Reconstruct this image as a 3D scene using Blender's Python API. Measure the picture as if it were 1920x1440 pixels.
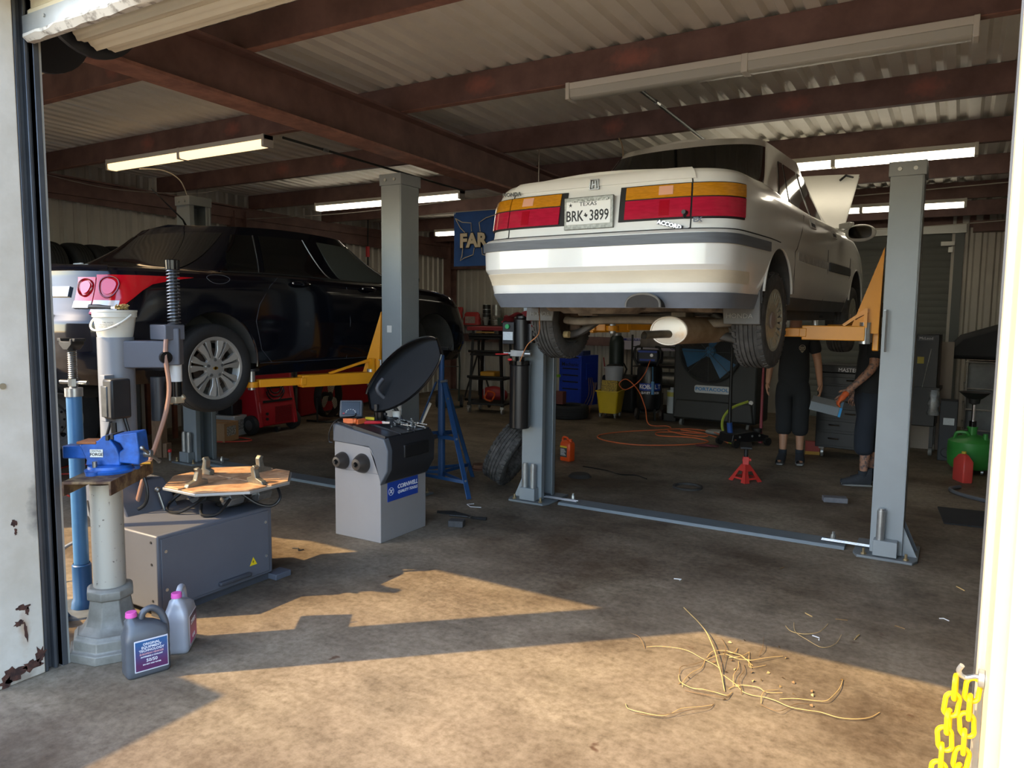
import bpy, bmesh, math, random
from mathutils import Vector, Matrix, Quaternion
random.seed(7)
for o in list(bpy.data.objects): bpy.data.objects.remove(o)
SC = bpy.context.scene
COL = SC.collection
PI = math.pi
V = Vector
# ---------------------------------------------------------------- camera
cd = bpy.data.cameras.new('camera'); cam = bpy.data.objects.new('camera', cd); COL.objects.link(cam)
cd.sensor_width = 36.0; cd.lens = 1394.0/1920*36; cd.clip_start = .02; cd.clip_end = 300
yaw, pit, rol = .5389, .0953, -.0103
fw = V((-math.sin(yaw)*math.cos(pit), math.cos(yaw)*math.cos(pit), -math.sin(pit)))
rt = V((math.cos(yaw), math.sin(yaw), 0)); dn = fw.cross(rt)
r2 = math.cos(rol)*rt+math.sin(rol)*dn; d2 = -math.sin(rol)*rt+math.cos(rol)*dn
cam.matrix_world = Matrix(((r2.x, -d2.x, -fw.x, 0), (r2.y, -d2.y, -fw.y, 0), (r2.z, -d2.z, -fw.z, 1.65), (0, 0, 0, 1)))
SC.camera = cam
# ---------------------------------------------------------------- world, sun, exposure
w = bpy.data.worlds.new('sky'); SC.world = w; w.use_nodes = True
nt = w.node_tree; bg = nt.nodes['Background']
sky = nt.nodes.new('ShaderNodeTexSky'); sky.sky_type = 'NISHITA'; sky.sun_disc = False
sky.sun_elevation = math.radians(41.9); sky.sun_rotation = math.radians(227); sky.air_density = 1.0; sky.dust_density = 1.1
nt.links.new(sky.outputs[0], bg.inputs[0]); bg.inputs[1].default_value = .58
sd = bpy.data.lights.new('sun', 'SUN'); sun = bpy.data.objects.new('sun', sd); COL.objects.link(sun)
sd.energy = 5.2; sd.color = (1.0, .70, .34); sd.angle = math.radians(.55)
sun.rotation_euler = V((.735, .678, -.897)).to_track_quat('-Z', 'Y').to_euler(); sun.location = (-6, -6, 9)
vs = SC.view_settings; vs.view_transform = 'Standard'; vs.look = 'None'; vs.gamma = 1.0; vs.exposure = .84; vs.use_curve_mapping = False
# ---------------------------------------------------------------- materials
def lin(h):
    if not isinstance(h, str): return tuple(h)
    h = h.lstrip('#'); r = []
    for i in (0, 2, 4):
        c = int(h[i:i+2], 16)/255; r.append(c/12.92 if c <= .04045 else ((c+.055)/1.055)**2.4)
    return tuple(r)
MATS = {}
def M(name, col='#808080', rough=.5, metal=0.0, var=0.0, scale=6, col2=None, bump=0.0, bscale=60, emit=0.0, coat=0.0, trans=0.0, alpha=1.0, spec=.5, lo=.38, hi=.66, stretch=None):
    if name in MATS: return MATS[name]
    m = bpy.data.materials.new(name); MATS[name] = m; m.use_nodes = True
    n = m.node_tree; L = n.links.new; b = n.nodes['Principled BSDF']
    c = lin(col); b.inputs['Base Color'].default_value = (*c, 1); b.inputs['Roughness'].default_value = rough
    b.inputs['Metallic'].default_value = metal; b.inputs['Specular IOR Level'].default_value = spec
    if coat: b.inputs['Coat Weight'].default_value = coat; b.inputs['Coat Roughness'].default_value = .05
    if trans: b.inputs['Transmission Weight'].default_value = trans; b.inputs['IOR'].default_value = 1.25
    if alpha < 1: b.inputs['Alpha'].default_value = alpha
    if emit: b.inputs['Emission Color'].default_value = (*c, 1); b.inputs['Emission Strength'].default_value = emit
    if var or col2 or bump:
        tc = n.nodes.new('ShaderNodeTexCoord'); src = tc.outputs['Object']
        if stretch:
            mp = n.nodes.new('ShaderNodeMapping'); mp.inputs['Scale'].default_value = stretch; L(src, mp.inputs[0]); src = mp.outputs[0]
    if var or col2:
        nz = n.nodes.new('ShaderNodeTexNoise'); nz.inputs['Scale'].default_value = scale; nz.inputs['Detail'].default_value = 7; nz.inputs['Roughness'].default_value = .62
        L(src, nz.inputs['Vector'])
        rp = n.nodes.new('ShaderNodeValToRGB'); rp.color_ramp.elements[0].position = lo; rp.color_ramp.elements[1].position = hi
        c2 = lin(col2) if col2 else tuple(x*(1-var) for x in c)
        rp.color_ramp.elements[0].color = (*c2, 1); rp.color_ramp.elements[1].color = (*c, 1)
        L(nz.outputs['Fac'], rp.inputs[0]); L(rp.outputs[0], b.inputs['Base Color'])
    if bump:
        nb = n.nodes.new('ShaderNodeTexNoise'); nb.inputs['Scale'].default_value = bscale; nb.inputs['Detail'].default_value = 4; L(src, nb.inputs['Vector'])
        bp = n.nodes.new('ShaderNodeBump'); bp.inputs['Strength'].default_value = bump; bp.inputs['Distance'].default_value = .01
        L(nb.outputs['Fac'], bp.inputs['Height']); L(bp.outputs[0], b.inputs['Normal'])
    return m
# ---------------------------------------------------------------- mesh builder
def frame(ax):
    ax = V(ax).normalized(); u = ax.orthogonal().normalized(); return u, ax.cross(u).normalized(), ax
class MB:
    def __init__(s): s.v = []; s.f = []
    def add(s, vs_, fs):
        o = len(s.v); s.v += [tuple(p) for p in vs_]; s.f += [[i+o for i in f] for f in fs]; return s
    def box(s, a, b, rz=0, piv=None):
        (x0, y0, z0), (x1, y1, z1) = a, b
        p = [V(q) for q in ((x0,y0,z0),(x1,y0,z0),(x1,y1,z0),(x0,y1,z0),(x0,y0,z1),(x1,y0,z1),(x1,y1,z1),(x0,y1,z1))]
        if rz:
            c = V(piv) if piv else (V(a)+V(b))/2; R = Matrix.Rotation(rz, 3, 'Z'); p = [c+R@(q-c) for q in p]
        return s.add(p, [(0,3,2,1),(4,5,6,7),(0,1,5,4),(1,2,6,5),(2,3,7,6),(3,0,4,7)])
    def bar(s, p0, p1, w, h, up=(0,0,1)):
        p0, p1 = V(p0), V(p1); d = (p1-p0).normalized(); sd_ = d.cross(V(up))
        if sd_.length < 1e-4: sd_ = d.orthogonal()
        sd_.normalize(); u = sd_.cross(d).normalized(); q = []
        for p in (p0, p1):
            for a, b in ((-1,-1),(1,-1),(1,1),(-1,1)): q.append(p+sd_*w/2*a+u*h/2*b)
        return s.add(q, [(0,1,2,3),(7,6,5,4),(0,4,5,1),(1,5,6,2),(2,6,7,3),(3,7,4,0)])
    def cyl(s, p0, p1, r0, r1=None, n=16, caps=True):
        r1 = r0 if r1 is None else r1; p0, p1 = V(p0), V(p1); u, v, a = frame(p1-p0); q = []
        for p, r in ((p0, r0), (p1, r1)):
            for i in range(n): t = 2*PI*i/n; q.append(p+u*r*math.cos(t)+v*r*math.sin(t))
        f = [(i, (i+1) % n, n+(i+1) % n, n+i) for i in range(n)]
        if caps: f += [tuple(range(n))[::-1], tuple(range(n, 2*n))]
        return s.add(q, f)
    def lathe(s, prof, c=(0,0,0), ax=(0,0,1), n=24, closed=False, a0=0, a1=2*PI):
        c = V(c); u, v, a = frame(ax); full = abs(a1-a0-2*PI) < 1e-6; m = n if full else n+1; q = []
        for r, h in prof:
            for i in range(m): t = a0+(a1-a0)*i/n; q.append(c+a*h+u*r*math.cos(t)+v*r*math.sin(t))
        f = []; k = len(prof)
        for j in range(k if closed else k-1):
            for i in range(n):
                i2 = (i+1) % m; j2 = (j+1) % k; f.append((j*m+i, j*m+i2, j2*m+i2, j2*m+i))
        return s.add(q, f)
    def tube(s, pts, r, n=8, cyc=False, caps=True, flat=1.0):
        pts = [V(p) for p in pts]; k = len(pts); q = []; prev = None
        for i in range(k):
            d = (pts[(i+1) % k]-pts[i-1]) if cyc else (pts[min(i+1, k-1)]-pts[max(i-1, 0)])
            d = d.normalized() if d.length > 1e-9 else V((0,0,1))
            u = d.orthogonal().normalized() if prev is None else (prev-d*prev.dot(d))
            if u.length < 1e-5: u = d.orthogonal()
            u.normalize(); prev = u; v = d.cross(u); rr = r[i] if isinstance(r, (list, tuple)) else r
            for j in range(n): t = 2*PI*j/n; q.append(pts[i]+u*rr*math.cos(t)+v*rr*math.sin(t)*flat)
        f = [(i*n+j, i*n+(j+1) % n, ((i+1) % k)*n+(j+1) % n, ((i+1) % k)*n+j) for i in range(k if cyc else k-1) for j in range(n)]
        if caps and not cyc: f += [tuple(range(n))[::-1], tuple(range((k-1)*n, k*n))]
        return s.add(q, f)
    def prism(s, poly, fn, a, b):
        n = len(poly); q = [fn(p[0], p[1], a) for p in poly]+[fn(p[0], p[1], b) for p in poly]
        return s.add(q, [tuple(range(n))[::-1], tuple(range(n, 2*n))]+[(i, (i+1) % n, n+(i+1) % n, n+i) for i in range(n)])
    def px(s, poly, a, b): return s.prism(poly, lambda p, q, t: (t, p, q), a, b)     # poly in (y,z)
    def py(s, poly, a, b): return s.prism(poly, lambda p, q, t: (p, t, q), a, b)     # poly in (x,z)
    def pz(s, poly, a, b): return s.prism(poly, lambda p, q, t: (p, q, t), a, b)     # poly in (x,y)
    def grid(s, fn, nu, nv, cu=False, cv=False):
        q = [fn(i/(nu if cu else nu-1) if nu > 1 else 0, j/(nv if cv else nv-1) if nv > 1 else 0) for i in range(nu) for j in range(nv)]
        f = [(i*nv+j, ((i+1) % nu)*nv+j, ((i+1) % nu)*nv+(j+1) % nv, i*nv+(j+1) % nv) for i in range(nu if cu else nu-1) for j in range(nv if cv else nv-1)]
        return s.add(q, f)
    def sph(s, c, r, n=12, m=8):
        c = V(c); r = V((r, r, r)) if not hasattr(r, '__len__') else V(r)
        return s.grid(lambda a, b: c+V((r.x*math.sin(PI*b)*math.cos(2*PI*a), r.y*math.sin(PI*b)*math.sin(2*PI*a), r.z*math.cos(PI*b))), n, m, cu=True)
    def mesh(s, name, mat=None, sharp=38, weld=1e-5):
        me = bpy.data.meshes.new(name); bm = bmesh.new(); vv = [bm.verts.new(p) for p in s.v]
        for f in s.f:
            try: bm.faces.new([vv[i] for i in dict.fromkeys(f)]) if len(set(f)) > 2 else None
            except ValueError: pass
        if weld: bmesh.ops.remove_doubles(bm, verts=bm.verts, dist=weld)
        bmesh.ops.recalc_face_normals(bm, faces=bm.faces); bm.to_mesh(me); bm.free()
        for p in me.polygons: p.use_smooth = True
        me.set_sharp_from_angle(angle=math.radians(sharp))
        if mat: me.materials.append(mat)
        return me
def link(name, me, parent=None, bevel=0, seg=2):
    o = bpy.data.objects.new(name, me); COL.objects.link(o)
    if parent: o.parent = parent
    if bevel:
        b = o.modifiers.new('bevel', 'BEVEL'); b.width = bevel; b.segments = seg; b.limit_method = 'ANGLE'; b.angle_limit = math.radians(40)
    return o
def part(parent, name, mb, mat, bevel=0, label=None, sharp=38):
    o = link(name, mb.mesh(name, mat, sharp), parent, bevel)
    if label: o['label'] = label
    return o
def tag(o, label, cat, group=None, kind=None):
    o['label'] = label; o['category'] = cat
    if group: o['group'] = group
    if kind: o['kind'] = kind
    return o
def thing(name, label, cat, loc=(0,0,0), rz=0, group=None):
    o = bpy.data.objects.new(name, None); COL.objects.link(o); o.empty_display_size = .1
    o.location = loc; o.rotation_euler = (0, 0, rz); return tag(o, label, cat, group)
def single(name, label, cat, mb, mat, loc=(0,0,0), rz=0, group=None, bevel=0, rot=None):
    o = link(name, mb.mesh(name, mat), None, bevel); o.location = loc; o.rotation_euler = rot if rot else (0, 0, rz); return tag(o, label, cat, group)
def struct(name, mb, mat, bevel=0, label=None, cat=None):
    o = link(name, mb.mesh(name, mat), None, bevel); o['kind'] = 'structure'
    if label: o['label'] = label
    if cat: o['category'] = cat
    return o
def dup(root, loc, rz=None, label=None):
    def cp(o, par):
        c = o.copy(); COL.objects.link(c); c.parent = par
        for ch in list(o.children): cp(ch, c)
        return c
    r = cp(root, None); r.location = loc
    if rz is not None: r.rotation_euler = (0, 0, rz)
    if label: r['label'] = label
    return r
FONT = {}
def text(parent, name, s, size, mat, loc, right, up, depth=.001, align='CENTER', bold=0, sx=1.0, shear=0, label=None):
    cu = bpy.data.curves.new('t', 'FONT'); cu.body = s; cu.size = size; cu.extrude = depth; cu.align_x = align; cu.align_y = 'CENTER'; cu.offset = bold; cu.shear = shear; cu.resolution_u = 2
    ob = bpy.data.objects.new('t', cu); COL.objects.link(ob); bpy.context.view_layer.update()
    me = bpy.data.meshes.new_from_object(ob.evaluated_get(bpy.context.evaluated_depsgraph_get())); bpy.data.objects.remove(ob); bpy.data.curves.remove(cu)
    r = V(right).normalized(); u = V(up).normalized(); u = (u-r*u.dot(r)).normalized(); nrm = r.cross(u)
    me.transform(Matrix(((r.x*sx, u.x, nrm.x, loc[0]), (r.y*sx, u.y, nrm.y, loc[1]), (r.z*sx, u.z, nrm.z, loc[2]), (0,0,0,1))))
    me.materials.clear(); me.materials.append(mat); o = link(name, me, parent)
    if label: o['label'] = label
    return o
def smooth_path(pts, n=6, cyc=False):
    pts = [V(p) for p in pts]; k = len(pts); out = []
    for i in range(k if cyc else k-1):
        if cyc: a, b, c, d = pts[i-1], pts[i], pts[(i+1) % k], pts[(i+2) % k]
        else: a, b, c, d = pts[max(i-1, 0)], pts[i], pts[i+1], pts[min(i+2, k-1)]
        for j in range(n):
            t = j/n; out.append(.5*((2*b)+(c-a)*t+(2*a-5*b+4*c-d)*t*t+(3*b-a-3*c+d)*t**3))
    if not cyc: out.append(pts[-1])
    return out
def interp(tab, x):
    if x <= tab[0][0]: return tab[0][1]
    for (a, p), (b, q) in zip(tab, tab[1:]):
        if x <= b:
            t = (x-a)/(b-a); return p+(q-p)*t
    return tab[-1][1]
def sinterp(tab, x):
    n = len(tab)
    if x <= tab[0][0]: return tab[0][1]
    if x >= tab[-1][0]: return tab[-1][1]
    for i in range(n-1):
        if x <= tab[i+1][0]:
            x0, y0 = tab[i]; x1, y1 = tab[i+1]; h = x1-x0; t = (x-x0)/h
            def sl(k):
                if k == 0: return (tab[1][1]-tab[0][1])/(tab[1][0]-tab[0][0])
                if k == n-1: return (tab[-1][1]-tab[-2][1])/(tab[-1][0]-tab[-2][0])
                a = (tab[k][1]-tab[k-1][1])/(tab[k][0]-tab[k-1][0]); b = (tab[k+1][1]-tab[k][1])/(tab[k+1][0]-tab[k][0])
                return 0 if a*b <= 0 else 2*a*b/(a+b)
            return (2*t**3-3*t*t+1)*y0+(t**3-2*t*t+t)*h*sl(i)+(-2*t**3+3*t*t)*y1+(t**3-t*t)*h*sl(i+1)
# ================================================================ SHELL
XL, XR, YF, YB = -9.4, 3.0, 1.5, 13.1
PIERX0, PIERX1, JX = -3.85, -3.47, .085
def zr(y): return 3.43-.0218*(y-4.73)
def concrete():
    m = bpy.data.materials.new('concrete_floor'); m.use_nodes = True; n = m.node_tree; L = n.links.new; b = n.nodes['Principled BSDF']
    tc = n.nodes.new('ShaderNodeTexCoord')
    def noise(sc, det=6, rough=.6, st=None):
        z = n.nodes.new('ShaderNodeTexNoise'); z.inputs['Scale'].default_value = sc; z.inputs['Detail'].default_value = det; z.inputs['Roughness'].default_value = rough
        src = tc.outputs['Object']
        if st: mp = n.nodes.new('ShaderNodeMapping'); mp.inputs['Scale'].default_value = st; mp.inputs['Rotation'].default_value = (0,0,.5); L(src, mp.inputs[0]); src = mp.outputs[0]
        L(src, z.inputs['Vector']); return z.outputs['Fac']
    def ramp(f, stops):
        r = n.nodes.new('ShaderNodeValToRGB'); e = r.color_ramp.elements
        while len(e) < len(stops): e.new(.5)
        for q, (p, c) in zip(e, stops): q.position = p; q.color = (*lin(c), 1)
        L(f, r.inputs[0]); return r.outputs[0]
    def mix(f, a, c, mode='MULTIPLY'):
        x = n.nodes.new('ShaderNodeMix'); x.data_type = 'RGBA'; x.blend_type = mode
        if isinstance(f, float): x.inputs[0].default_value = f
        else: L(f, x.inputs[0])
        L(a, x.inputs[6]); L(c, x.inputs[7]); return x.outputs[2]
    base = ramp(noise(.9), [(.3, '#807564'), (.5, '#908370'), (.7, '#9b8f79')])
    fine = ramp(noise(26, 8, .7), [(.3, '#c4bfb6'), (.6, '#ffffff')])
    streak = ramp(noise(1.6, 8, .7, (1, 2.6, 1)), [(.34, '#8e857a'), (.52, '#ffffff')])
    oil = ramp(noise(1.7, 5, .55), [(.30, '#5a4a3c'), (.40, '#ffffff')])
    spots = ramp(noise(7, 3, .5), [(.24, '#9a5f36'), (.29, '#ffffff')])
    c = mix(1.0, base, fine); c = mix(.4, c, streak); c = mix(.32, c, oil); c = mix(.7, c, spots)
    # oily dirt worn into the slab in broad irregular areas
    nn = n.nodes.new('ShaderNodeMapRange'); nn.inputs[1].default_value = .42; nn.inputs[2].default_value = .62; L(noise(.55, 7, .65), nn.inputs[0])
    dirt = n.nodes.new('ShaderNodeRGB'); dirt.outputs[0].default_value = (*lin('#a2968c'), 1)
    c = mix(nn.outputs[0], c, dirt.outputs[0])
    L(c, b.inputs['Base Color']); b.inputs['Specular IOR Level'].default_value = .35
    rr = n.nodes.new('ShaderNodeMapRange'); rr.inputs[3].default_value = .48; rr.inputs[4].default_value = .85; L(noise(2.5), rr.inputs[0]); L(rr.outputs[0], b.inputs['Roughness'])
    bp = n.nodes.new('ShaderNodeBump'); bp.inputs['Strength'].default_value = .12; bp.inputs['Distance'].default_value = .01; L(noise(60, 6, .7), bp.inputs['Height']); L(bp.outputs[0], b.inputs['Normal'])
    return m
fl = MB(); fl.box((-26, -24, -.2), (20, YB+.3, 0)); struct('floor', fl, concrete(), label='stained concrete shop floor and apron', cat='floor')
steel_sheet = M('painted_sheet', '#c3bfb5', .5, .25, var=.12, scale=2.5)
roof_sheet = M('roof_sheet', '#e3dfd4', .5, .1, var=.08, scale=3)
oxide = M('red_oxide_steel', '#83655d', .55, .1, var=.35, scale=3.5, col2='#6a4f49')
oxide_worn = M('worn_oxide_flange', '#a87a68', .5, .1, scale=9, col2='#845e52')
white_steel = M('white_painted_steel', '#d8d2c4', .5, 0, var=.1, scale=5)
def sheet(mb, n, pitch, rh, length, fn, r0=.045, r1=.022):
    pr = []
    for i in range(n):
        x = i*pitch; c = x+pitch/2
        pr += [(x, 0), (c-r0, 0), (c-r1, rh), (c+r1, rh), (c+r0, 0)]
    pr.append((n*pitch, 0))
    k = len(pr); q = [fn(a, 0, h) for a, h in pr]+[fn(a, length, h) for a, h in pr]
    mb.add(q, [(i, i+1, k+i+1, k+i) for i in range(k-1)]); return mb
def empty_struct(name, label, cat):
    o = bpy.data.objects.new(name, None); COL.objects.link(o); o['kind'] = 'structure'; o['label'] = label; o['category'] = cat; return o
P = .168; SW = 5*P
ceil = empty_struct('ceiling', 'ribbed metal roof deck seen from below', 'ceiling')
x = XL
while x < XR:
    mb = MB(); sheet(mb, 5, P, .034, YB+.2-1.35, lambda a, b, h, x=x: (x+a*1.03, 1.35+b, zr(1.35+b)+h+.003*(int((x-XL)/SW+.5) % 2)))
    part(ceil, 'roof_panel', mb, roof_sheet, sharp=20); x += SW
wl = empty_struct('wall_left', 'ribbed metal side wall behind the tires', 'wall')
y = 1.6
while y < YB:
    mb = MB(); sheet(mb, 5, P, .028, 3.5, lambda a, b, h, y=y: (XL-h+.028, y+a, b)); part(wl, 'wall_panel', mb, steel_sheet, sharp=20); y += SW
wb = empty_struct('wall_back', 'ribbed metal back wall with roll-up door', 'wall')
x = XL
while x < XR:
    if not (-2.3 < x+SW/2 < -.3):
        mb = MB(); sheet(mb, 5, P, .028, 3.32, lambda a, b, h, x=x: (x+a, YB+h-.028, b)); part(wb, 'wall_panel', mb, steel_sheet, sharp=20)
    x += SW
mb = MB(); mb.box((-2.75, YB-.02, 0), (-2.38, YB+.02, 3.3)); part(wb, 'wall_panel', mb, steel_sheet)
mb = MB(); mb.box((-2.8, YB-.02, 2.98), (.3, YB+.1, 3.34)); part(wb, 'door_header', mb, oxide)
wr = MB(); wr.box((XR, YF, 0), (XR+.1, YB+.3, 3.6)); struct('wall_right', wr, steel_sheet, label='plain metal wall past the oil drain', cat='wall')
# front wall: header band and solid stretches beside the openings
HB = 2.96
fr = MB(); fr.box((XL, YF, HB), (XR, YF+.22, 3.7)); fr.box((XL-.1, YF, 0), (-7.6, YF+.22, HB)); fr.box((JX+.25, YF, 0), (XR, YF+.22, HB))
struct('wall_front', fr, steel_sheet, label='front wall band above the roller doors', cat='wall')
# roll-up door in the back wall
d3 = empty_struct('door_3', 'closed slatted roll-up door in the back wall', 'door')
slat = MB(); slat.px([(YB-.01, 0), (YB-.024, .03), (YB-.024, .072), (YB-.01, .104)], -2.3, -.12); sm = slat.mesh('slat', M('door_slat', '#757873', .75, .0))
for i in range(30):
    o = link('slat', sm, d3); o.location = (0, 0, .1*i)
mb = MB(); mb.box((-2.45, YB-.12, 2.9), (.02, YB, 3.02)); part(d3, 'door_trim', mb, M('galv', '#b7b8b2', .4, .6))
mb = MB(); mb.box((-.12, YB-.07, 0), (0, YB, 2.9)); mb.box((-2.42, YB-.07, 0), (-2.3, YB, 2.9)); part(d3, 'door_track', mb, M('track_grey', '#666a68', .5, .4))
mb = MB(); mb.box((-.3, YB-.09, 2.72), (-.12, YB-.05, 2.78)); mb.box((-.2, YB-.09, 2.62), (-.14, YB-.05, 2.7)); part(d3, 'door_latch', mb, MATS['galv'])
# purlins: C sections, web to the front, lip below
for i, y in enumerate((1.82, 3.25, 4.75, 6.25, 7.75, 9.25, 10.75, 12.25)):
    zt = zr(y)-.002; zb = zt-.2
    mb = MB(); mb.px([(y, zt), (y+.065, zt), (y+.065, zt-.008), (y+.008, zt-.008), (y+.008, zb+.01), (y+.057, zb+.01), (y+.057, zb+.022), (y+.065, zb+.022), (y+.065, zb), (y, zb)], XL+.1, XR)
    o = struct('roof_purlin', mb, oxide, label='red primer roof purlin spanning both bays', cat='beam'); o['group'] = 'roof purlins'
    if i in (1, 2):
        f2 = MB(); f2.box((XL+.15, y-.001, zb-.001), (XR, y+.06, zb+.004)); part(o, 'worn_lip', f2, oxide_worn)
# main rafter
def zt_(y): return zr(y)-.205
BX = -3.98
def ibeam(mb, x, w, h, y0, y1):
    for (a0, a1, b0, b1) in ((-w/2, w/2, -.018, 0), (-.007, .007, -h+.018, -.018)):
        q = []
        for y in (y0, y1):
            z = zt_(y); q += [(x+a0, y, z+b0), (x+a1, y, z+b0), (x+a1, y, z+b1), (x+a0, y, z+b1)]
        mb.add(q, [(0,1,2,3),(7,6,5,4),(0,4,5,1),(1,5,6,2),(2,6,7,3),(3,7,4,0)])
mb = MB(); ibeam(mb, BX, .2, .32, 1.72, YB-.05)
rf = struct('main_rafter', mb, oxide, label='deep red primer I-beam running front to back', cat='beam')
mb = MB(); q = []
for y in (1.72, YB-.05):
    z = zt_(y)-.32; q += [(BX-.1, y, z), (BX+.1, y, z), (BX+.1, y, z+.02), (BX-.1, y, z+.02)]
mb.add(q, [(0,1,2,3),(7,6,5,4),(0,4,5,1),(1,5,6,2),(2,6,7,3),(3,7,4,0)]); part(rf, 'lower_flange', mb, oxide_worn)
mb = MB(); ibeam(mb, XL+.14, .15, .3, 1.72, YB-.05); struct('eave_rafter', mb, oxide, label='dark rafter along the top of the side wall', cat='beam')
for z in (3.0, 1.55, .75):
    mb = MB(); mb.box((XL+.03, 1.72, z), (XL+.2, YB-.05, z+.14)); o = struct('wall_girt', mb, oxide, label='dark red girt on the side wall', cat='beam'); o['group'] = 'side wall girts'
for x0, x1, z in ((XL+.1, -2.5, 2.55), (XL+.1, -2.5, 1.05), (.1, XR, 2.9)):
    mb = MB(); mb.box((x0, YB-.2, z), (x1, YB-.03, z+.16)); o = struct('wall_girt', mb, oxide, label='dark red girt on the back wall', cat='beam'); o['group'] = 'back wall girts'
for x, y in ((XL+.14, YB-.2), (BX, YB-.2), (XL+.14, 7.5)):
    mb = MB(); mb.box((x-.09, y-.11, 0), (x+.09, y-.095, 3.1)); mb.box((x-.09, y+.095, 0), (x+.09, y+.11, 3.1)); mb.box((x-.006, y-.1, 0), (x+.006, y+.1, 3.1))
    o = struct('steel_column', mb, oxide, label='dark red steel wall column', cat='column'); o['group'] = 'wall columns'
# pier between the two doors
pw = M('pier_paint', '#d9d1c2', .55, 0, scale=2.6, col2='#c2b8a6', bump=.05)
mb = MB(); mb.box((PIERX0, 1.5, 0), (PIERX1, 1.7, 3.6)); pier = struct('door_pier', mb, pw, .006, label='cream painted steel pier with rust spots between the door bays', cat='column')
rust = M('rust', '#5d3a2c', .9, 0, var=.5, scale=30, col2='#33211c', bump=.4)
def blob(mb, c, ry, rz_, n=18, seed=0, x=PIERX1+.0015):
    rnd = random.Random(seed); pts = []
    for i in range(n):
        t = 2*PI*i/n; k = rnd.uniform(.5, 1.2); pts.append((c[0]+ry*k*math.cos(t), c[1]+rz_*k*math.sin(t)))
    mb.px(pts, x-.002, x+.001)
mb = MB()
for k, (y, z, a, b) in enumerate(((1.60, .72, .012, .018), (1.605, .68, .006, .018), (1.615, .335, .03, .014), (1.6, .27, .022, .016), (1.625, .22, .008, .05), (1.635, .31, .008, .02), (1.57, .05, .05, .04), (1.64, .06, .05, .03), (1.68, .09, .025, .045), (1.535, .02, .03, .03))): blob(mb, (y, z), a, b, seed=k)
part(pier, 'rust_patch', mb, rust)
def add_stain(m, c, sy, sz, col, k=1.0, sx=1):
    n = m.node_tree; L = n.links.new; b = n.nodes['Principled BSDF']; src = b.inputs['Base Color'].links[0].from_socket
    tc = n.nodes.new('ShaderNodeTexCoord'); mp = n.nodes.new('ShaderNodeMapping'); mp.vector_type = 'TEXTURE'; mp.inputs['Location'].default_value = c; mp.inputs['Scale'].default_value = (sx, sy, sz); L(tc.outputs['Object'], mp.inputs[0])
    ln = n.nodes.new('ShaderNodeVectorMath'); ln.operation = 'LENGTH'; L(mp.outputs[0], ln.inputs[0]); nz = n.nodes.new('ShaderNodeTexNoise'); nz.inputs['Scale'].default_value = 24; L(tc.outputs['Object'], nz.inputs['Vector'])
    ad = n.nodes.new('ShaderNodeMath'); ad.operation = 'ADD'; L(ln.outputs['Value'], ad.inputs[0]); L(nz.outputs['Fac'], ad.inputs[1]); mr = n.nodes.new('ShaderNodeMapRange'); mr.inputs[1].default_value = .65; mr.inputs[2].default_value = 1.45; mr.inputs[3].default_value = k; mr.inputs[4].default_value = 0; L(ad.outputs[0], mr.inputs[0])
    x = n.nodes.new('ShaderNodeMix'); x.data_type = 'RGBA'; L(mr.outputs[0], x.inputs[0]); L(src, x.inputs[6]); x.inputs[7].default_value = (*lin(col), 1); L(x.outputs[2], b.inputs['Base Color'])
add_stain(pw, (PIERX1, 1.705, .76), .055, .17, '#5a5654', .9); add_stain(pw, (PIERX1, 1.62, .23), .03, .12, '#a9825c', .6); add_stain(pw, (PIERX1, 1.6, .0), .12, .08, '#7a6a58', .7)
mb = MB(); mb.cyl((PIERX1-.002, 1.585, 1.318), (PIERX1+.006, 1.585, 1.318), .013, n=14); part(pier, 'pier_bolt', mb, M('dull_brass', '#b5a88c', .4, .6))
dark_track = M('dark_track', '#5f6266', .42, .6, var=.25, scale=4)
tr = MB()
for a, b in ((1.702, 1.716), (1.742, 1.756), (1.775, 1.80)): tr.box((PIERX1-.04, a, .0), (PIERX1-.004 if a < 1.77 else PIERX1-.0, b, 3.0))
tr.box((PIERX1-.06, 1.70, 0), (PIERX1-.035, 1.8, 3.0))
o = struct('trim_1', tr, dark_track, .003, label='dark door guide track on the pier', cat='trim')
mb = MB(); mb.box((PIERX1-.05, 1.775, .0), (PIERX1-.004, 1.81, 3.0)); part(o, 'track_lip', mb, M('galv', '#b7b8b2'))
for x_, y_, w_ in ((-3.15, 4.75, .16), (-1.95, 4.75, .2), (-2.72, 6.25, .13), (-1.2, 6.25, .16), (-.3, 6.25, .15), (-5.3, 3.25, .12), (-5.9, 4.75, .14), (-7.2, 4.75, .14), (-6.9, 6.25, .14), (-6.0, 6.25, .14)): add_stain(oxide, (x_, y_, zr(y_)-.1), .2, .085, '#a8695c', .75, w_)
# right jamb
cream = M('cream_jamb', '#b4ab98', .5, 0, var=.06, scale=5)
mb = MB(); mb.box((JX, 1.56, 0), (JX+.26, 1.74, 3.6)); mb.box((JX-.012, 1.735, 0), (JX+.1, 1.80, 3.0)); mb.box((JX+.02, 1.5, 0), (JX+.26, 1.56, 3.6)); jb = struct('door_jamb', mb, cream, .005, label='cream painted door jamb lit by the sun', cat='column')
mb = MB(); mb.box((JX-.016, 1.80, 0), (JX+.05, 1.815, 3.0)); part(jb, 'track_lip', mb, dark_track)
mb = MB(); mb.box((-7.6, 1.5, 0), (-7.3, 1.7, 3.6)); struct('trim_2', mb, white_steel, label='outer jamb of the left bay', cat='column')
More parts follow.
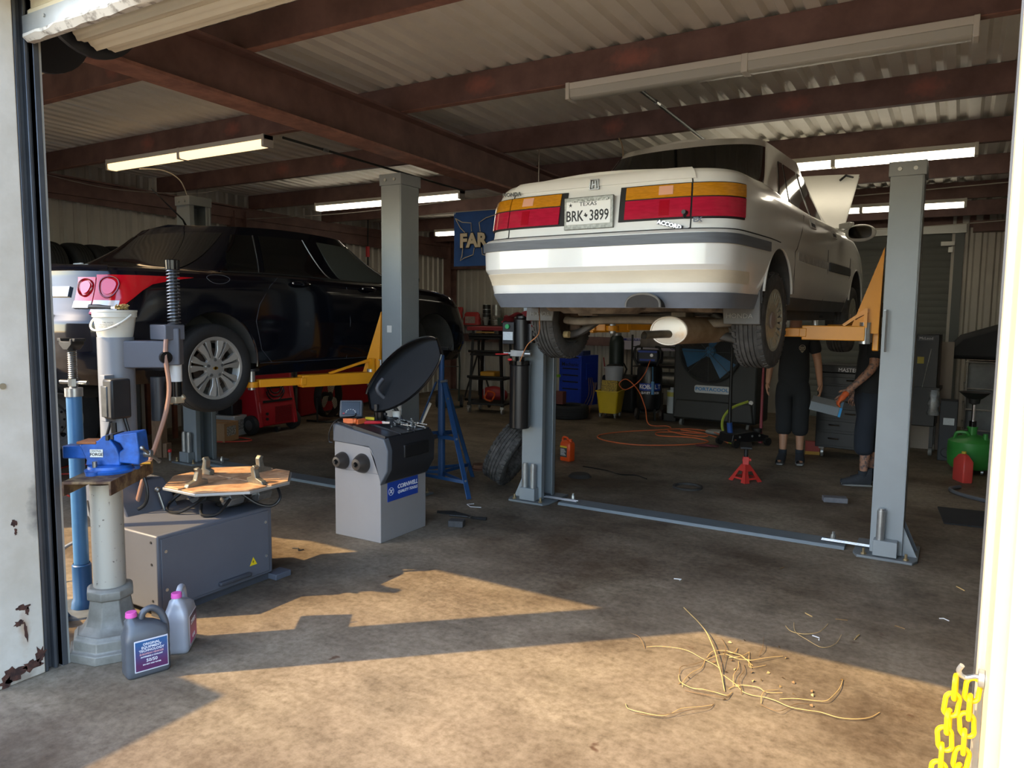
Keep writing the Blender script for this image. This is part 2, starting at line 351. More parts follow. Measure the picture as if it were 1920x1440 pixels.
# roller doors: coil, bottom bar, torn seal, end brackets
curtain = M('door_curtain', '#e0d6ba', .5, .1, var=.06, scale=4)
def roller(name, x0, x1, label, half):
    d = empty_struct(name, label, 'door')
    cy, cz, R0 = 2.02, 3.02, .2
    mb = MB(); prof = []
    n = 66
    def rr(t): return R0+.012*math.sin(t*15)**3
    mb.grid(lambda a, b: V((x0+.06+(x1-x0-.12)*b, cy+rr(2*PI*a)*math.cos(2*PI*a), cz+rr(2*PI*a)*math.sin(2*PI*a))), 180, 2, cu=True)
    part(d, 'curtain_coil', mb, curtain, sharp=60)
    mb = MB(); sheet(mb, 3, .075, .014, x1-x0-.02, lambda a, b, h: (x0+.01+b, 1.77-h, 2.85+a*1.1), .024, .012); part(d, 'curtain_end', mb, curtain)
    mb = MB(); mb.px([(1.735, 2.80), (1.735, 2.875), (1.75, 2.88), (1.75, 2.86), (1.79, 2.86), (1.79, 2.80)], x0+.005, x1-.005); part(d, 'bottom_bar', mb, M('bar_galv', '#b9bdbc', .38, .7, var=.15, scale=8))
    mb = MB()
    for i in range(int((x1-x0)/.42)): mb.cyl((x0+.18+.42*i, 1.737, 2.845), (x0+.18+.42*i, 1.728, 2.845), .008, n=8)
    part(d, 'bar_rivet', mb, MATS['galv'])
    mb = MB(); rnd = random.Random(3); k = 70; q = []
    for i in range(k+1):
        xx = x0+.01+(x1-x0-.02)*i/k; a = rnd.uniform(0, .012)
        q += [(xx, 1.733-a*.2, 2.80+a*.5), (xx, 1.732-a*.5, 2.785+a), (xx, 1.75, 2.772+rnd.uniform(-.004, .004)), (xx, 1.778, 2.775), (xx, 1.778, 2.80)]
    mb.add(q, [(i*5+j, i*5+(j+1) % 5, i*5+5+(j+1) % 5, i*5+5+j) for i in range(k) for j in range(5)]); part(d, 'torn_seal', mb, M('weathered_seal', '#cfc8ba', .8, 0, scale=22, col2='#8a8175', lo=.36, hi=.5))
    for xx in (x0+.01, x1-.03):
        mb = MB(); mb.lathe([(.0, 0), (.235, 0), (.235, .022), (.0, .022)], (xx, cy, cz), (1, 0, 0), 36); part(d, 'end_plate', mb, M('dark_plate', '#3a3d42', .45, .5))
    return d
roller('door_1', PIERX1, JX, 'cream roller door coiled up above the right bay', 0)
roller('door_2', -7.3, PIERX0, 'cream roller door coiled up above the left bay', 0)
# ================================================================ CARS
class Car:
    def __init__(s, levels, stab, p=3.6, zb=.2, taper=None, gh=None, yc=None):
        s.yc = yc
        s.lv = levels; s.st = stab; s.p = p; s.zb = zb; s.tp = taper or [(0, 1), (9, 1)]; s.gh = gh
    def lev(s, r):
        r = max(0, min(len(s.lv)-1, r)); i = min(int(r), len(s.lv)-2); t = r-i
        return [a+(b-a)*t for a, b in zip(s.lv[i], s.lv[i+1])]
    def B(s, u, r):                      # lower body; u 0..3 right half, negative = left half
        sg = -1 if u < 0 else 1; u = abs(u); z, yr, yf, W, Lr, Lf = s.lev(r); e = 2/s.p
        if u <= 1: a = u*PI/2; x = W*math.sin(a)**e; y = yr+Lr*(1-max(0, math.cos(a))**e)
        elif u <= 2: x = W; y = yr+Lr+(yf-Lf-yr-Lr)*(u-1)
        else: a = (3-u)*PI/2; x = W*max(0, math.sin(a))**e; y = yf-Lf*(1-max(0, math.cos(a))**e)
        x *= sinterp(s.tp, y); k = sinterp(s.st, y)
        return V((sg*x, y, s.zb+(z-s.zb)*k))
    def uy(s, y, r):
        z, yr, yf, W, Lr, Lf = s.lev(r); return 1+(y-yr-Lr)/(yf-Lf-yr-Lr)
    def ux(s, x, r):
        W = s.lev(r)[3]; return math.copysign(math.asin(min(1, (abs(x)/W))**(s.p/2))*2/PI, x)
    def G(s, u, v):                      # greenhouse
        sg = -1 if u < 0 else 1; u = abs(u); b, t, bul = s.gh; e = 2/(4.2 if not s.yc else 3.4)
        v2 = v; P2 = [x+(y-x)*v2 for x, y in zip(b, t)]; z, yr, yf, W, Lr, Lf = P2
        w = bul*math.sin(PI*v); yr -= w*1.6; yf += w; W += w
        if u <= 1: a = u*PI/2; x = W*math.sin(a)**e; y = yr+Lr*(1-max(0, math.cos(a))**e)
        elif u <= 2: x = W; y = yr+Lr+(yf-Lf-yr-Lr)*(u-1)
        else: a = (3-u)*PI/2; x = W*max(0, math.sin(a))**e; y = yf-Lf*(1-max(0, math.cos(a))**e)
        if v > .5: z += (1-(x/W)**2)*.025*(v-.5)*2
        if s.yc: z += s.yc[0]*max(0, 1-((y-s.yc[1])/s.yc[2])**2)
        z0 = s.B(s.uy(min(max(y, .3), 4.2), len(s.lv)-1), len(s.lv)-1).z
        z = z0+(z-z0)*v if v < 1 else z
        return V((sg*x, y, z))
    def gy(s, y, v):
        b, t, bul = s.gh; z, yr, yf, W, Lr, Lf = [x+(q-x)*v for x, q in zip(b, t)]; w = bul*math.sin(PI*v); yr -= w*1.6; yf += w
        return 1+(y-yr-Lr)/(yf-Lf-yr-Lr)
def nrm(F, u, r, c=.5):
    e = .01; p = F(u, r); a = F(u+e, r)-F(u-e, r) if abs(u) > e else V((1, 0, 0)); b = F(u, r+e)-F(u, r-e)
    n = a.cross(b)
    if n.length < 1e-9: return V((0, -1, 0))
    n.normalize(); o = p-V((0, min(max(p.y, 1.2), 3.3), c))
    return n if n.dot(o) > 0 else -n
def patch(mb, F, u0, u1, r0, r1, off=.004, nu=12, nr=6, inset=0.0):
    f0 = u0 if callable(u0) else (lambda t: u0); f1 = u1 if callable(u1) else (lambda t: u1)
    def pt(a, b, o):
        r = r0+(r1-r0)*b; u = f0(b)+(f1(b)-f0(b))*a; return F(u, r)+nrm(F, u, r)*o
    def fn(a, b):
        i = a*(nu+2-1); j = b*(nr+2-1); edge = (i < .5 or i > nu+.5 or j < .5 or j > nr+.5)
        aa = min(1, max(0, (i-1)/(nu-1))); bb = min(1, max(0, (j-1)/(nr-1)))
        return pt(aa, bb, -.002 if edge else off)
    return mb.grid(fn, nu+2, nr+2)
def body_mesh(car, cols, rows, arches):
    mb = MB(); n = len(cols); m = len(rows)
    for sg in (1, -1):
        q = [car.B(sg*u if u > 1e-6 else sg*1e-7, r) for u in cols for r in rows]
        if sg == -1:
            for k in range(m): q[k].x = 0.0
        else:
            for k in range(m): q[k].x = 0.0
        kill = set(); keep = []; dead = set()
        for i in range(n-1):
            for j in range(m-1):
                f = (i*m+j, (i+1)*m+j, (i+1)*m+j+1, i*m+j+1); c = sum((q[k] for k in f), V())/4
                if any(abs(c.x) > .5 and (c.y-ay)**2+(c.z-az)**2 < ar*ar for ay, az, ar in arches): dead.update(f)
                else: keep.append(f)
        for k in dead:
            for ay, az, ar in arches:
                d = V((q[k].y-ay, q[k].z-az))
                if d.length < ar*1.4 and abs(q[k].x) > .5: d.normalize(); q[k].y = ay+d.x*ar; q[k].z = az+d.y*ar
        mb.add(q, keep)
    # deck cap
    R = rows[-1]; ys = [u for u in cols]
    for i in range(n-1):
        a = car.B(cols[i], R); b = car.B(cols[i+1], R); a.x = 0 if cols[i] == 0 else a.x; b.x = 0 if cols[i+1] >= 3 else b.x
        k = 6
        def cp(p, t): return V((p.x*(1-2*t/(2*k)*1.0), p.y, p.z)) if False else V((p.x*(1-t/k), p.y, p.z+.028*(1-(1-t/k)**2)*min(1, p.x/.4)))
        for sg in (1, -1):
            q = []
            for t in range(k+1):
                for p in (a, b):
                    w_ = cp(p, t); q.append((sg*w_.x, w_.y, w_.z))
            mb.add(q, [(2*t, 2*t+1, 2*t+3, 2*t+2) for t in range(k)])
    return mb
def gh_mesh(car):
    mb = MB(); cols = [i/14 for i in range(14)]+[1+i/20 for i in range(20)]+[2+i/14 for i in range(15)]; rows = [j/12 for j in range(13)]
    for sg in (1, -1): mb.add([car.G(sg*max(u, 1e-7), v) for u in cols for v in rows], [(i*13+j, (i+1)*13+j, (i+1)*13+j+1, i*13+j+1) for i in range(len(cols)-1) for j in range(12)])
    k = 6
    for sg in (1, -1):
        for i in range(len(cols)-1):
            q = []
            for t in range(k+1):
                for u in (cols[i], cols[i+1]):
                    p = car.G(max(u, 1e-7), 1.0); f = 1-t/k; q.append((sg*p.x*f, p.y, p.z+.018*(1-f*f)))
            mb.add(q, [(2*t, 2*t+1, 2*t+3, 2*t+2) for t in range(k)])
    return mb
def seam(car, F, pts, r=.0025, off=.0005):
    mb = MB(); q = []
    for (u, v) in pts: q.append(F(u, v)+nrm(F, u, v)*off)
    return mb.tube(q, r, 5)
rubber = M('tire_rubber', '#262626', .82, 0, var=.3, scale=12, bump=.15, bscale=90)
rubber_dusty = M('dusty_rubber', '#4b4844', .88, 0, scale=14, col2='#35332f', bump=.3, bscale=80)
def tire(R, W, rim, grooves=4, dish=1.0):
    h = W/2; sh = .028
    pr = [(rim, -h*.82), (rim+.012, -h*.93), (rim+(R-rim)*.35, -h), (rim+(R-rim)*.62, -h*.99), (R-sh*.75, -h*.93), (R-.009, -h*.80)]
    xs = [(-h*.74)+(h*1.48)*(i+.5)/grooves for i in range(grooves)] if False else [(-h*.72)+(h*1.44)*(i+1)/(grooves+1) for i in range(grooves)]
    for g in xs: c = 1-(abs(g)/h)**2*.012/R; pr += [(R*c-.0005, g-.005), (R-.011, g-.004), (R-.011, g+.004), (R*c-.0005, g+.005)]
    pr += [(R-.009, h*.80), (R-sh*.75, h*.93), (rim+(R-rim)*.62, h*.99), (rim+(R-rim)*.35, h), (rim+.012, h*.93), (rim, h*.82)]
    return pr
def tire_mb(R, W, rim, grooves=4, n=56, blocks=0):
    mb = MB(); mb.lathe(tire(R, W, rim, grooves), (0,0,0), (1,0,0), n, closed=True)
    for k in range(blocks):
        t = 2*PI*k/blocks
        for sx in (-1, 1):
            c = V((sx*W*.40, math.cos(t)*(R-.008), math.sin(t)*(R-.008))); d = V((0, -math.sin(t), math.cos(t))); up = V((0, math.cos(t), math.sin(t)))
            p0 = c-V((sx*W*.065, 0, 0))+up*.004; p1 = c+V((sx*W*.06, 0, 0))-up*.006
            mb.bar(p0, p1, 2*PI*R/blocks*.62, .012, up)
    return mb
chrome = M('chrome', '#c8c8c8', .15, 1.0); steel = M('bare_steel', '#9a9a96', .35, .9, var=.2, scale=10)
dark_steel = M('dark_steel', '#3b3a38', .5, .6, var=.3, scale=10); black_pl = M('black_plastic', '#1b1b1c', .5); blk_gloss = M('gloss_black', '#0d0d0e', .18)
grime = M('underbody_grime', '#8a7c6a', .8, .1, var=.45, scale=9, col2='#5a4e40', bump=.3, bscale=50)
grey_pl = M('grey_trim', '#5e6267', .55, 0, var=.2, scale=5, stretch=(1, 1, 12))
liner_m = M('wheel_liner', '#4a4845', .85, 0, var=.35, scale=7)
glass_dark = M('tinted_glass', '#0c0e0e', .06, 0, spec=.6, coat=.5)
seam_m = M('seam_black', '#101010', .7)
red_lens = M('red_lens', '#b3203a', .12, 0, coat=1.0, var=.2, scale=14, stretch=(1, 1, 5)); amber_lens = M('amber_lens', '#c8861a', .14, 0, coat=1.0, var=.25, scale=26, stretch=(1, 1, 6)); clear_lens = M('clear_lens', '#c9c6c0', .12, .2, coat=1.0)
plate_w = M('plate_white', '#dcdcd6', .4); ink = M('ink_black', '#121214', .6)
def wheel_parts(parent, name, mbs, loc, flip=False):
    pass
def add_wheel(par, loc, R, W, rim, style, side=1, blocks=0, tmat=None, label=None):
    t = part(par, 'wheel', tire_mb(R, W, rim, 4, 60, blocks), tmat or rubber, label=label); t.location = loc
    if side < 0: t.rotation_euler = (0, 0, PI)
    h = W/2
    mb = MB(); mb.lathe([(rim-.002, -h*.8), (rim-.012, -h*.75), (rim-.035, -h*.4), (rim-.04, h*.4), (rim-.012, h*.7), (rim+.006, h*.86), (rim+.002, h*.9)], (0,0,0), (1,0,0), 40); part(t, 'rim_barrel', mb, M('rim_steel', '#777672', .45, .7, var=.25))
    mb = MB(); mb.cyl((-h*.5, 0, 0), (h*.2, 0, 0), .13, .15, 28); mb.cyl((-h*1.2, 0, 0), (-h*.5, 0, 0), .06, n=20); part(t, 'brake_drum', mb, M('rusty_drum', '#5a4a40', .7, .4, var=.4, scale=15))
    face = M('hubcap_silver', '#b3b2ac', .36, .55)
    if style == 'vanes':
        mb = MB(); mb.lathe([(0, h*.72), (.06, h*.74), (rim*.62, h*.80), (rim*.64, h*.76)], (0,0,0), (1,0,0), 40); part(t, 'hubcap', mb, M('hubcap_cream', '#a9a795', .45, .35, var=.12))
        mb = MB(); mb.lathe([(rim*.93, h*.82), (rim*.97, h*.93), (rim+.01, h*.93), (rim+.012, h*.85)], (0,0,0), (1,0,0), 48); part(t, 'hubcap_rim', mb, MATS['hubcap_cream'])
        mb = MB()
        for k in range(22):
            a = 2*PI*k/22; d = V((0, math.cos(a), math.sin(a))); tn = V((0, -math.sin(a), math.cos(a)))
            mb.bar(d*rim*.6+V((h*.74, 0, 0)), d*rim*.95+V((h*.84, 0, 0))+tn*.006, .03, .014, (1, 0, 0))
        part(t, 'hubcap_vane', mb, MATS['hubcap_cream'], .003)
        mb = MB(); mb.cyl((h*.76, 0, 0), (h*.86, 0, 0), .055, .05, 24); part(t, 'hub_center', mb, M('faded_center', '#8f7f74', .6))
    elif style == 'spokes':
        n = 7; mb = MB(); mb.lathe([(0, h*.80), (.05, h*.80), (.085, h*.74), (.09, h*.6)], (0,0,0), (1,0,0), 36); mb.lathe([(rim*.90, h*.70), (rim*.93, h*.86), (rim+.008, h*.92), (rim+.012, h*.8)], (0,0,0), (1,0,0), 56)
        for k in range(n):
            for sg in (-1, 1):
                a = 2*PI*(k)/n+.25; r0, r1 = .07, rim*.94
                def pt(r, o): return V((h*(.78+.1*math.sin(PI*min(1, (r-r0)/(r1-r0)))*.3), r*math.cos(a)-o*math.sin(a), r*math.sin(a)+o*math.cos(a)))
                pr = [(r0, sg*.005), (r1*.62, sg*.006), (r1*.9, sg*.009), (r1, sg*.012), (r1, sg*.066), (r1*.82, sg*.056), (r1*.62, sg*.036), (r0, sg*.026)]
                top = [pt(r, o)+V((.012 if i in (1, 2, 3) else 0, 0, 0)) for i, (r, o) in enumerate(pr)]; bot = [p-V((.03, 0, 0)) for p in top]; m = len(pr)
                mb.add(top+bot, [tuple(range(m)), tuple(range(m, 2*m))[::-1]]+[(i, (i+1) % m, m+(i+1) % m, m+i) for i in range(m)])
        part(t, 'hubcap', mb, face, .004)
        for k in range(5):
            a = 2*PI*k/5+PI/2; mb = MB(); mb.cyl((h*.70, .062*math.cos(a), .062*math.sin(a)), (h*.86, .062*math.cos(a), .062*math.sin(a)), .013, .011, 12); part(t, 'lug_cap', mb, M('lug_grey', '#6f6f6c', .4, .6))
        mb = MB(); mb.box((h*.80, -.02, -.007), (h*.84, .02, .007)); mb.box((h*.80, -.009, -.012), (h*.84, .009, .012)); part(t, 'cap_badge', mb, M('badge_gold', '#b98a2e', .3, .8))
    return t
def well(sg, x0, dp, ay, az, r):
    mb = MB(); n = 26; q = []
    for i in range(n+1):
        t = PI*(-.02+1.04*i/n); q += [(sg*x0, ay+r*math.cos(t), az+r*math.sin(t)), (sg*(x0-dp), ay+r*math.cos(t), az+r*math.sin(t))]
    mb.add(q, [(2*i, 2*i+2, 2*i+3, 2*i+1) for i in range(n)]); mb.add([(sg*(x0-dp), ay+r*math.cos(PI*i/n), az+r*math.sin(PI*i/n)) for i in range(n+1)], [tuple(range(n+1))]); return mb
cols = [0]+[i/16 for i in range(1, 16)]+[1+i/100 for i in range(100)]+[2+i/14 for i in range(15)]
def rowsub(n, k): return [i/k for i in range((n-1)*k+1)]
# ------------------------------------------------ white sedan on the right lift
AL = [(.215,.11,4.62,.80,.42,.5),(.30,.055,4.66,.825,.42,.5),(.37,.05,4.67,.842,.42,.5),(.415,.03,4.68,.85,.42,.5),(.45,.0,4.68,.855,.40,.5),(.56,.0,4.69,.86,.40,.5),(.622,.0,4.69,.86,.40,.5),(.638,.02,4.68,.858,.42,.5),(.652,.085,4.64,.856,.44,.5),(.73,.095,4.62,.855,.45,.5),(.85,.115,4.55,.848,.45,.55),(.92,.135,4.5,.836,.46,.6),(.965,.145,4.46,.815,.46,.6),(.988,.16,4.4,.785,.46,.6),(.996,.18,4.35,.76,.46,.6)]
acc = Car(AL, [(0, 1), (.8, 1), (1.3, .965), (2.2, .93), (3.3, .925), (3.8, .87), (4.7, .66)], 4.4, .2, [(0, .975), (.9, 1), (3.6, 1), (4.7, .93)], ((.94, .74, 3.62, .735, .46, .6), (1.42, 1.50, 2.78, .56, .30, .35), .02))
ACC = thing('white_sedan', 'white four-door sedan with open hood raised high on a lift', 'car', (-1.915, 4.0, 1.475), -.056)
white_paint = M('white_car_paint', '#e4e3dc', .22, 0, coat=.6, var=.05, scale=3)
AA = [(1.05, .27, .335), (3.77, .27, .335)]
part(ACC, 'body_shell', body_mesh(acc, cols, rowsub(15, 3), AA), white_paint, sharp=30)
part(ACC, 'cabin_shell', gh_mesh(acc), white_paint, sharp=35)
def apart(name, u0, u1, r0, r1, mat, off=.004, nu=14, nr=6, F=None, par=None, both=False):
    mb = MB(); patch(mb, F or acc.B, u0, u1, r0, r1, off, nu, nr)
    if both: patch(mb, F or acc.B, (lambda t: -(u1(t) if callable(u1) else u1)), (lambda t: -(u0(t) if callable(u0) else u0)), r0, r1, off, nu, nr)
    return part(par or ACC, name, mb, mat)
apart('bumper_strip', -1.10, 1.10, 5.05, 5.95, grey_pl, .012, 60, 4)
apart('lower_valance', -1.06, 1.06, .0, 1.0, M('grey_valance', '#6a7078', .5, 0, var=.15, scale=6), .006, 60, 4)
apart('dust_band', -1.0, 1.0, 1.75, 3.2, M('dust_tan', '#d9cdb4', .5, 0, var=.1, scale=3, stretch=(1, 1, 4)), .0015, 50, 4)
part(ACC, 'bumper_seam', seam(acc, acc.B, [(-1.15+2.3*i/80, 7.45) for i in range(81)], .004), seam_m)
ux = lambda x: acc.ux(x, 9)
for sg in (1, -1):
    for (a, b, nm) in ((.225, .615, 'inner'), (.625, .99, 'outer')):
        if nm == 'inner': u0, u1 = ux(a), ux(b)
        else: u0, u1 = ux(.625), .86
        lo, hi = (u0, u1) if sg > 0 else (-u1, -u0)
        l = apart('tail_light', lo, hi, 8.78, 9.74, red_lens, .016, 14, 5)
        apart('amber_lens', lo, hi, 9.80, 10.66, amber_lens, .016, 14, 4, par=l)
        apart('lamp_bezel', lo-.012, hi+.012, 8.66, 10.78, seam_m, .008, 14, 4, par=l)
        if nm == 'inner':
            m0 = (lo+hi)/2; apart('reverse_lamp', m0-.035, m0+.035, 9.92, 10.54, M('pinkish_lens', '#d9a184', .2, coat=.8), .019, 6, 4, par=l)
            apart('lens_panel', m0-.03, m0+.02, 8.9, 9.66, M('dark_red_lens', '#9d0f22', .15, coat=1), .018, 6, 4, par=l)
apart('trunk_lip', -acc.ux(.612, 12), acc.ux(.612, 12), 11.2, 13.2, white_paint, .010, 40, 5)
# trunk seams
for sg in (1, -1):
    x = .62; u = acc.ux(x, 9)*sg; part(ACC, 'trunk_seam', seam(acc, acc.B, [(u, 7.6+.1*i) for i in range(70)], .004, .001), seam_m)
# number plate with frame
def plate(par, c, main, sub, w=.305, h=.152, tilt=.12, fr=None):
    f = MB(); f.box((c[0]-w/2-.012, c[1]-.006, c[2]-h/2-.02), (c[0]+w/2+.012, c[1]+.012, c[2]+h/2+.018)); pf = part(par, 'plate_frame', f, fr or M('plate_frame', '#8d8f88', .4, .5, var=.4, scale=60), .004)
    f = MB(); f.box((c[0]-w/2+.004, c[1]-.009, c[2]-h/2+.008), (c[0]+w/2-.004, c[1], c[2]+h/2-.006)); pl = part(pf, 'number_plate', f, plate_w, .003)
    y = c[1]-.0095
    a, b = main.split()
    text(pf, 'plate_letters', a, .088, ink, (c[0]-.09, y, c[2]-.02), (1,0,0), (0,0,1), .0008, bold=.0012, sx=.74)
    text(pf, 'plate_digits', b, .088, ink, (c[0]+.074, y, c[2]-.02), (1,0,0), (0,0,1), .0008, bold=.0012, sx=.74)
    text(pf, 'plate_state', sub, .032, ink, (c[0], y, c[2]+.05), (1,0,0), (0,0,1), .0008, sx=1.25)
    s = MB(); q = []
    for i in range(10): r = .014 if i % 2 == 0 else .005; a = PI/2+PI*i/5; q.append((c[0]-w/2+.034+r*math.cos(a), c[2]+.048+r*math.sin(a)))
    s.py(q, y-.0008, y+.001); part(pf, 'plate_star', s, ink)
    return pf
pf = plate(ACC, (-.012, .080, .772), 'BRK  3899', 'TEXAS')
s = MB(); s.py([(a*.8-.021, b*.8+.15) for a, b in [(-.024, .756), (-.014, .766), (-.014, .776), (-.006, .776), (-.006, .766), (.008, .764), (.006, .752), (-.004, .744), (-.012, .752)]], .0695, .072); part(pf, 'plate_symbol', s, ink)
s = MB(); s.box((-.12, .068, .836), (.12, .076, .850)); part(pf, 'frame_lettering', s, M('worn_chrome_print', '#a5a69e', .35, .5, scale=80, col2='#55564f'))
# badges
ch2 = M('badge_chrome', '#9da0a2', .25, .8)
e = MB(); y = .117
for q in ([(-.036, -.03), (-.03, .032), (-.024, .032), (-.029, -.03)], [(.036, -.03), (.03, .032), (.024, .032), (.029, -.03)], [(-.036, -.033), (.036, -.033), (.036, -.028), (-.036, -.028)], [(-.03, .036), (.03, .036), (.03, .031), (-.03, .031)],
          [(-.02, -.022), (-.013, .026), (-.006, .026), (-.01, -.022)], [(.02, -.022), (.013, .026), (.006, .026), (.01, -.022)], [(-.011, -.004), (.011, -.004), (.011, .005), (-.011, .005)]):
    e.py([(a*.9, b*.9+.94) for a, b in q], y, y+.02)
part(ACC, 'trunk_emblem', e, ch2, .001)
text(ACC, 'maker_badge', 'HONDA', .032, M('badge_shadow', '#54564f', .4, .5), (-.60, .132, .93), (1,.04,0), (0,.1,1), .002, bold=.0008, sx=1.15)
text(ACC, 'maker_badge', 'HONDA', .032, ch2, (-.598, .131, .927), (1,.04,0), (0,.1,1), .003, bold=0, sx=1.15)
bd = MB(); bd.box((.42, .080, .656), (.575, .090, .681)); 
o = part(ACC, 'hanging_badge', bd, M('badge_back', '#31343c', .4), .002); o.matrix_local = Matrix.Translation((.4975, 0, .6725)) @ Matrix.Rotation(.28, 4, 'Y') @ Matrix.Translation((-.4975, 0, -.6685))
text(o, 'badge_letters', 'ACCORD', .031, M('badge_white', '#e6e8ea', .3, .3), (.4975, .0785, .6685), (1,0,0), (0,0,1), .002, bold=.0012, sx=1.12)
text(ACC, 'trim_badge', 'EX', .034, M('badge_navy', '#3a4152', .4), (.655, .092, .692), (1,.08,0), (0,0,1), .003, bold=.001, sx=1.2)
mb = MB(); mb.cyl((.585, .06, .735), (.585, .1, .735), .012, n=12); mb.bar((.585, .075, .745), (.59, .07, .70), .016, .01); part(ACC, 'trunk_lock', mb, black_pl)
mb = MB(); mb.cyl((-.58, .42, 1.02), (-.58, .42, 1.27), .004, .003, 8); mb.cyl((-.58, .42, 1.0), (-.58, .42, 1.03), .01, n=8); part(ACC, 'antenna', mb, chrome)
# glass
Gf = acc.G
def rw(v): return .70-.05*v
apart('rear_window', lambda v: -.86+.0*v, lambda v: .86, .03, .94, glass_dark, .006, 40, 14, F=Gf)
def gyr(y0, y1): return lambda b: acc.gy(y0+(y1-y0)*b, .12+.76*b)
for sg in (1, -1):
    for nm, a, b in (('quarter_window', (1.42, 1.88), (1.74, 1.98)), ('rear_door_window', (1.78, 2.02), (2.43, 2.38)), ('front_door_window', (2.50, 2.45), (3.30, 2.72))):
        f0 = gyr(*a); f1 = gyr(*b)
        mb = MB()
        if sg > 0: patch(mb, Gf, f0, f1, .12, .88, .006, 12, 10)
        else: patch(mb, Gf, lambda t, f1=f1: -f1(t), lambda t, f0=f0: -f0(t), .12, .88, .006, 12, 10)
        part(ACC, nm, mb, glass_dark)
apart('windshield', lambda v: 2.28, lambda v: 3.0, .08, .9, glass_dark, .006, 16, 8, F=Gf, both=True)
# door seams, handles, side moulding, arch lips
for sg in (1, -1):
    for ys in ([(1.72, 13), (1.70, 11), (1.60, 9.5), (1.47, 8), (1.40, 6), (1.42, 4), (1.50, 1.5)], [(2.48, 13.6), (2.47, 9), (2.46, 5), (2.48, 1)], [(3.42, 13), (3.42, 9), (3.38, 5), (3.34, 1)]):
        pts = [(sg*acc.uy(y, r), r) for y, r in ys]; part(ACC, 'door_seam', seam(acc, acc.B, pts, .003, .0), seam_m)
    for y in (1.86, 2.62):
        mb = MB(); f = lambda a: sg*acc.uy(a, 10.5)
        lo, hi = sorted((f(y), f(y+.16))); patch(mb, acc.B, lo, hi, 10.1, 11.0, .008, 5, 4); h = part(ACC, 'door_handle', mb, M('handle_shade', '#b9b8b2', .4))
        mb = MB(); lo, hi = sorted((f(y+.02), f(y+.14))); patch(mb, acc.B, lo, hi, 10.25, 10.6, .010, 5, 3); part(h, 'handle_recess', mb, seam_m)
    lo, hi = sorted((sg*acc.uy(2.5, 6), sg*acc.uy(3.36, 6))); apart('side_moulding', lo, hi, 5.0, 6.6, M('moulding_dark', '#3d3f40', .5), .014, 20, 4)
    lo, hi = sorted((sg*acc.uy(1.5, 6), sg*acc.uy(2.46, 6))); apart('moulding_scar', lo, hi, 5.2, 6.4, M('moulding_scar', '#b7b6b1', .6, var=.3, scale=20), .002, 20, 4)
    lo, hi = sorted((sg*acc.uy(1.44, .5), sg*acc.uy(3.38, .5))); apart('rocker_panel', lo, hi, .0, 1.1, M('rocker_grey', '#55585a', .55, var=.25, scale=6), .006, 24, 4)
    for ay, az, ar in AA:
        mb = MB(); mb.tube([(sg*(.852-(.02 if az+ar*math.sin(t) < .2 else 0)), ay+ar*math.cos(t), az+ar*math.sin(t)) for t in [PI*(.05+.90*i/28) for i in range(29)]], .008, 6); part(ACC, 'arch_lip', mb, white_paint)
        part(ACC, 'wheel_well', well(sg, .845, .30, ay, az, ar-.004), liner_m)
# mirrors
for sg in (1, -1):
    m = MB(); m.sph((sg*.97, 3.16, 0.89), (.125, .055, .075), 20, 12); mo = part(ACC, 'door_mirror', m, white_paint)
    m = MB(); m.lathe([(0, 0), (.1, 0), (.105, .004)], (sg*.975, 3.105, 1.0), (0, -1, 0), 24); 
    mg = MB(); mg.add([(sg*.975+.092*math.copysign(abs(math.cos(t))**.6, math.cos(t)), 3.102, .89+.052*math.copysign(abs(math.sin(t))**.6, math.sin(t))) for t in [2*PI*i/28 for i in range(28)]], [tuple(range(28))]); part(mo, 'mirror_glass', mg, glass_dark)
    m = MB(); m.bar((sg*.80, 3.2, .955), (sg*.90, 3.17, .965), .08, .05); part(mo, 'mirror_foot', m, white_paint, .01)
# open hood
mb = MB()
def hood(a, b):
    x = (a-.5)*1.5*(1-.05*b); L = 1.08*b; return V((x, 3.6+L*math.cos(.62), .985+L*math.sin(.62)+.03*(1-(2*a-1)**2)))
mb.grid(hood, 16, 10); mb.grid(lambda a, b: hood(a, b)-V((0, -.012, .022)), 16, 10)
ho = part(ACC, 'open_hood', mb, white_paint); mb = MB(); mb.tube([(.56, 4.33, 1.545), (.60, 4.40, 1.60), (.66, 4.42, 1.58), (.665, 4.45, 1.50)], .012, 6); part(ho, 'hood_latch', mb, black_pl)
# wheels and underbody
for sg in (1, -1):
    add_wheel(ACC, (sg*.745, 1.05, .145), .312, .195, .19, 'vanes', sg, 44, rubber_dusty); add_wheel(ACC, (sg*.745, 3.77, .145), .312, .195, .19, 'vanes', sg, 0, rubber_dusty)
    mb = MB(); mb.add([(sg*.60, .70, .33), (sg*.835, .70, .33), (sg*.845, .69, .12), (sg*.62, .69, .12), (sg*.60, .715, .33), (sg*.835, .715, .33), (sg*.845, .705, .12), (sg*.62, .705, .12)], [(0,1,2,3),(7,6,5,4),(0,4,5,1),(1,5,6,2),(2,6,7,3),(3,7,4,0)])
    mf = part(ACC, 'mud_flap', mb, M('flap_grey', '#6b6b68', .7, var=.25, scale=8), .006); text(mf, 'flap_lettering', 'HONDA', .04, M('flap_letters', '#8b8b86', .7), (sg*.72, .686, .17), (1,0,0), (0,0,1), .002, sx=1.1)
mb = MB(); mb.box((-.60, .55, .19), (.60, 4.5, .30)); mb.box((-.72, 1.45, .2), (.72, 3.4, .3)); mb.box((-.56, .30, .24), (.56, .62, .36)); part(ACC, 'floor_pan', mb, grime, .03)
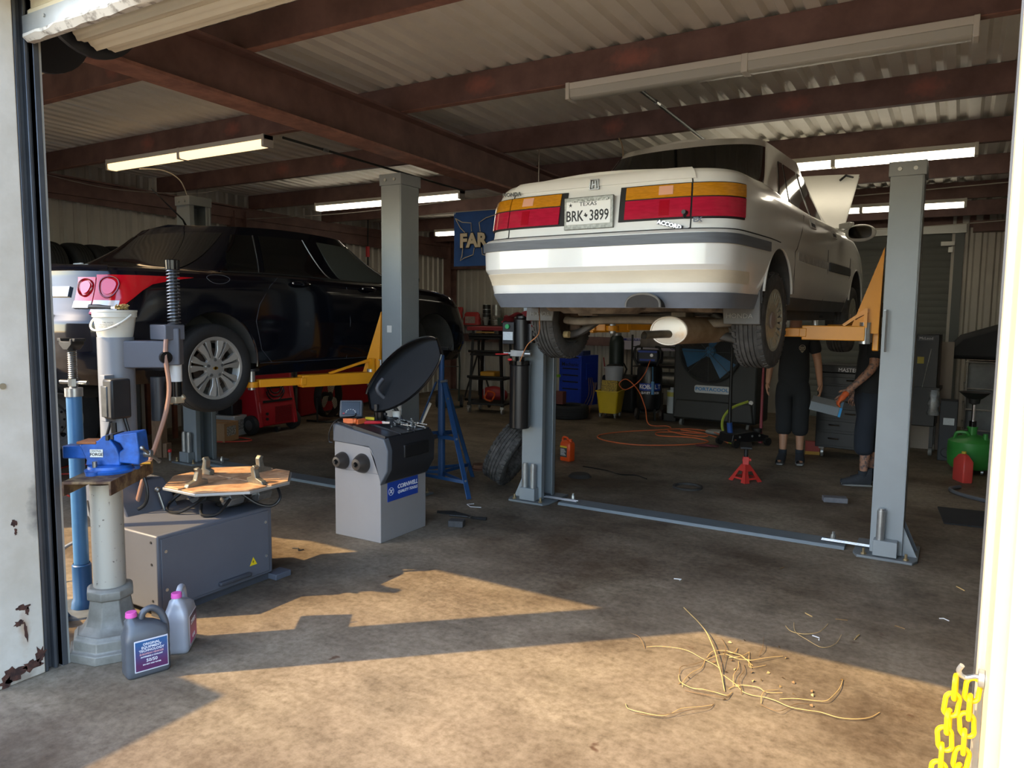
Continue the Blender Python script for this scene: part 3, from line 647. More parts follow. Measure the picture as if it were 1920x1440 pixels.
for sg in (1, -1): mb = MB(); mb.box((sg*.72-.03, 1.42, .14), (sg*.72+.03, 3.4, .24)); part(ACC, 'sill_flange', mb, MATS['rocker_grey'], .006)
mb = MB(); mb.box((-.5, 1.35, .10), (.42, 1.85, .22)); part(ACC, 'fuel_tank', mb, grime, .05)
mb = MB(); mb.add([V(p) for p in ((-.62,.18,.255),(.62,.18,.255),(.62,.75,.24),(-.62,.75,.24))], [(0,1,2,3)]); part(ACC, 'rear_pan', mb, grime)
for sg in (1, -1):
    mb = MB(); mb.tube(smooth_path([(sg*.62, .98, .02), (sg*.50, .93, .05), (sg*.33, .9, .145), (sg*.2, .9, .20), (sg*.05, .92, .19)], 5), [.034]*21, 10, flat=.8); part(ACC, 'control_arm', mb, M('arm_grey', '#57534e', .6, .4, var=.3, scale=8))
    mb = MB(); mb.cyl((sg*.615, .93, .02), (sg*.655, .93, .02), .026, n=14); part(ACC, 'arm_bushing', mb, M('bushing_tan', '#a58e62', .6))
    mb = MB(); mb.tube(smooth_path([(sg*.64, 1.25, .10), (sg*.45, 1.2, .16), (sg*.2, 1.15, .2)], 5), .022, 8); part(ACC, 'trailing_link', mb, MATS['arm_grey'])
    mb = MB(); mb.tube([(sg*.56+.055*math.cos(t), 1.05+.055*math.sin(t), .14+t*.0075) for t in [i*.45 for i in range(70)]], .008, 6); mb.cyl((sg*.56, 1.05, .02), (sg*.56, 1.05, .42), .025, n=12); part(ACC, 'coil_spring', mb, dark_steel)
    mb = MB(); mb.box((sg*.60-.05, .98, .02), (sg*.60+.04, 1.14, .24)); part(ACC, 'knuckle', mb, M('rust_brown', '#6b5646', .8, .3, var=.5, scale=14), .02)
mb = MB(); mb.tube(smooth_path([(-.5, .82, .2), (-.2, .8, .16), (.2, .8, .17), (.5, .84, .2)], 6), .02, 8); part(ACC, 'sway_bar', mb, MATS['arm_grey'])
muf = M('aluminised_muffler', '#b9a183', .42, .45, var=.25, scale=5, col2='#8f7454')
mb = MB()
def mufp(a, b):
    t = 2*PI*a; y = .48+.50*b; return V((.35+.118*math.cos(t)+.10*b, y+.0, .075+.086*math.sin(t)+.0))
mb.grid(mufp, 32, 6, cu=True); mf = part(ACC, 'muffler', mb, muf)
mb = MB(); ring = [mufp(i/32, 0) for i in range(32)]; mb.add(ring+[V((.35, .465, .075))], [(i, (i+1) % 32, 32) for i in range(32)]); mb.tube([p+V((0, 0, 0)) for p in ring], .006, 6, cyc=True); part(mf, 'muffler_end', mb, M('muffler_face', '#bdb3a2', .4, .4, scale=6, col2='#b08a5e', lo=.3, hi=.5))
mb = MB(); ring = [mufp(i/32, 1) for i in range(32)]; mb.add(ring+[V((.44, 1.0, .07))], [(i, (i+1) % 32, 32) for i in range(32)]); part(mf, 'muffler_cap', mb, muf)
mb = MB(); mb.tube([(.36, .50, .055), (.33, .36, .055), (.29, .25, .05)], .024, 14, caps=False); mb.tube([(.36, .50, .055), (.33, .36, .055), (.292, .252, .05)], .019, 14, caps=False); part(mf, 'tail_pipe', mb, M('pipe_brown', '#6f6350', .45, .6, var=.3, scale=20))
mb = MB(); mb.tube(smooth_path([(.42, .9, .05), (.52, 1.02, .03), (.66, 1.15, .04), (.60, 1.4, .12), (.3, 1.9, .14), (.1, 3.0, .13)], 6), .03, 12); part(ACC, 'exhaust_pipe', mb, M('pipe_tan', '#b08d66', .5, .4, var=.3))
mb = MB(); mb.tube(smooth_path([(.08, .95, .20), (.35, .93, .23), (.48, .96, .17), (.6, 1.02, .04)], 6), .03, 10); part(ACC, 'control_arm', mb, MATS['arm_grey'])
mb = MB(); mb.tube(smooth_path([(-.60, .86, .13), (-.45, .80, .12), (-.15, .76, .135), (.2, .76, .135), (.48, .80, .12), (.62, .88, .13)], 5), .032, 10, flat=.8); part(ACC, 'rear_crossmember', mb, M('crossmember_tan', '#7d7263', .7, .2, var=.35, scale=10))
mb = MB(); mb.lathe([(0, 0), (.24, 0), (.29, .03), (.31, .10)], (-.12, .47, .175), (0, 0, 1), 32); part(ACC, 'spare_wheel_well', mb, grime)
mb = MB(); mb.box((-.42, .70, .16), (-.30, .92, .24)); part(ACC, 'exhaust_hanger_bracket', mb, MATS['crossmember_tan'], .01)
mb = MB(); mb.box((.30, .62, .15), (.40, .78, .26)); part(ACC, 'exhaust_hanger_bracket', mb, MATS['crossmember_tan'], .01)
# exhaust cut-out: no hole, its shaded hollow painted as a dark patch
arc = [(.37+.105*math.cos(t), .215+.075*math.sin(t)**.7) for t in [PI*i/20 for i in range(21)]]
mb = MB(); mb.py(arc, .035, .12); part(ACC, 'notch_shade_patch', mb, M('notch_dark', '#2f2a24', .8, var=.3))
mb = MB(); mb.tube([(a, .036, b) for a, b in arc], .007, 6); part(ACC, 'notch_lip', mb, M('notch_lip', '#5e5a52', .7))
# ------------------------------------------------ black sedan on the left lift
CL = [(.20,.14,4.50,.80,.5,.6),(.30,.06,4.56,.86,.5,.6),(.42,.02,4.60,.885,.48,.6),(.58,.0,4.60,.895,.46,.6),(.66,.005,4.58,.898,.46,.6),(.72,.035,4.56,.897,.48,.6),(.80,.06,4.52,.895,.5,.62),(.92,.09,4.48,.888,.5,.65),(.99,.10,4.44,.872,.52,.7),(1.03,.10,4.4,.855,.52,.7),(1.055,.12,4.35,.82,.52,.7),(1.06,.15,4.3,.77,.52,.7)]
cru = Car(CL, [(0, .935), (.9, .94), (1.6, .945), (2.6, .92), (3.3, .905), (3.8, .86), (4.6, .72)], 3.4, .2, [(0, .97), (.9, 1), (3.7, 1), (4.6, .93)], ((1.02, .48, 3.80, .775, .55, .8), (1.355, 1.22, 2.78, .58, .34, .4), .03), (.055, 2.0, .95))
CRU = thing('black_sedan', 'dark navy four-door sedan raised on a lift beside the tire rack', 'car', (-5.64, 2.66, .93), 0)
navy = M('dark_car_paint', '#0b0d15', .12, 0, coat=.25, spec=.35)
CA = [(.97, .325, .385), (3.655, .325, .385)]
part(CRU, 'body_shell', body_mesh(cru, cols, rowsub(12, 4), CA), navy, sharp=30)
part(CRU, 'cabin_shell', gh_mesh(cru), navy, sharp=35)
def cpart(name, u0, u1, r0, r1, mat, off=.004, nu=14, nr=6, F=None, par=None):
    mb = MB(); patch(mb, F or cru.B, u0, u1, r0, r1, off, nu, nr); return part(par or CRU, name, mb, mat)
def cside(name, y0, y1, r0, r1, mat, sg=1, off=.004, nu=14, nr=6, par=None):
    a = lambda t: sg*cru.uy(y0(t) if callable(y0) else y0, r0+(r1-r0)*t); b = lambda t: sg*cru.uy(y1(t) if callable(y1) else y1, r0+(r1-r0)*t)
    return cpart(name, a if sg > 0 else b, b if sg > 0 else a, r0, r1, mat, off, nu, nr, par=par)
clear_red = M('bright_red_lens', '#c8101f', .1, 0, coat=1.0)
for sg in (1, -1):
    def S(f): return f
    o = cpart('tail_light', *( (lambda t: .52, lambda t: .70+.36*t**1.1) if sg > 0 else (lambda t: -(.70+.36*t**1.1), lambda t: -.52)), 4.9, 8.1, clear_red, .012, 18, 8)
    for (uc, ur, rc, rr_) in ((.63, .085, 7.05, .80), (.435, .06, 6.95, .62)):
        circ = [cru.B(sg*(uc+ur*math.cos(t)), rc+rr_*math.sin(t)) for t in [2*PI*i/28 for i in range(28)]]; nn_ = nrm(cru.B, sg*uc, rc); circ = [p+nn_*.018 for p in circ]; cc = sum(circ, V())/28
        mb = MB(); mb.tube(circ, .005, 6, cyc=True); rg_ = part(o, 'lamp_ring', mb, M('lamp_ring_red', '#7d0a14', .15, coat=1))
        mb = MB(); mb.add([cc+(p-cc)*.72+nn_*.002 for p in circ], [tuple(range(28))]); part(rg_, 'lamp_bulb', mb, M('lamp_bulb_red', '#e0445a', .15, coat=1))
    cpart('reverse_lamp', .36 if sg > 0 else -.51, .51 if sg > 0 else -.36, 5.45, 6.05, M('lamp_clear', '#d9d4d2', .12, .1, coat=1), .014, 10, 4, par=o)
    cpart('reverse_lamp', .525 if sg > 0 else -.72, .74 if sg > 0 else -.525, 5.1, 6.1, MATS['lamp_clear'], .014, 10, 4, par=o)
    cpart('lid_lamp', .36 if sg > 0 else -.51, .51 if sg > 0 else -.36, 6.05, 7.8, clear_red, .010, 10, 6, par=o)
cpart('lid_spoiler', -.62, .62, 8.9, 10.3, navy, .012, 40, 5)
cpart('chrome_bar', -.30, .30, 6.3, 6.9, M('dark_chrome', '#74777a', .12, .9), .016, 20, 4)
pf = plate(CRU, (0, .03, .62), 'KVF  8458', 'TEXAS', fr=M('plate_frame_dark', '#2c3034', .4))
bt = MB(); bt.box((-.06, .07, .865), (.06, .11, .90)); bt.box((-.025, .065, .845), (.03, .11, .925)); part(CRU, 'trunk_emblem', bt, M('badge_gold', '#b98a2e', .3, .8), .006)
def cgy(y0, y1, v0=.06, v1=.9): return lambda b: cru.gy(y0+(y1-y0)*b, v0+(v1-v0)*b)
cpart('rear_window', lambda v: -.74, lambda v: .74, .05, .92, glass_dark, .005, 36, 12, F=cru.G)
cpart('windshield', lambda v: 2.22, lambda v: 3.0, .06, .92, glass_dark, .005, 16, 8, F=cru.G); cpart('windshield', lambda v: -3.0, lambda v: -2.22, .06, .92, glass_dark, .005, 16, 8, F=cru.G)
pale_glass = M('window_pale', '#4a4f4b', .12, 0, spec=.6, var=0)  # opaque; lighter grey painted in for the paler wall behind the glass
gtrim = M('window_chrome', '#5f6163', .25, .6)
for sg in (1, -1):
    for nm, a, b, mt in (('quarter_window', (1.10, 1.36), (1.48, 1.56), glass_dark), ('rear_door_window', (1.54, 1.62), (2.28, 2.10), glass_dark), ('front_door_window', (2.42, 2.27), (3.32, 2.70), pale_glass)):
        f0, f1 = cgy(*a), cgy(*b); mb = MB()
        if sg > 0: patch(mb, cru.G, f0, f1, .06, .90, .005, 12, 10)
        else: patch(mb, cru.G, lambda t: -f1(t), lambda t: -f0(t), .06, .90, .005, 12, 10)
        part(CRU, nm, mb, mt)
        mb = MB(); q = [cru.G(sg*f1(t/10), .06+.84*t/10)+nrm(cru.G, sg*f1(t/10), .06+.84*t/10)*.006 for t in range(11)]; mb.tube(q, .006, 5); part(CRU, 'window_trim', mb, gtrim)
    q = [(sg*cru.gy(1.12+2.2*i/24, .03), .03) for i in range(25)]; part(CRU, 'belt_trim', seam(cru, cru.G, q, .006, .004), black_pl)
    for ys in ([(1.62, 11), (1.60, 9), (1.50, 7.5), (1.38, 6), (1.34, 4), (1.40, 2), (1.52, 1.05)], [(2.36, 11), (2.38, 8), (2.40, 4), (2.38, 1)], [(3.42, 10.5), (3.46, 8), (3.40, 4), (3.30, 1)], [(1.4, 1.05), (2.0, 1.0), (3.32, 1.0)]):
        part(CRU, 'door_seam', seam(cru, cru.B, [(sg*cru.uy(y, r), r) for y, r in ys], .003, .001), M('seam_dark', '#30343c', .6))
    for y in (1.72, 2.56):
        q = [cru.B(sg*cru.uy(y+.2*i/6, 8.0), 8.0)+V((sg*(.012+.022*math.sin(PI*i/6)), 0, 0)) for i in range(7)]; mb = MB(); mb.tube(q, [.012, .016, .017, .017, .017, .016, .012], 8, flat=1.2); h = part(CRU, 'door_handle', mb, navy)
        mb = MB(); mb.sph(cru.B(sg*cru.uy(y+.01, 8), 8)+V((sg*.022, 0, 0)), (.012, .012, .013), 8, 6); part(h, 'handle_tip', mb, chrome)
    for ay, az, ar in CA:
        part(CRU, 'wheel_well', well(sg, .885, .36, ay, az, ar-.004), M('well_grey', '#55534f', .85, var=.3, scale=6))
    q = [(sg*(.885-.0), CA[0][0]+CA[0][2]*math.cos(t), CA[0][1]+CA[0][2]*math.sin(t)) for t in [PI*(-.04+1.08*i/30) for i in range(31)]]; mb = MB(); mb.tube(q, .008, 6); part(CRU, 'arch_lip', mb, navy)
    m = MB(); m.sph((sg*1.0, 3.14, 1.03), (.10, .06, .075), 18, 12); mo = part(CRU, 'door_mirror', m, navy); m = MB(); m.bar((sg*.84, 3.18, .985), (sg*.94, 3.15, 1.0), .08, .04); part(mo, 'mirror_foot', m, black_pl, .01)
    add_wheel(CRU, (sg*.795, .97, .285), .335, .205, .228, 'spokes', sg, 0, rubber)
t = MB(); t.lathe([(.0, .0), (.14, .0), (.145, .02), (.06, .03)], (.80, 3.655, .26), (1, 0, 0), 36); part(CRU, 'brake_disc', t, M('brake_disc', '#6d655c', .5, .7, var=.3)); t = MB(); t.lathe([(.0, .0), (.14, .0), (.145, .02), (.06, .03)], (-.80, 3.655, .26), (-1, 0, 0), 36); part(CRU, 'brake_disc', t, MATS['brake_disc'])
t = MB(); t.tube([(.45, 3.65, .25), (.8, 3.66, .26)], .035, 10); t.cyl((.62, 3.62, .3), (.55, 3.6, .75), .04, n=12); part(CRU, 'strut', t, dark_steel)
rt_ = M('fuel_line', '#5b5f66', .4, .3)
q = [cru.B(cru.uy(1.02+.1*math.cos(t), 9.0)*1.0, 8.3+.75*math.sin(t)*1.0)+V((.002, 0, 0)) for t in [2*PI*i/24 for i in range(24)]]; mb = MB(); mb.tube(q, .0025, 5, cyc=True); part(CRU, 'fuel_door_seam', mb, rt_)
mb = MB(); mb.box((-.78, .6, .19), (.78, 4.3, .32)); part(CRU, 'floor_pan', mb, dark_steel, .04)
mb = MB(); mb.tube([(0, 1.40, 1.40), (0, 1.36, 1.47), (0, 1.08, 1.69)], [.012, .007, .003], 8); mb.sph((0, 1.44, 1.40), (.025, .07, .022), 12, 8); part(CRU, 'roof_antenna', mb, blk_gloss)
q = [cru.G(-.34+.17*i/8, .35+.05*math.sin(i*1.7))+nrm(cru.G, -.34+.17*i/8, .35)*.007 for i in range(9)]; mb = MB(); mb.tube(q, [.004, .012, .028, .03, .02, .012, .018, .012, .003], 6, flat=.12); part(CRU, 'window_sticker', mb, M('sticker_white', '#c9ccc8', .5))
mb = MB(); mb.tube(smooth_path([(.55, .14, .76), (.72, .27, .70), (.8, .36, .62)], 4), .004, 5); part(CRU, 'bumper_gap', mb, seam_m)
# ================================================================ LIFTS
lift_grey = M('lift_grey_paint', '#8d9496', .42, .15, var=.08, scale=3); orange_p = M('lift_orange_paint', '#e09414', .4, 0, var=.08, scale=5)
zinc = M('zinc_plated', '#c3c6c4', .3, .8, var=.15, scale=20); base_grey = M('base_grey_paint', '#757b7d', .5, .15, var=.12, scale=5)
def lift(name, label, lx, rx, yf, hL, hR, w, dp, arm_z, arms):
    T = thing(name, label, 'car lift', ((lx+rx)/2, yf, 0)); ox, oy = (lx+rx)/2, yf
    for sg, x, H in ((-1, lx-ox, hL), (1, rx-ox, hR)):       # x = inner face of post; channel opens toward the centre
        o = x+sg*w; a, b = min(x, o), max(x, o); mb = MB(); t = .012
        mb.box((a, 0, .02), (b, t, H)); mb.box((a, dp-t, .02), (b, dp, H)); bx = (o-t, o) if sg > 0 else (o, o+t)
        mb.box((bx[0], 0, .02), (bx[1], dp, H)); ix = (x, x+sg*.012)
        mb.box((min(ix), 0, .02), (max(ix), .055, H)); mb.box((min(ix), dp-.055, .02), (max(ix), dp, H))
        p = part(T, 'post', mb, lift_grey, .006)
        mb = MB(); mb.box((a-.012, -.012, H-.085), (b+.012, dp+.012, H+.01)); c = part(p, 'post_cap', mb, lift_grey, .004)
        for k in (.27, .73): mb = MB(); mb.cyl((a+(b-a)*k, -.012, H-.04), (a+(b-a)*k, -.020, H-.04), .013, n=10); part(p, 'cap_bolt', mb, zinc)
        bp = MB(); e = .10; bp.pz([(a-e*.7, -.11), (b+e*.7, -.11), (b+e, -.04), (b+e, dp+.08), (a-e, dp+.08), (a-e, -.04)], 0, .018); part(T, 'base_plate', bp, base_grey, .003)
        mb = MB(); mb.px([(0, .018), (-.09, .018), (0, .20)], a, a+.01) if False else None
        for g0 in (.03, dp-.05): g = MB(); g.py([(o, .018), (o+sg*.09, .018), (o, .22)], g0, g0+.012); part(T, 'gusset', g, lift_grey)
        for k, (bx_, by_) in enumerate(((a-.03, -.07), (b+.03, -.07), (o+sg*.06, dp+.03))):
            mb = MB(); mb.cyl((bx_, by_, .018), (bx_, by_, .03), .018, n=6); mb.cyl((bx_, by_, .03), (bx_, by_, .06), .009, n=8); part(T, 'anchor_bolt', mb, M('anchor_brass', '#9c8a68', .45, .7))
        mb = MB(); m0 = (a+b)/2
        pk = MB(); pk.box((m0-.075, -.085, .022), (m0+.075, -.005, .13)); pr = part(T, 'adapter_rack', pk, lift_grey, .004)
        for k in ((-.04, .04) if sg < 0 else (-.035,)):
            mb = MB(); mb.cyl((m0+k, -.045, .13), (m0+k, -.045, .33), .026, n=18); mb.cyl((m0+k, -.045, .33), (m0+k, -.045, .345), .02, n=18); part(pr, 'height_adapter', mb, zinc)
        cgx = MB(); cgx.box((x-sg*.06 if sg > 0 else x+.02, .05, arm_z-.12), (x-.02 if sg > 0 else x+.06, dp-.05, arm_z+.45)); part(T, 'carriage', cgx, orange_p, .006)
        yl = MB(); yl.add([(x-sg*.01, .0, arm_z+.58), (x-sg*.01, .02, arm_z+.58), (x-sg*.02, -.02, arm_z+.0), (x-sg*.20, -.05, arm_z+.0), (x-sg*.20, -.03, arm_z+.0), (x-sg*.02, .0, arm_z)], [(0,1,4,3), (0,3,2), (1,5,4), (2,3,4,5)]); part(T, 'carriage_gusset', yl, orange_p)
        for (dx, dy, L2) in arms[sg]:
            px, py = x-sg*.10, dp*.5+(.16 if dy > 0 else -.16); e = V((px+dx, py+dy, arm_z)); s0 = V((px, py, arm_z)); d = (e-s0); L = d.length; d.normalize(); mid = s0+d*(L*.62)
            mb = MB(); mb.bar(s0, mid, .11, .10); ar = part(T, 'swing_arm', mb, orange_p, .005)
            mb = MB(); mb.bar(mid-d*.05, e-d*.05, .075, .062); part(ar, 'arm_extension', mb, orange_p, .004)
            mb = MB(); mb.bar(mid-d*.03, mid+d*.015, .125, .06); part(ar, 'arm_collar', mb, orange_p, .004)
            mb = MB(); mb.add([s0+V((0, 0, .17))-d*.02, s0+V((0, 0, .145))-d*.02, mid-d*.25+V((0, 0, .05)), mid-d*.28+V((0, 0, .05))], [(0,1,2,3)]); mb.bar(s0+V((0, 0, .16)), mid-d*.26+V((0, 0, .052)), .016, .02); mb.bar(s0+V((0,0,.04)), s0+V((0,0,.17)), .10, .02, (d.x,d.y,0)); part(ar, 'arm_brace', mb, orange_p)
            mb = MB(); mb.cyl(s0-V((0, 0, .07)), s0+V((0, 0, .075)), .036, n=18); part(ar, 'arm_pin', mb, zinc)
            mb = MB(); mb.cyl(e-V((0, 0, .03)), e+V((0, 0, .015)), .055, n=22); part(ar, 'pad_ring', mb, orange_p, .003)
            mb = MB(); mb.cyl(e-V((0, 0, .05)), e+V((0, 0, .10)), .028, n=18); pd = part(ar, 'lift_pad', mb, zinc); mb = MB(); mb.cyl(e+V((0, 0, .10)), e+V((0, 0, .118)), .06, n=20); part(pd, 'pad_rubber', mb, black_pl)
            mb = MB(); mb.tube([s0+V((sg*.11, -.02, .16)), s0+V((sg*.13, -.02, .16)), s0+V((sg*.13, -.02, -.12))], .007, 6); mb2 = MB(); part(ar, 'arm_lock_rod', mb, zinc)
    cov = MB(); i0, i1 = lx-ox+.16, rx-ox-.16; cov.px([(.02, 0), (.0, .0), (.015, .022), (.20, .022), (.215, 0)], i0, i1); part(T, 'floor_cover', cov, M('cover_grey', '#7d878b', .45, .3, var=.1), .002)
    for x in (i0-.0, i1):
        mb = MB(); mb.cyl((x-.2 if x > 0 else x, .06, .035), (x if x > 0 else x+.2, .06, .035), .008, n=8) if False else mb.cyl((x-.16, .05, .04), (x+.16, .05, .04), .007, n=8); mb.cyl((x-.16, .08, .04), (x+.16, .08, .04), .007, n=8); part(T, 'lift_cable', mb, zinc)
        mb = MB(); k = -.09 if x > 0 else .09; mb.cyl((x+k, .12, .022), (x+k, .12, .07), .02, .016, n=8); mb.cyl((x+k, .12, .07), (x+k, .12, .09), .010, n=8); part(T, 'cover_bolt', mb, zinc)
    return T
RL = lift('two_post_lift', 'grey two-post car lift with orange arms under the white sedan', -3.05, -.445, 5.62, 2.66, 2.66, .20, .25, 1.535, {-1: [(.40, .03, 1), (.55, .8, 1)], 1: [(-.64, -.06, 1), (-.5, .85, 1)]})
LL = lift('two_post_lift', 'grey two-post car lift with orange arms under the dark navy sedan', -6.93, -4.335, 5.02, 2.82, 2.81, .215, .25, 1.07, {-1: [(.42, -.85, 1), (.5, .8, 1)], 1: [(-.36, -1.0, 1), (-.5, .85, 1)]})
mb = MB(); mb.box((-4.335+5.6325+.02+.04, -.004, 1.47), (-4.335+5.6325+.02+.09, .0, 1.53)) ; part(LL, 'maker_sticker', mb, M('sticker_paper', '#cfcfca', .6))
# hydraulic power unit on the left post of the right lift
PX = -3.25-(-3.05-.445)/2; py = -.12
mb = MB(); mb.cyl((PX+.04, py, .66), (PX+.04, py, 1.21), .088, n=28); pu = part(RL, 'power_unit', mb, M('tank_black', '#1c1b1b', .3), .008)
mb = MB(); mb.cyl((PX+.04, py, 1.21), (PX+.04, py, 1.245), .094, n=28); mb.cyl((PX+.04, py, 1.245), (PX+.04, py, 1.28), .04, n=16); part(pu, 'tank_lid', mb, blk_gloss)
mb = MB(); mb.box((PX-.03, py-.05, 1.28), (PX+.10, py+.05, 1.335)); mb.cyl((PX-.11, py-.02, 1.305), (PX+.15, py-.02, 1.305), .013, n=10); mb.cyl((PX+.1, py-.02, 1.305), (PX+.16, py-.02, 1.305), .02, n=10); part(pu, 'valve_block', mb, zinc, .003)
mb = MB(); mb.tube([(PX-.05, py-.05, 1.30), (PX-.16, py-.08, 1.295)], .006, 6); mb.sph((PX-.005, py-.095, 1.255), (.025, .012, .012), 10, 6); part(pu, 'release_knob', mb, M('knob_red', '#c02a2a', .4))
mb = MB(); mb.cyl((PX+.06, py, 1.335), (PX+.06, py, 1.60), .075, n=24); mb.cyl((PX+.06, py, 1.60), (PX+.06, py, 1.63), .055, n=20); part(pu, 'pump_motor', mb, M('motor_black', '#141414', .35), .006)
mb = MB(); mb.box((PX-.09, py-.085, 1.385), (PX+.025, py+.02, 1.575)); sb = part(pu, 'switch_box', mb, black_pl, .006)
mb = MB(); mb.cyl((PX-.035, py-.085, 1.535), (PX-.035, py-.10, 1.535), .02, n=16); part(sb, 'up_button', mb, M('button_green', '#1f9a55', .35))
mb = MB(); mb.box((PX-.082, py-.087, 1.42), (PX+.015, py-.084, 1.49)); part(sb, 'rating_label', mb, M('label_pale', '#cfd8dc', .5, var=.15, scale=60))
mb = MB(); mb.cyl((PX+.155, py-.01, 1.40), (PX+.155, py-.01, 1.56), .035, n=16); part(pu, 'capacitor', mb, M('motor_black', '#141414'))
mb = MB()
mb.grid(lambda a, b: V((PX-.10+.33*a, py-.09+.18*b, 1.645-.02*math.sin(a*9)-.03*abs(b-.5)-(.09 if a > .9 else 0)-(.06 if a < .08 else 0)+.012*math.sin(b*7+a*5))), 24, 8); rg = single('red_shop_rag', 'red shop rag draped over the black lift motor', 'rag', mb, M('rag_red', '#a8323a', .9, var=.3, scale=14), (RL.location.x, RL.location.y, 0))
# red safety knob near the left post
mb = MB(); mb.cyl((-1.62, -.10, .02), (-1.62, -.10, .11), .012, n=8); k = part(LL, 'lock_release', mb, zinc); mb = MB(); mb.sph((-1.62, -.10, .125), .022, 10, 8); part(k, 'release_ball', mb, M('knob_red', '#c02a2a'))
# ================================================================ LIGHT FIXTURES
fx_white = M('fixture_white', '#dcd8cc', .45); lens_off = M('diffuser_off', '#c3c2b6', .4, 0, trans=.0)
lit = M('diffuser_lit', (1.0, .68, .36), .5, emit=1.15); litc = M('tube_lit', (1.0, .90, .72), .5, emit=4.5)
def fixture(x0, x1, y, z, label, on, mats=None):
    T = thing('light_fixture', label, 'light', ((x0+x1)/2, y, z), 0); h = (x1-x0)/2
    mb = MB(); mb.box((-h, -.055, -.045), (h, .055, 0)); part(T, 'housing', mb, fx_white, .004)
    for a, b in ((-h+.03, -.012), (.012, h-.03)):
        mb = MB(); mb.px([(-.055, -.045), (.055, -.045), (.05, -.095), (.035, -.105), (-.035, -.105), (-.05, -.095)], a, b); part(T, 'diffuser', mb, (mats or lit) if on else lens_off, .004)
    for a in (-h, h-.03): mb = MB(); mb.box((a, -.06, -.11), (a+.03, .06, .002)); part(T, 'end_cap', mb, fx_white, .004)
    mb = MB(); mb.box((-.02, -.058, -.108), (.02, .058, .001)); part(T, 'joint_clip', mb, fx_white, .003)
    return T
def pb(y): return zr(y)-.2
fixture(-2.42, .005, 4.78, pb(4.75), 'long white tube fixture with unlit diffusers, the only dark one', 0)
fixture(-7.90, -5.45, 4.78, pb(4.75), 'lit tube fixture above the dark navy sedan', 1)
fixture(-2.28, .06, 7.78, pb(7.75), 'lit tube fixture above the raised white hood', 1, litc)
fixture(-7.90, -5.40, 7.78, pb(7.75), 'lit tube fixture between the side wall and the grey lift post', 1, litc)
fixture(-8.05, -5.6, 10.78, pb(10.75), 'lit tube fixture behind the blue banner', 1, litc)
fixture(-2.35, .0, 10.78, pb(10.75), 'lit tube fixture near the slatted roll-up door', 1, litc)
# conduits and loose wires
def wire(name, label, pts, r, mat, cat='cable', n=6): 
    mb = MB(); mb.tube(smooth_path(pts, n), r, 6); return single(name, label, cat, mb, mat)
cond = M('conduit_grey', '#5d615f', .4, .6)
for x, lab in ((-2.0, 'grey conduit pipe above the white sedan'), (-5.35, 'grey conduit pipe above the dark navy sedan')):
    mb = MB(); mb.tube([(x, y, zr(y)-.217) for y in (4.86, 6.2, 7.70)], .012, 8); T = single('conduit_pipe', lab, 'pipe', mb, cond)
    mb = MB(); mb.cyl((x, 5.35, zr(5.35)-.217), (x, 5.42, zr(5.4)-.217), .018, n=8); part(T, 'coupling', mb, zinc)
wv = M('wire_pale', '#a59f94', .6)
wire('hanging_wire', 'pale wire sagging along the eave by the side wall', [(-9.2, 4.75, 3.2), (-8.9, 5.2, 3.1), (-8.6, 5.6, 3.07), (-8.3, 6.1, 3.1), (-8.1, 6.3, 3.16)], .005, wv)
wire('hanging_wire', 'pale wire curving from the fixture down to the lift post', [(-7.5, 4.85, 3.12), (-7.25, 4.95, 3.1), (-7.08, 5.02, 3.0), (-7.04, 5.08, 2.84)], .006, wv)
wire('hanging_wire', 'pale wire strung between the rafter and side wall', [(-9.2, 7.6, 3.0), (-7, 7.68, 2.98), (-4.2, 7.7, 3.08)], .006, wv)
wire('hanging_wire', 'pale wire crossing behind the raised hood', [(-3.9, 9.2, 3.02), (-1.5, 9.2, 2.98), (1.5, 9.2, 3.06)], .006, wv)
wire('hanging_wire', 'thin pale wire lower across the roll-up door', [(-3.9, 11.8, 2.93), (-1, 11.8, 2.88), (1.5, 11.8, 2.97)], .006, wv)
wire('hanging_wire', 'tan wire bowing up behind the white trunk to the purlin', [(-2.66, 6.24, 3.19), (-2.62, 6.22, 3.12), (-2.6, 6.2, 2.98), (-2.62, 6.2, 2.7)], .007, M('wire_tan', '#b59c7c', .6))
wire('hanging_wire', 'copper wire dangling from under the white bumper', [(-2.60, 4.738, 1.80), (-2.59, 4.70, 1.68), (-2.53, 4.6, 1.6), (-2.55, 4.62, 1.5), (-2.65, 4.64, 1.42), (-2.72, 4.66, 1.3)], .004, M('copper', '#a8744c', .4, .7))
# ================================================================ FRONT LEFT: VISE PEDESTAL
def rpoly(n, r, rot=0): return [(r*math.cos(2*PI*i/n+rot), r*math.sin(2*PI*i/n+rot)) for i in range(n)]
def loft(mb, secs, cap=True):          # secs: list of (poly2d, z) same length
    n = len(secs[0][0]); q = [(p[0], p[1], z) for pl, z in secs for p in pl]
    f = [(k*n+i, k*n+(i+1) % n, (k+1)*n+(i+1) % n, (k+1)*n+i) for k in range(len(secs)-1) for i in range(n)]
    if cap: f += [tuple(range(n))[::-1], tuple(range((len(secs)-1)*n, len(secs)*n))]
    return mb.add(q, f)
cast = M('cast_grey_paint', '#8d8a80', .55, .2, var=.25, scale=7, col2='#6d695f'); pipe_p = M('chipped_grey_pipe', '#aaa598', .45, .3, scale=38, col2='#57524b', lo=.30, hi=.36)
PD = thing('vise_pedestal', 'grey cast pedestal with octagonal foot, chipped pipe and rusty channel top', 'pedestal', (-3.45, 2.0, 0), .25)
o8 = lambda r: rpoly(8, r/math.cos(PI/8), PI/8)
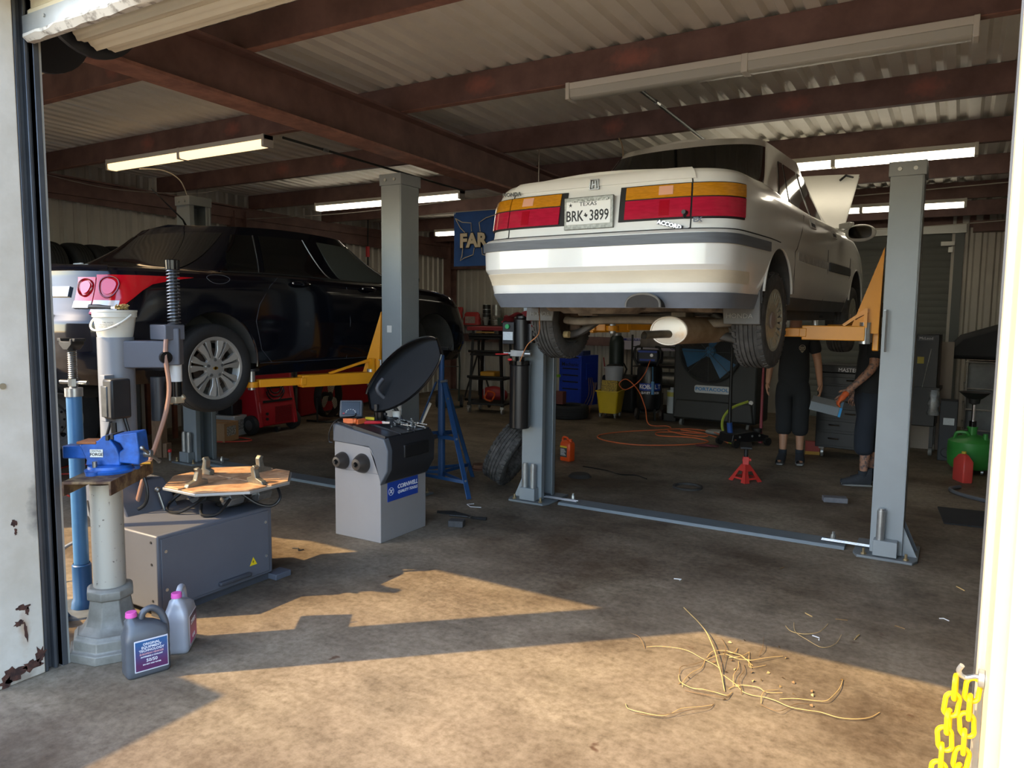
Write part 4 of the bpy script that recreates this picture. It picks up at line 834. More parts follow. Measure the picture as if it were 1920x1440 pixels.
mb = MB(); loft(mb, [(o8(.178), 0), (o8(.178), .042), (o8(.168), .046), (o8(.160), .052), (o8(.160), .098), (o8(.150), .108), (o8(.146), .118)]); part(PD, 'plinth', mb, cast, .004)
mb = MB(); loft(mb, [(o8(.142), .116), (o8(.125), .125), (o8(.108), .15), (o8(.098), .18), (o8(.092), .22), (o8(.086), .268), (o8(.094), .272), (o8(.098), .278), (o8(.098), .312), (o8(.086), .325)]); part(PD, 'flared_foot', mb, cast, .003)
mb = MB(); mb.cyl((0, 0, .32), (0, 0, .825), .071, n=32); part(PD, 'pipe_column', mb, pipe_p)
rusty = M('rusty_channel', '#8a7250', .7, .3, scale=12, col2='#4c3526', lo=.4, hi=.62, bump=.2)
CH = part(PD, 'channel_top', MB().py([(-.105, .82), (-.105, .885), (.105, .885), (.105, .82), (.095, .82), (.095, .872), (-.095, .872), (-.095, .82)], -.24, .24), rusty, .003); CH.rotation_euler = (0, 0, .376); CH.location = (.03, 0, 0)
vb = M('vise_blue', '#2560b4', .4, .1, var=.25, scale=14, col2='#1b4682'); vz = .885
VI = thing('bench_vise', 'blue bench vise with rusty anvil bolted on the pedestal', 'vise', (-3.41, 2.0, vz), .56)
mb = MB(); mb.lathe([(0, 0), (.105, 0), (.108, .012), (.095, .02), (.092, .032), (.078, .036), (.0, .036)], n=32); part(VI, 'swivel_base', mb, vb)
for a in (.6, 2.5, 4.4): mb = MB(); mb.cyl((.10*math.cos(a), .10*math.sin(a), 0), (.10*math.cos(a), .10*math.sin(a), .016), .03, n=14); part(VI, 'base_lug', mb, vb)
mb = MB(); mb.py([(-.09, .034), (-.05, .034), (-.04, .034), (.07, .034), (.075, .06), (.055, .12), (.02, .17), (-.005, .175), (-.03, .15), (-.10, .138), (-.115, .13), (-.085, .06)], -.045, .045); part(VI, 'vise_body', mb, vb, .006)
mb = MB(); mb.box((-.20, -.035, .065), (-.08, .035, .125)); part(VI, 'slide_bar', mb, vb, .005)
mb = MB(); mb.box((-.125, -.05, .136), (-.035, .05, .148)); part(VI, 'anvil_plate', mb, M('rust_orange', '#a8683c', .75, .2, var=.3, scale=20), .003)
mb = MB(); mb.py([(.065, .05), (.16, .04), (.165, .09), (.155, .195), (.045, .18), (.045, .155), (.075, .14), (.09, .115), (.07, .10)], -.05, .05); mj = part(VI, 'moving_jaw', mb, vb, .006)
mb = MB(); mb.box((.012, -.055, .155), (.026, .055, .178)); part(VI, 'jaw_plate', mb, dark_steel, .002)
mb = MB(); mb.box((.034, -.055, .16), (.048, .055, .184)); part(VI, 'jaw_plate', mb, dark_steel, .002)
mb = MB(); mb.cyl((.16, 0, .085), (.20, 0, .085), .018, n=16); sc = part(VI, 'screw_head', mb, steel, .003); mb = MB(); mb.bar((0, 0, 0), (0, 0, 0.001), .001, .001) if False else mb.cyl((.19, -.075, .125), (.19, .09, .03), .007, n=10); mb.sph((.19, -.075, .125), .011, 10, 6); mb.sph((.19, .09, .03), .011, 10, 6); part(sc, 'tommy_bar', mb, steel)
mb = MB(); mb.box((-.065, -.049, .075), (-.005, -.0455, .112)); lp = part(VI, 'maker_plate', mb, M('plate_cream', '#d8d5c6', .5), .001)
text(lp, 'plate_lettering', 'CENTRAL', .012, ink, (-.035, -.0495, .104), (1,0,0), (0,0,1), .0004); text(lp, 'plate_lettering', 'FORGE', .019, ink, (-.035, -.0495, .088), (1,0,0), (0,0,1), .0004, bold=.0005)
mb = MB(); mb.cyl((-.03, -.075, .03), (-.03, -.075, .06), .011, n=8); part(VI, 'lock_bolt', mb, steel)
mb = MB(); mb.cyl((0, 0, .005), (.10, .0, .005), .005, n=6); pcl = single('marker_pencil', 'yellow pencil stub lying on the rusty channel', 'pencil', mb, M('pencil_yellow', '#c9a13a', .5), (-3.46, 2.12, .885), .9)
# two antifreeze jugs
def rrect(w, d, r, n=4):
    q = []
    for cx, cy, a0 in ((w/2-r, d/2-r, 0), (-w/2+r, d/2-r, PI/2), (-w/2+r, -d/2+r, PI), (w/2-r, -d/2+r, 1.5*PI)):
        for i in range(n+1): a = a0+PI/2*i/n; q.append((cx+r*math.cos(a), cy+r*math.sin(a)))
    return q
def jug(name, label, loc, rz, body, cap, w=.19, d=.11, h=.295, lab=True, hx=.03, lines=None, labm=None):
    T = thing(name, label, 'jug', loc, rz); off = lambda pl, dx: [(p[0]+dx, p[1]) for p in pl]
    mb = MB(); S = [(rrect(w*.92, d*.88, .02), 0), (rrect(w, d, .025), .012)]
    for k in range(7): z = .03+k*.021; S += [(rrect(w, d, .025), z), (rrect(w*.985, d*.97, .025), z+.004)] if not lab else [(rrect(w*(.985 if k % 2 else 1), d, .025), z)]
    S += [(rrect(w, d, .025), h*.60), (off(rrect(w*.93, d*.93, .03), -.0), h*.70), (off(rrect(w*.70, d*.75, .035), -.018), h*.79), (off(rrect(.07, .07, .034), -.052), h*.86), (off(rrect(.044, .044, .0219), -.056), h*.90), (off(rrect(.042, .042, .0209), -.056), h*.93)]
    loft(mb, S); B = part(T, 'bottle', mb, body, sharp=60)
    mb = MB(); mb.tube(smooth_path([(-.02, 0, h*.81), (-.005, 0, h*.95), (.03, 0, h*.99), (.065, 0, h*.90), (.085, 0, h*.72), (.088, 0, h*.55)], 5), .017, 10, flat=.85); part(T, 'handle', mb, body, sharp=80)
    mb = MB(); mb.cyl((-.056, 0, h*.92), (-.056, 0, h*1.0), .025, .023, n=24); part(T, 'cap', mb, cap, .002)
    if lab:
        mb = MB(); mb.box((-w*.32, -d/2-.002, .03), (w*.42, -d/2+.006, .17)); L = part(T, 'label', mb, labm, .004)
        mb = MB(); mb.box((-w*.33, -d/2-.0015, .026), (w*.43, -d/2+.005, .174)); part(T, 'label_border', mb, M('label_line', '#c9c7cc', .5), .004)
        for s, sz, z, m in lines: text(L, 'label_text', s, sz, m, (w*.05, -d/2-.0025, z), (1,0,0), (0,0,1), .0003, bold=.0003)
    return T
tw = M('text_white', '#e8e8ea', .5); tp = M('text_pink', '#d8a0a0', .5)
pinkc = M('cap_pink', '#d857a8', .4)
def labelmat(n, a, b):
    m = bpy.data.materials.new(n); m.use_nodes = True; nn = m.node_tree; bb = nn.nodes['Principled BSDF']; tc = nn.nodes.new('ShaderNodeTexCoord'); sp = nn.nodes.new('ShaderNodeSeparateXYZ'); rp = nn.nodes.new('ShaderNodeValToRGB')
    nn.links.new(tc.outputs['Generated'], sp.inputs[0]); nn.links.new(sp.outputs[2], rp.inputs[0]); rp.color_ramp.elements[0].color = (*lin(a), 1); rp.color_ramp.elements[1].color = (*lin(b), 1); rp.color_ramp.elements[0].position = .2; rp.color_ramp.elements[1].position = .9
    nn.links.new(rp.outputs[0], bb.inputs['Base Color']); bb.inputs['Roughness'].default_value = .4; return m
jug('antifreeze_jug', 'dark grey antifreeze jug with pink cap and purple label by the pedestal', (-3.1, 1.95, 0), 1.25, M('jug_grey', '#5c5f64', .38, .2, var=.1), pinkc, lines=[('ORIGINAL', .0155, .152, tw), ('EQUIPMENT', .0155, .137, tw), ('TECHNOLOGY', .0155, .122, tw), ('EUROPEAN VEHICLES', .0105, .107, tp), ('ANTIFREEZE & COOLANT', .008, .094, tw), ('50/50', .021, .075, tw), ('DO NOT ADD WATER', .0075, .058, tw)], labm=labelmat('jug_label', '#5b2a55', '#2a5a8c'))
jug('antifreeze_jug', 'silver antifreeze jug with pink cap turned edge-on beside the tire changer', (-3.19, 2.19, 0), 2.3, M('jug_silver', '#a9acb3', .35, .2, var=.06), pinkc, lines=[('ZEREX', .03, .13, tw), ('G40', .03, .055, tw)], labm=labelmat('jug_label_pink', '#c0508a', '#4a3a4c'))
# blue screw jack stand behind the vise
blue = M('jack_blue', '#4a7dab', .38, .1, var=.15, scale=6)
J = thing('screw_stand', 'tall light blue under-hoist screw stand behind the bench vise', 'jack stand', (-4.06, 2.2, 0))
mb = MB(); mb.lathe([(0, .012), (.17, .010), (.175, .0), (.0, .0)], n=36); part(J, 'base_disc', mb, M('base_worn', '#6f767a', .5, .4, var=.3, scale=12))
mb = MB(); mb.lathe([(.06, .012), (.055, .05), (.048, .06), (.048, .25), (.042, .255), (.042, .26)], n=28); part(J, 'base_socket', mb, M('jack_blue_dark', '#23507c', .4))
mb = MB(); mb.cyl((0, 0, .25), (0, 0, 1.20), .038, n=28); part(J, 'tube', mb, blue); mb = MB(); mb.cyl((0, 0, 1.18), (0, 0, 1.225), .044, n=28); part(J, 'collar', mb, zinc)
mb = MB(); mb.lathe([(.019, 1.22)]+[(.019 if i % 2 else .0235, 1.225+.0055*i) for i in range(38)]+[(.016, 1.44)], n=18); part(J, 'screw', mb, steel)
mb = MB(); mb.cyl((-.085, -.02, 1.255), (.085, .03, 1.255), .012, n=10); mb.cyl((0, 0, 1.235), (0, 0, 1.275), .026, n=8); part(J, 'tee_handle', mb, steel)
mb = MB(); mb.py([(-.06, 1.49), (-.06, 1.46), (-.02, 1.43), (.02, 1.43), (.06, 1.46), (.06, 1.49), (.045, 1.49), (.04, 1.475), (-.04, 1.475), (-.045, 1.49)], -.035, .035); mb.box((-.085, -.03, 1.475), (-.055, .03, 1.492)); mb.box((.055, -.03, 1.475), (.085, .03, 1.492)); part(J, 'saddle', mb, dark_steel, .003)
# black paddle on a rod, blue block
T = thing('pedal_rod', 'black square paddle on a thin steel rod beside the blue stand', 'tool', (-4.28, 2.32, 0))
mb = MB(); mb.tube([(0, 0, 0), (-.02, -.01, .44)], .008, 8); part(T, 'rod', mb, steel); mb = MB(); mb.box((-.055, -.012, .43), (.045, .012, .57)); part(T, 'paddle', mb, black_pl, .012)
mb = MB(); mb.px([(0, 0), (.16, 0), (.12, .05), (.0, .14)], -.03, .03); single('blue_ramp', 'small blue steel wedge beside the door track', 'wheel ramp', mb, M('jack_blue_dark', '#23507c'), (-3.95, 1.95, 0), .5)
# ================================================================ TIRE CHANGER
tcg = M('machine_grey', '#5f626a', .5, .1, var=.08, scale=4); tcl = M('machine_light_grey', '#83878d', .45, .15, var=.1, scale=4)
TC = thing('tire_changer', 'grey tire changer with wooden-topped turntable and column arm', 'tire changer', (-3.83, 2.70, 0)); ox, oy = -3.83, 2.70
cx0, cx1, cy0, cy1 = -.30, .28, -.385, .38
mb = MB(); mb.box((cx0, cy0, .04), (cx1, cy1, .46)); cab = part(TC, 'cabinet', mb, tcg, .01)
mb = MB(); mb.box((cx1, cy0+.02, .06), (cx1+.006, cy1-.03, .44)); sp = part(cab, 'side_panel', mb, tcg, .004)
for a, b in ((cy0+.045, .37), (cy1-.055, .37), (cy1-.055, .16), (cy0+.045, .16)): mb = MB(); mb.cyl((cx1+.006, a, b), (cx1+.010, a, b), .009, n=12); part(sp, 'panel_screw', mb, zinc)
mb = MB(); mb.add([(cx1+.0075, .20, .13), (cx1+.0075, .255, .13), (cx1+.0075, .2275, .18)], [(0,1,2)]); wn = part(sp, 'warning_triangle', mb, M('warning_yellow', '#e8c81c', .5)); mb = MB(); mb.add([(cx1+.0085, .222, .165), (cx1+.0085, .233, .15), (cx1+.0085, .226, .15), (cx1+.0085, .231, .138), (cx1+.0085, .219, .153), (cx1+.0085, .226, .153)], [(0,1,2,3,4,5)]); part(wn, 'bolt_symbol', mb, ink)
mb = MB(); mb.box((cx1-.02, -.02, .075), (cx1+.03, .20, .10)); part(cab, 'bead_pedal', mb, M('machine_dark', '#43454a', .5), .008)
mb = MB(); mb.box((cx1-.05, cy1-.02, .0), (cx1+.05, cy1+.10, .035)); part(cab, 'foot_bracket', mb, tcg, .003)
for a in (-.2, .22): mb = MB(); mb.box((a-.04, cy0+.02, 0), (a+.04, cy1-.02, .04)); part(cab, 'skid', mb, MATS['machine_dark'])
mb = MB(); mb.box((cx0+.06, cy0-.002, .36), (cx0+.22, cy0, .455)); st = part(cab, 'sticker', mb, M('sticker_paper', '#cfcfca')); mb = MB(); mb.box((cx0+.10, cy0-.003, .28), (cx0+.20, cy0-.001, .37)); s2 = part(cab, 'sticker', mb, M('sticker_white2', '#e9e7e2', .6)); text(s2, 'sticker_text', 'WARNING', .018, M('text_red', '#c8392c', .5), (cx0+.15, cy0-.0032, .355), (1,0,0), (0,0,1), .0003)
for z in (.10, .30, .42): mb = MB(); mb.cyl((cx1-.05, cy0-.003, z), (cx1-.05, cy0, z), .007, n=8); part(cab, 'rivet_hole', mb, seam_m)
# column plinth and column
mb = MB(); mb.px([(-.22, .46), (.20, .46), (.05, .53), (.02, .60), (-.2, .60)], -.62, -.36) if False else mb.py([(-.66, .40), (-.66, .62), (-.34, .62), (-.25, .53), (-.20, .46), (-.20, .40)], -.25, .08); part(TC, 'column_plinth', mb, tcg, .01)
mb = MB(); mb.box((-.62, -.22, 0), (-.30, .06, .42)); part(TC, 'plinth_base', mb, tcg, .01)
mb = MB(); mb.cyl((-.44, -.13, .55), (-.44, -.13, 1.485), .099, n=36); part(TC, 'column', mb, tcl)
mb = MB(); mb.bar((-.40, -.10, 1.385), (-.205, .055, 1.385), .14, .16); mb.bar((-.22, .04, 1.43), (-.15, .10, 1.43), .10, .22); part(TC, 'swing_arm', mb, tcg, .008)
mb = MB(); mb.cyl((-.185, .08, 1.08), (-.185, .08, 1.56), .021, n=6); part(TC, 'hex_shaft', mb, dark_steel)
mb = MB(); mb.tube([(-.19+.034*math.cos(t), .085+.034*math.sin(t), 1.55+.0031*t) for t in [i*.4 for i in range(285)]], .0045, 5); part(TC, 'spring', mb, M('spring_steel', '#6f7174', .35, .8))
mb = MB(); mb.cyl((-.19, .085, 1.55), (-.19, .085, 1.90), .024, n=14); part(TC, 'shaft_sleeve', mb, M('sleeve_dark', '#2c2e31', .4, .3)); mb = MB(); mb.cyl((-.19, .085, 1.88), (-.19, .085, 1.945), .040, .042, n=22); part(TC, 'spring_cap', mb, blk_gloss, .006)
mb = MB(); mb.box((-.29, -.01, 1.47), (-.14, .12, 1.56)); part(TC, 'arm_block', mb, tcg, .006)
mb = MB(); mb.cyl((-.25, -.02, 1.37), (-.18, .0, 1.37), .012, n=10); mb.lathe([(.0, 0), (.034, .0), (.038, .012), (.034, .03), (0, .032)], (-.15, -.01, 1.37), (.9, -.3, 0), 14); part(TC, 'lock_knob', mb, blk_gloss)
mb = MB(); mb.cyl((-.185, .08, 1.22), (-.185, .08, 1.33), .036, n=18); part(TC, 'guide_sleeve', mb, M('white_sleeve', '#cfd0cd', .4)); mb = MB(); mb.cyl((-.185, .08, 1.13), (-.185, .08, 1.22), .034, n=18); part(TC, 'guide_lower', mb, blk_gloss)
mb = MB(); mb.tube(smooth_path([(-.15, .11, 1.13), (-.19, .08, 1.10), (-.25, .04, 1.095), (-.27, .02, 1.065), (-.295, .005, 1.06)], 5), [.018]*8+[.014]*8+[.011]*5, 8); mb.box((-.22, .05, 1.09), (-.15, .11, 1.13)); part(TC, 'mount_head', mb, M('head_bronze', '#b3a68c', .4, .5), .004)
# air filter and control box on the column
mb = MB(); mb.box((-.40, -.26, 1.0), (-.35, -.20, 1.27)); part(TC, 'bracket', mb, tcl, .004)
mb = MB(); mb.box((-.36, -.27, 1.02), (-.27, -.15, 1.25)); cb = part(TC, 'control_box', mb, M('box_black', '#26282b', .4, var=.2, scale=12), .012); mb = MB(); mb.box((-.37, -.275, 1.03), (-.31, -.265, 1.21)); part(cb, 'box_cover', mb, M('cover_worn', '#55595c', .35, .6, var=.4, scale=22), .006)
mb = MB(); mb.cyl((-.24, .0, .99), (-.24, .0, 1.25), .042, n=20); part(TC, 'air_cylinder', mb, M('box_black', '#26282b'))
# turntable: aluminium rim octagon under worn wooden segments, four jaws
TT = V((.05, .265, 0)); tz = .60
def oct_(r, k=.62): 
    q = []
    for i in range(8): a = PI/8+PI/4*i; q.append((TT.x+r*math.cos(a)*(1.0 if True else 1), TT.y+r*math.sin(a)))
    return q
mb = MB(); mb.pz(oct_(.385), tz, tz+.016); tt = part(TC, 'turntable', mb, M('table_aluminium', '#a9aaa8', .4, .6), .003)
wood = M('rusty_table_top', '#c9a27c', .6, .1, scale=11, col2='#9c7350', stretch=(1, 1, 1)); 
for q0 in range(4):
    a0 = PI/2*q0+PI/4; pts = [(TT.x+.012*math.cos(a0), TT.y+.012*math.sin(a0))]
    for da in (-.74, -PI/8, PI/8, .74):
        r = .374 if abs(da) < .5 else .374*math.cos(PI/8)/math.cos(PI/4-.74+.0)
        r = .374 if abs(da) < .5 else .3465
        pts.append((TT.x+r*math.cos(a0+da), TT.y+r*math.sin(a0+da)))
    mb = MB(); mb.pz(pts, tz+.016, tz+.024); part(tt, 'table_segment', mb, wood, .002)
for q0 in range(4):
    a = PI/2*q0; d = V((math.cos(a), math.sin(a), 0)); n_ = V((-math.sin(a), math.cos(a), 0)); b0 = V((TT.x, TT.y, tz+.022))
    mb = MB(); e = [(.17, 0), (.31, 0), (.30, .02), (.25, .035), (.235, .085), (.245, .10), (.225, .11), (.205, .09), (.21, .04), (.17, .03)]
    fn = lambda p, q, t: b0+d*p+V((0, 0, q))+n_*t
    mb.prism(e, fn, -.018, .018); part(tt, 'clamp_jaw', mb, M('jaw_steel', '#8d8879', .4, .6, var=.3, scale=20), .004)
mb = MB(); mb.cyl((TT.x, TT.y, .46), (TT.x, TT.y, tz), .09, n=24); mb.box((TT.x-.16, TT.y-.13, .50), (TT.x+.16, TT.y+.13, .585)); part(TC, 'turntable_drive', mb, dark_steel, .01)
for (a, b) in ((-.10, -.17), (.13, -.12), (.17, .05), (-.15, .1)):
    mb = MB(); mb.cyl((TT.x+a, TT.y+b-.02, .54), (TT.x+a+.0, TT.y+b+.08, .54), .052, n=8); cy = part(TC, 'clamp_cylinder', mb, M('cyl_cap', '#7d7f80', .4, .5, var=.3, scale=20), .004); mb = MB(); mb.cyl((TT.x+a, TT.y+b-.045, .54), (TT.x+a, TT.y+b-.02, .54), .016, n=12); part(cy, 'rod_nut', mb, chrome)
hose_b = M('hose_black', '#141516', .35); hose_br = M('hose_tan', '#a07a66', .5)
for k, pts in enumerate(([(-.12, .06, .56), (-.16, .0, .50), (-.10, -.06, .46), (0, -.05, .475), (.07, .02, .53), (.08, .1, .585)], [(.1, .02, .52), (.16, -.02, .475), (.22, .04, .48), (.23, .12, .55)], [(.22, .2, .57), (.30, .26, .50), (.36, .32, .485), (.38, .36, .53), (.33, .38, .59)], [(-.22, .12, .57), (-.28, .08, .50), (-.3, .04, .47)])):
    mb = MB(); mb.tube(smooth_path([(a, b, max(c, .472)) for a, b, c in pts], 6), .009, 8); part(TC, 'air_hose', mb, hose_b)
mb = MB(); mb.tube(smooth_path([(-.25, .04, 1.49), (-.20, .05, 1.51), (-.15, .0, 1.47), (-.13, -.02, 1.36), (-.12, -.01, 1.2), (-.13, -.03, 1.05), (-.17, -.08, .85), (-.22, -.12, .68), (-.25, -.14, .56), (-.26, -.15, .50)], 6), .013, 8); part(TC, 'air_hose', mb, hose_br)
mb = MB(); mb.tube(smooth_path([(-.30, -.18, 1.02), (-.25, -.15, .8), (-.19, -.13, .62), (-.19, -.14, .52), (-.24, -.18, .478), (-.30, -.22, .50), (-.35, -.26, .62)], 6), .010, 8); part(TC, 'air_hose', mb, hose_b)
mb = MB(); mb.tube(smooth_path([(-.37, -.22, 1.0), (-.375, -.24, .93), (-.41, -.26, .82), (-.43, -.27, .7)], 5), .008, 8); part(TC, 'air_hose', mb, hose_b); mb = MB(); mb.tube([(-.29, -.25, .72), (-.29, -.25, .93)], .012, 8); mb.tube([(-.29, -.25, .93), (-.292, -.25, 1.0)], .016, 8); part(TC, 'air_hose', mb, hose_b)
mb = MB(); mb.tube(smooth_path([(-.40, -.36, .55), (-.30, -.40, .48), (-.20, -.41, .38), (-.15, -.42, .26), (-.12, -.40, .22)], 5), .007, 8); part(TC, 'air_hose', mb, hose_b)
mb = MB(); mb.tube([(-.16, -.04, .46), (-.19, -.06, .58)], .007, 8); mb.sph((-.19, -.06, .585), .018, 10, 8); part(TC, 'shift_lever', mb, steel)
mb = MB(); mb.tube(smooth_path([(-.62, -.28, .27), (-.74, -.33, .20), (-.78, -.38, .08), (-.70, -.42, .015), (-.5, -.47, .012)], 6), .011, 8); part(TC, 'air_hose', mb, M('hose_grey', '#5a5d60', .5))
# white bucket and brush on the column
wbk = M('bucket_white', '#d9d6c8', .45, 0, var=.06, scale=6)
BK = thing('paste_bucket', 'white plastic tire paste bucket on the tire changer column', 'bucket', (ox-.44, oy-.13, 1.485))
mb = MB(); mb.lathe([(0, 0), (.094, 0), (.096, .01), (.112, .115), (.119, .117), (.119, .145), (.122, .147), (.122, .158), (.0, .158)], n=40); part(BK, 'pail', mb, wbk)
mb = MB(); mb.tube(smooth_path([(.118*math.cos(t), .118*math.sin(t), .128) if abs(t-1.0) > 9 else (.126*math.cos(t), .126*math.sin(t)-.0, .13-.09*math.sin(PI*(t+2.9)/3.1)) for t in [-2.9+3.1*i/12 for i in range(13)]], 3), .006, 8); part(BK, 'bail_handle', mb, M('bail_white', '#e6e4da', .4))
for k, (s, z) in enumerate((('TIRE PASTE', .085), ('MOUNTING LUBRICANT', .072), ('KEEP LID CLOSED', .06))): text(BK, 'bucket_print', s, .012, M('print_grey', '#77766f', .6), (.075, -.088, z), (.72, .69, 0), (0, 0, 1), .0003)
BR = thing('paste_brush', 'black handled paste brush with tan bristles lying across the bucket lid', 'brush', (ox-.44, oy-.13, 1.645), .12)
mb = MB(); mb.tube([(-.17, -.03, .016), (-.10, -.025, .016), (-.06, -.02, .014), (.0, -.01, .012)], [.015, .015, .012, .010], 12); part(BR, 'handle', mb, black_pl); mb = MB(); mb.box((0, -.025, .004), (.04, .008, .02)); part(BR, 'ferrule', mb, M('ferrule_white', '#b9b9b4', .4, .4), .003)
mb = MB(); rnd = random.Random(2)
for k in range(60): a = rnd.uniform(-.03, .02); mb.tube([(.035, a*.8, .012+rnd.uniform(-.006, .008)), (.09+rnd.uniform(-.03, .01), a*1.5, .012+rnd.uniform(-.01, .022))], .0022, 4)
o = part(BR, 'bristles', mb, M('bristle_tan', '#b89b5c', .8)); o['kind'] = 'stuff'
# ================================================================ WHEEL BALANCER
WB = thing('wheel_balancer', 'grey wheel balancer with black hood, tool tray and blue sign', 'wheel balancer', (-3.67, 4.23, 0)); hx, hy = .22, .26
bal_l = M('balancer_grey', '#8f8b88', .5, 0, var=.05, scale=5); bal_d = M('balancer_black', '#26272a', .45, 0, var=.15, scale=6); bal_m = M('balancer_slate', '#5b5f64', .5, 0, var=.1, scale=6)
mb = MB(); mb.px([(-hy, 0), (hy, 0), (hy, .50), (-hy, .50)], -hx, hx) if False else mb.box((-hx, -hy, .0), (hx, hy, .50)); body = part(WB, 'body', mb, bal_l, .004)
mb = MB(); mb.py([(-hx, .50), (hx-.0, .50), (hx-.0, .46), (hx-.08, .66), (hx-.10, .685), (-hx, .705)], -hy-.001, hy) ; part(WB, 'upper_body', mb, bal_l, .004)
mb = MB(); mb.py([(hx, .42), (hx+.07, .53), (hx+.075, .68), (hx+.04, .76), (-.02, .80), (-hx-.005, .835), (-hx-.005, .70), (hx-.10, .69), (hx-.07, .665), (hx+.002, .45)], -hy-.012, hy+.012); part(WB, 'console', mb, bal_m, .012)
mb = MB(); mb.add([(hx+.015, -hy+.03, .435), (hx+.015, hy-.0, .435), (hx+.078, hy, .54), (hx+.083, hy, .68), (hx+.048, hy, .766), (hx+.048, -hy+.03, .766), (hx+.083, -hy+.03, .68), (hx+.078, -hy+.03, .54)], [(0,1,2,7),(7,2,3,6),(6,3,4,5)]); part(WB, 'front_mould', mb, bal_d)
mb = MB(); mb.box((hx+.04, -.10, .60), (hx+.09, .19, .70)); part(WB, 'weight_pocket', mb, M('pocket_black', '#0c0c0d', .6), .01)
tray_pts = [(-hx+.02, .832), (-.02, .797), (hx+.035, .757)]
mb = MB(); mb.py([(-hx+.01, .834), (-.02, .80), (hx+.035, .762), (hx+.035, .772), (-.02, .812), (-hx+.01, .846)], -hy+.02, hy-.02); tr_ = part(WB, 'tool_tray', mb, bal_d, .003)
for yy in (-hy+.01, -.08, .08, hy-.01): mb = MB(); mb.py([(-.04, .80), (hx+.04, .752), (hx+.04, .778), (-.04, .83)], yy-.006, yy+.006); part(tr_, 'tray_rib', mb, bal_d)
for k, (x, rr) in enumerate(((-.135, 1), (.055, 1.12))):
    mb = MB(); mb.lathe([(.062*rr, 0), (.064*rr, .008), (.058*rr, .03), (.048*rr, .055), (.036*rr, .075), (.02, .077), (.018, .06), (.0, .06)], (x, -hy, .565-.0*k), (0, -1, 0), 30); c = part(WB, 'centering_cone', mb, M('cone_steel', '#55504b', .4, .6, var=.2)); mb = MB(); mb.cyl((x, -hy, .565), (x, -hy-.095, .565), .010, n=10); part(c, 'peg', mb, dark_steel)
mb = MB(); mb.box((hx, -hy+.07, .285), (hx+.004, hy-.10, .425)); sg_ = part(WB, 'maker_sign', mb, M('sign_blue', '#1c3f96', .45), .002)
text(sg_, 'sign_text', 'CORNWELL', .043, tw, (hx+.005, .035, .378), (0,1,0), (0,0,1), .0006, bold=.0008, shear=.2); text(sg_, 'sign_text', 'QUALITY TOOLS', .03, tw, (hx+.005, .035, .338), (0,1,0), (0,0,1), .0006, bold=.0006, shear=.2)
mb = MB(); mb.lathe([(.026, 0), (.029, 0), (.029, .001), (.026, .001)], (hx+.0045, -hy+.108, .358), (1, 0, 0), 24, closed=True); lg = part(sg_, 'sign_logo', mb, tw); mb = MB()
for q in range(4): a = PI/2*q+.6; mb.bar((hx+.005, -hy+.108, .358), (hx+.005, -hy+.108+.02*math.cos(a), .358+.02*math.sin(a)), .006, .001, (1,0,0))
part(sg_, 'sign_logo_mark', mb, tw)
# display
DS = MB(); DS.box((-.085, -.03, -.065), (.085, .03, .065)); ds = part(WB, 'display', DS, bal_m, .01); ds.location = (-.305+.03, -.02, .905); ds.rotation_euler = (-.35, .0, .62)
mb = MB(); mb.box((-.07, -.033, -.05), (.07, -.028, .052)); sc = part(ds, 'screen', mb, M('screen_dark', '#1d2120', .2), .003)
for k in range(7): a = PI*k/6; mb = MB(); mb.box((.035*math.cos(a)-.004, -.035, -.03+.035*math.sin(a)*.6-.003), (.035*math.cos(a)+.004, -.033, -.03+.035*math.sin(a)*.6+.003)); part(ds, 'key', mb, M('key_grey', '#b9bcb8', .5))
mb = MB(); mb.box((-.06, -.035, -.045), (-.045, -.033, -.035)); part(ds, 'stop_key', mb, M('key_red', '#b03030', .5))
mb = MB(); mb.cyl((-.275, .0, .80), (-.275, -.01, .86), .012, n=10); part(WB, 'display_post', mb, dark_steel)
mb = MB(); mb.tube(smooth_path([(-.2, -.05, .88), (-.16, -.12, .87), (-.19, -.26, .86), (-.235, -.29, .78), (-.25, -.285, .70), (-.225, -.275, .69)], 6), .005, 6); part(WB, 'display_cable', mb, hose_b)
# hood
P0, P1 = V((-.21, .10, .96)), V((.46, .10, 1.40))
def hd(a, b):
    P_ = P0+(P1-P0)*a; env = math.sin(PI*min(max(a*.94+.03, 0), 1))**.45; n_ = V((-.50, -.05, .86)); s = math.sin(PI*b)
    return P_+V((.25, -.14, -.32))*((b-.5)*env)+V((-.50, .55, .50))*(.26*s**.8*env)
mb = MB(); mb.grid(hd, 30, 18); h_ = part(WB, 'hood', mb, M('hood_black', '#2b2d30', .3, 0, var=.15, scale=5), sharp=80)
mb = MB(); mb.tube([hd(i/40, 0) for i in range(41)]+[hd(1, j/10) for j in range(1, 11)]+[hd(1-i/40, 1) for i in range(1, 41)]+[hd(0, 1-j/10) for j in range(1, 10)], .009, 6, cyc=True); part(h_, 'hood_rim', mb, blk_gloss)
mb = MB(); mb.tube(smooth_path([(.04, .22, .78), (-.02, .18, .92), (-.10, .08, 1.05), (-.08, .12, 1.14)], 6), .016, 10); part(WB, 'hood_arm', mb, M('machine_dark', '#43454a'))
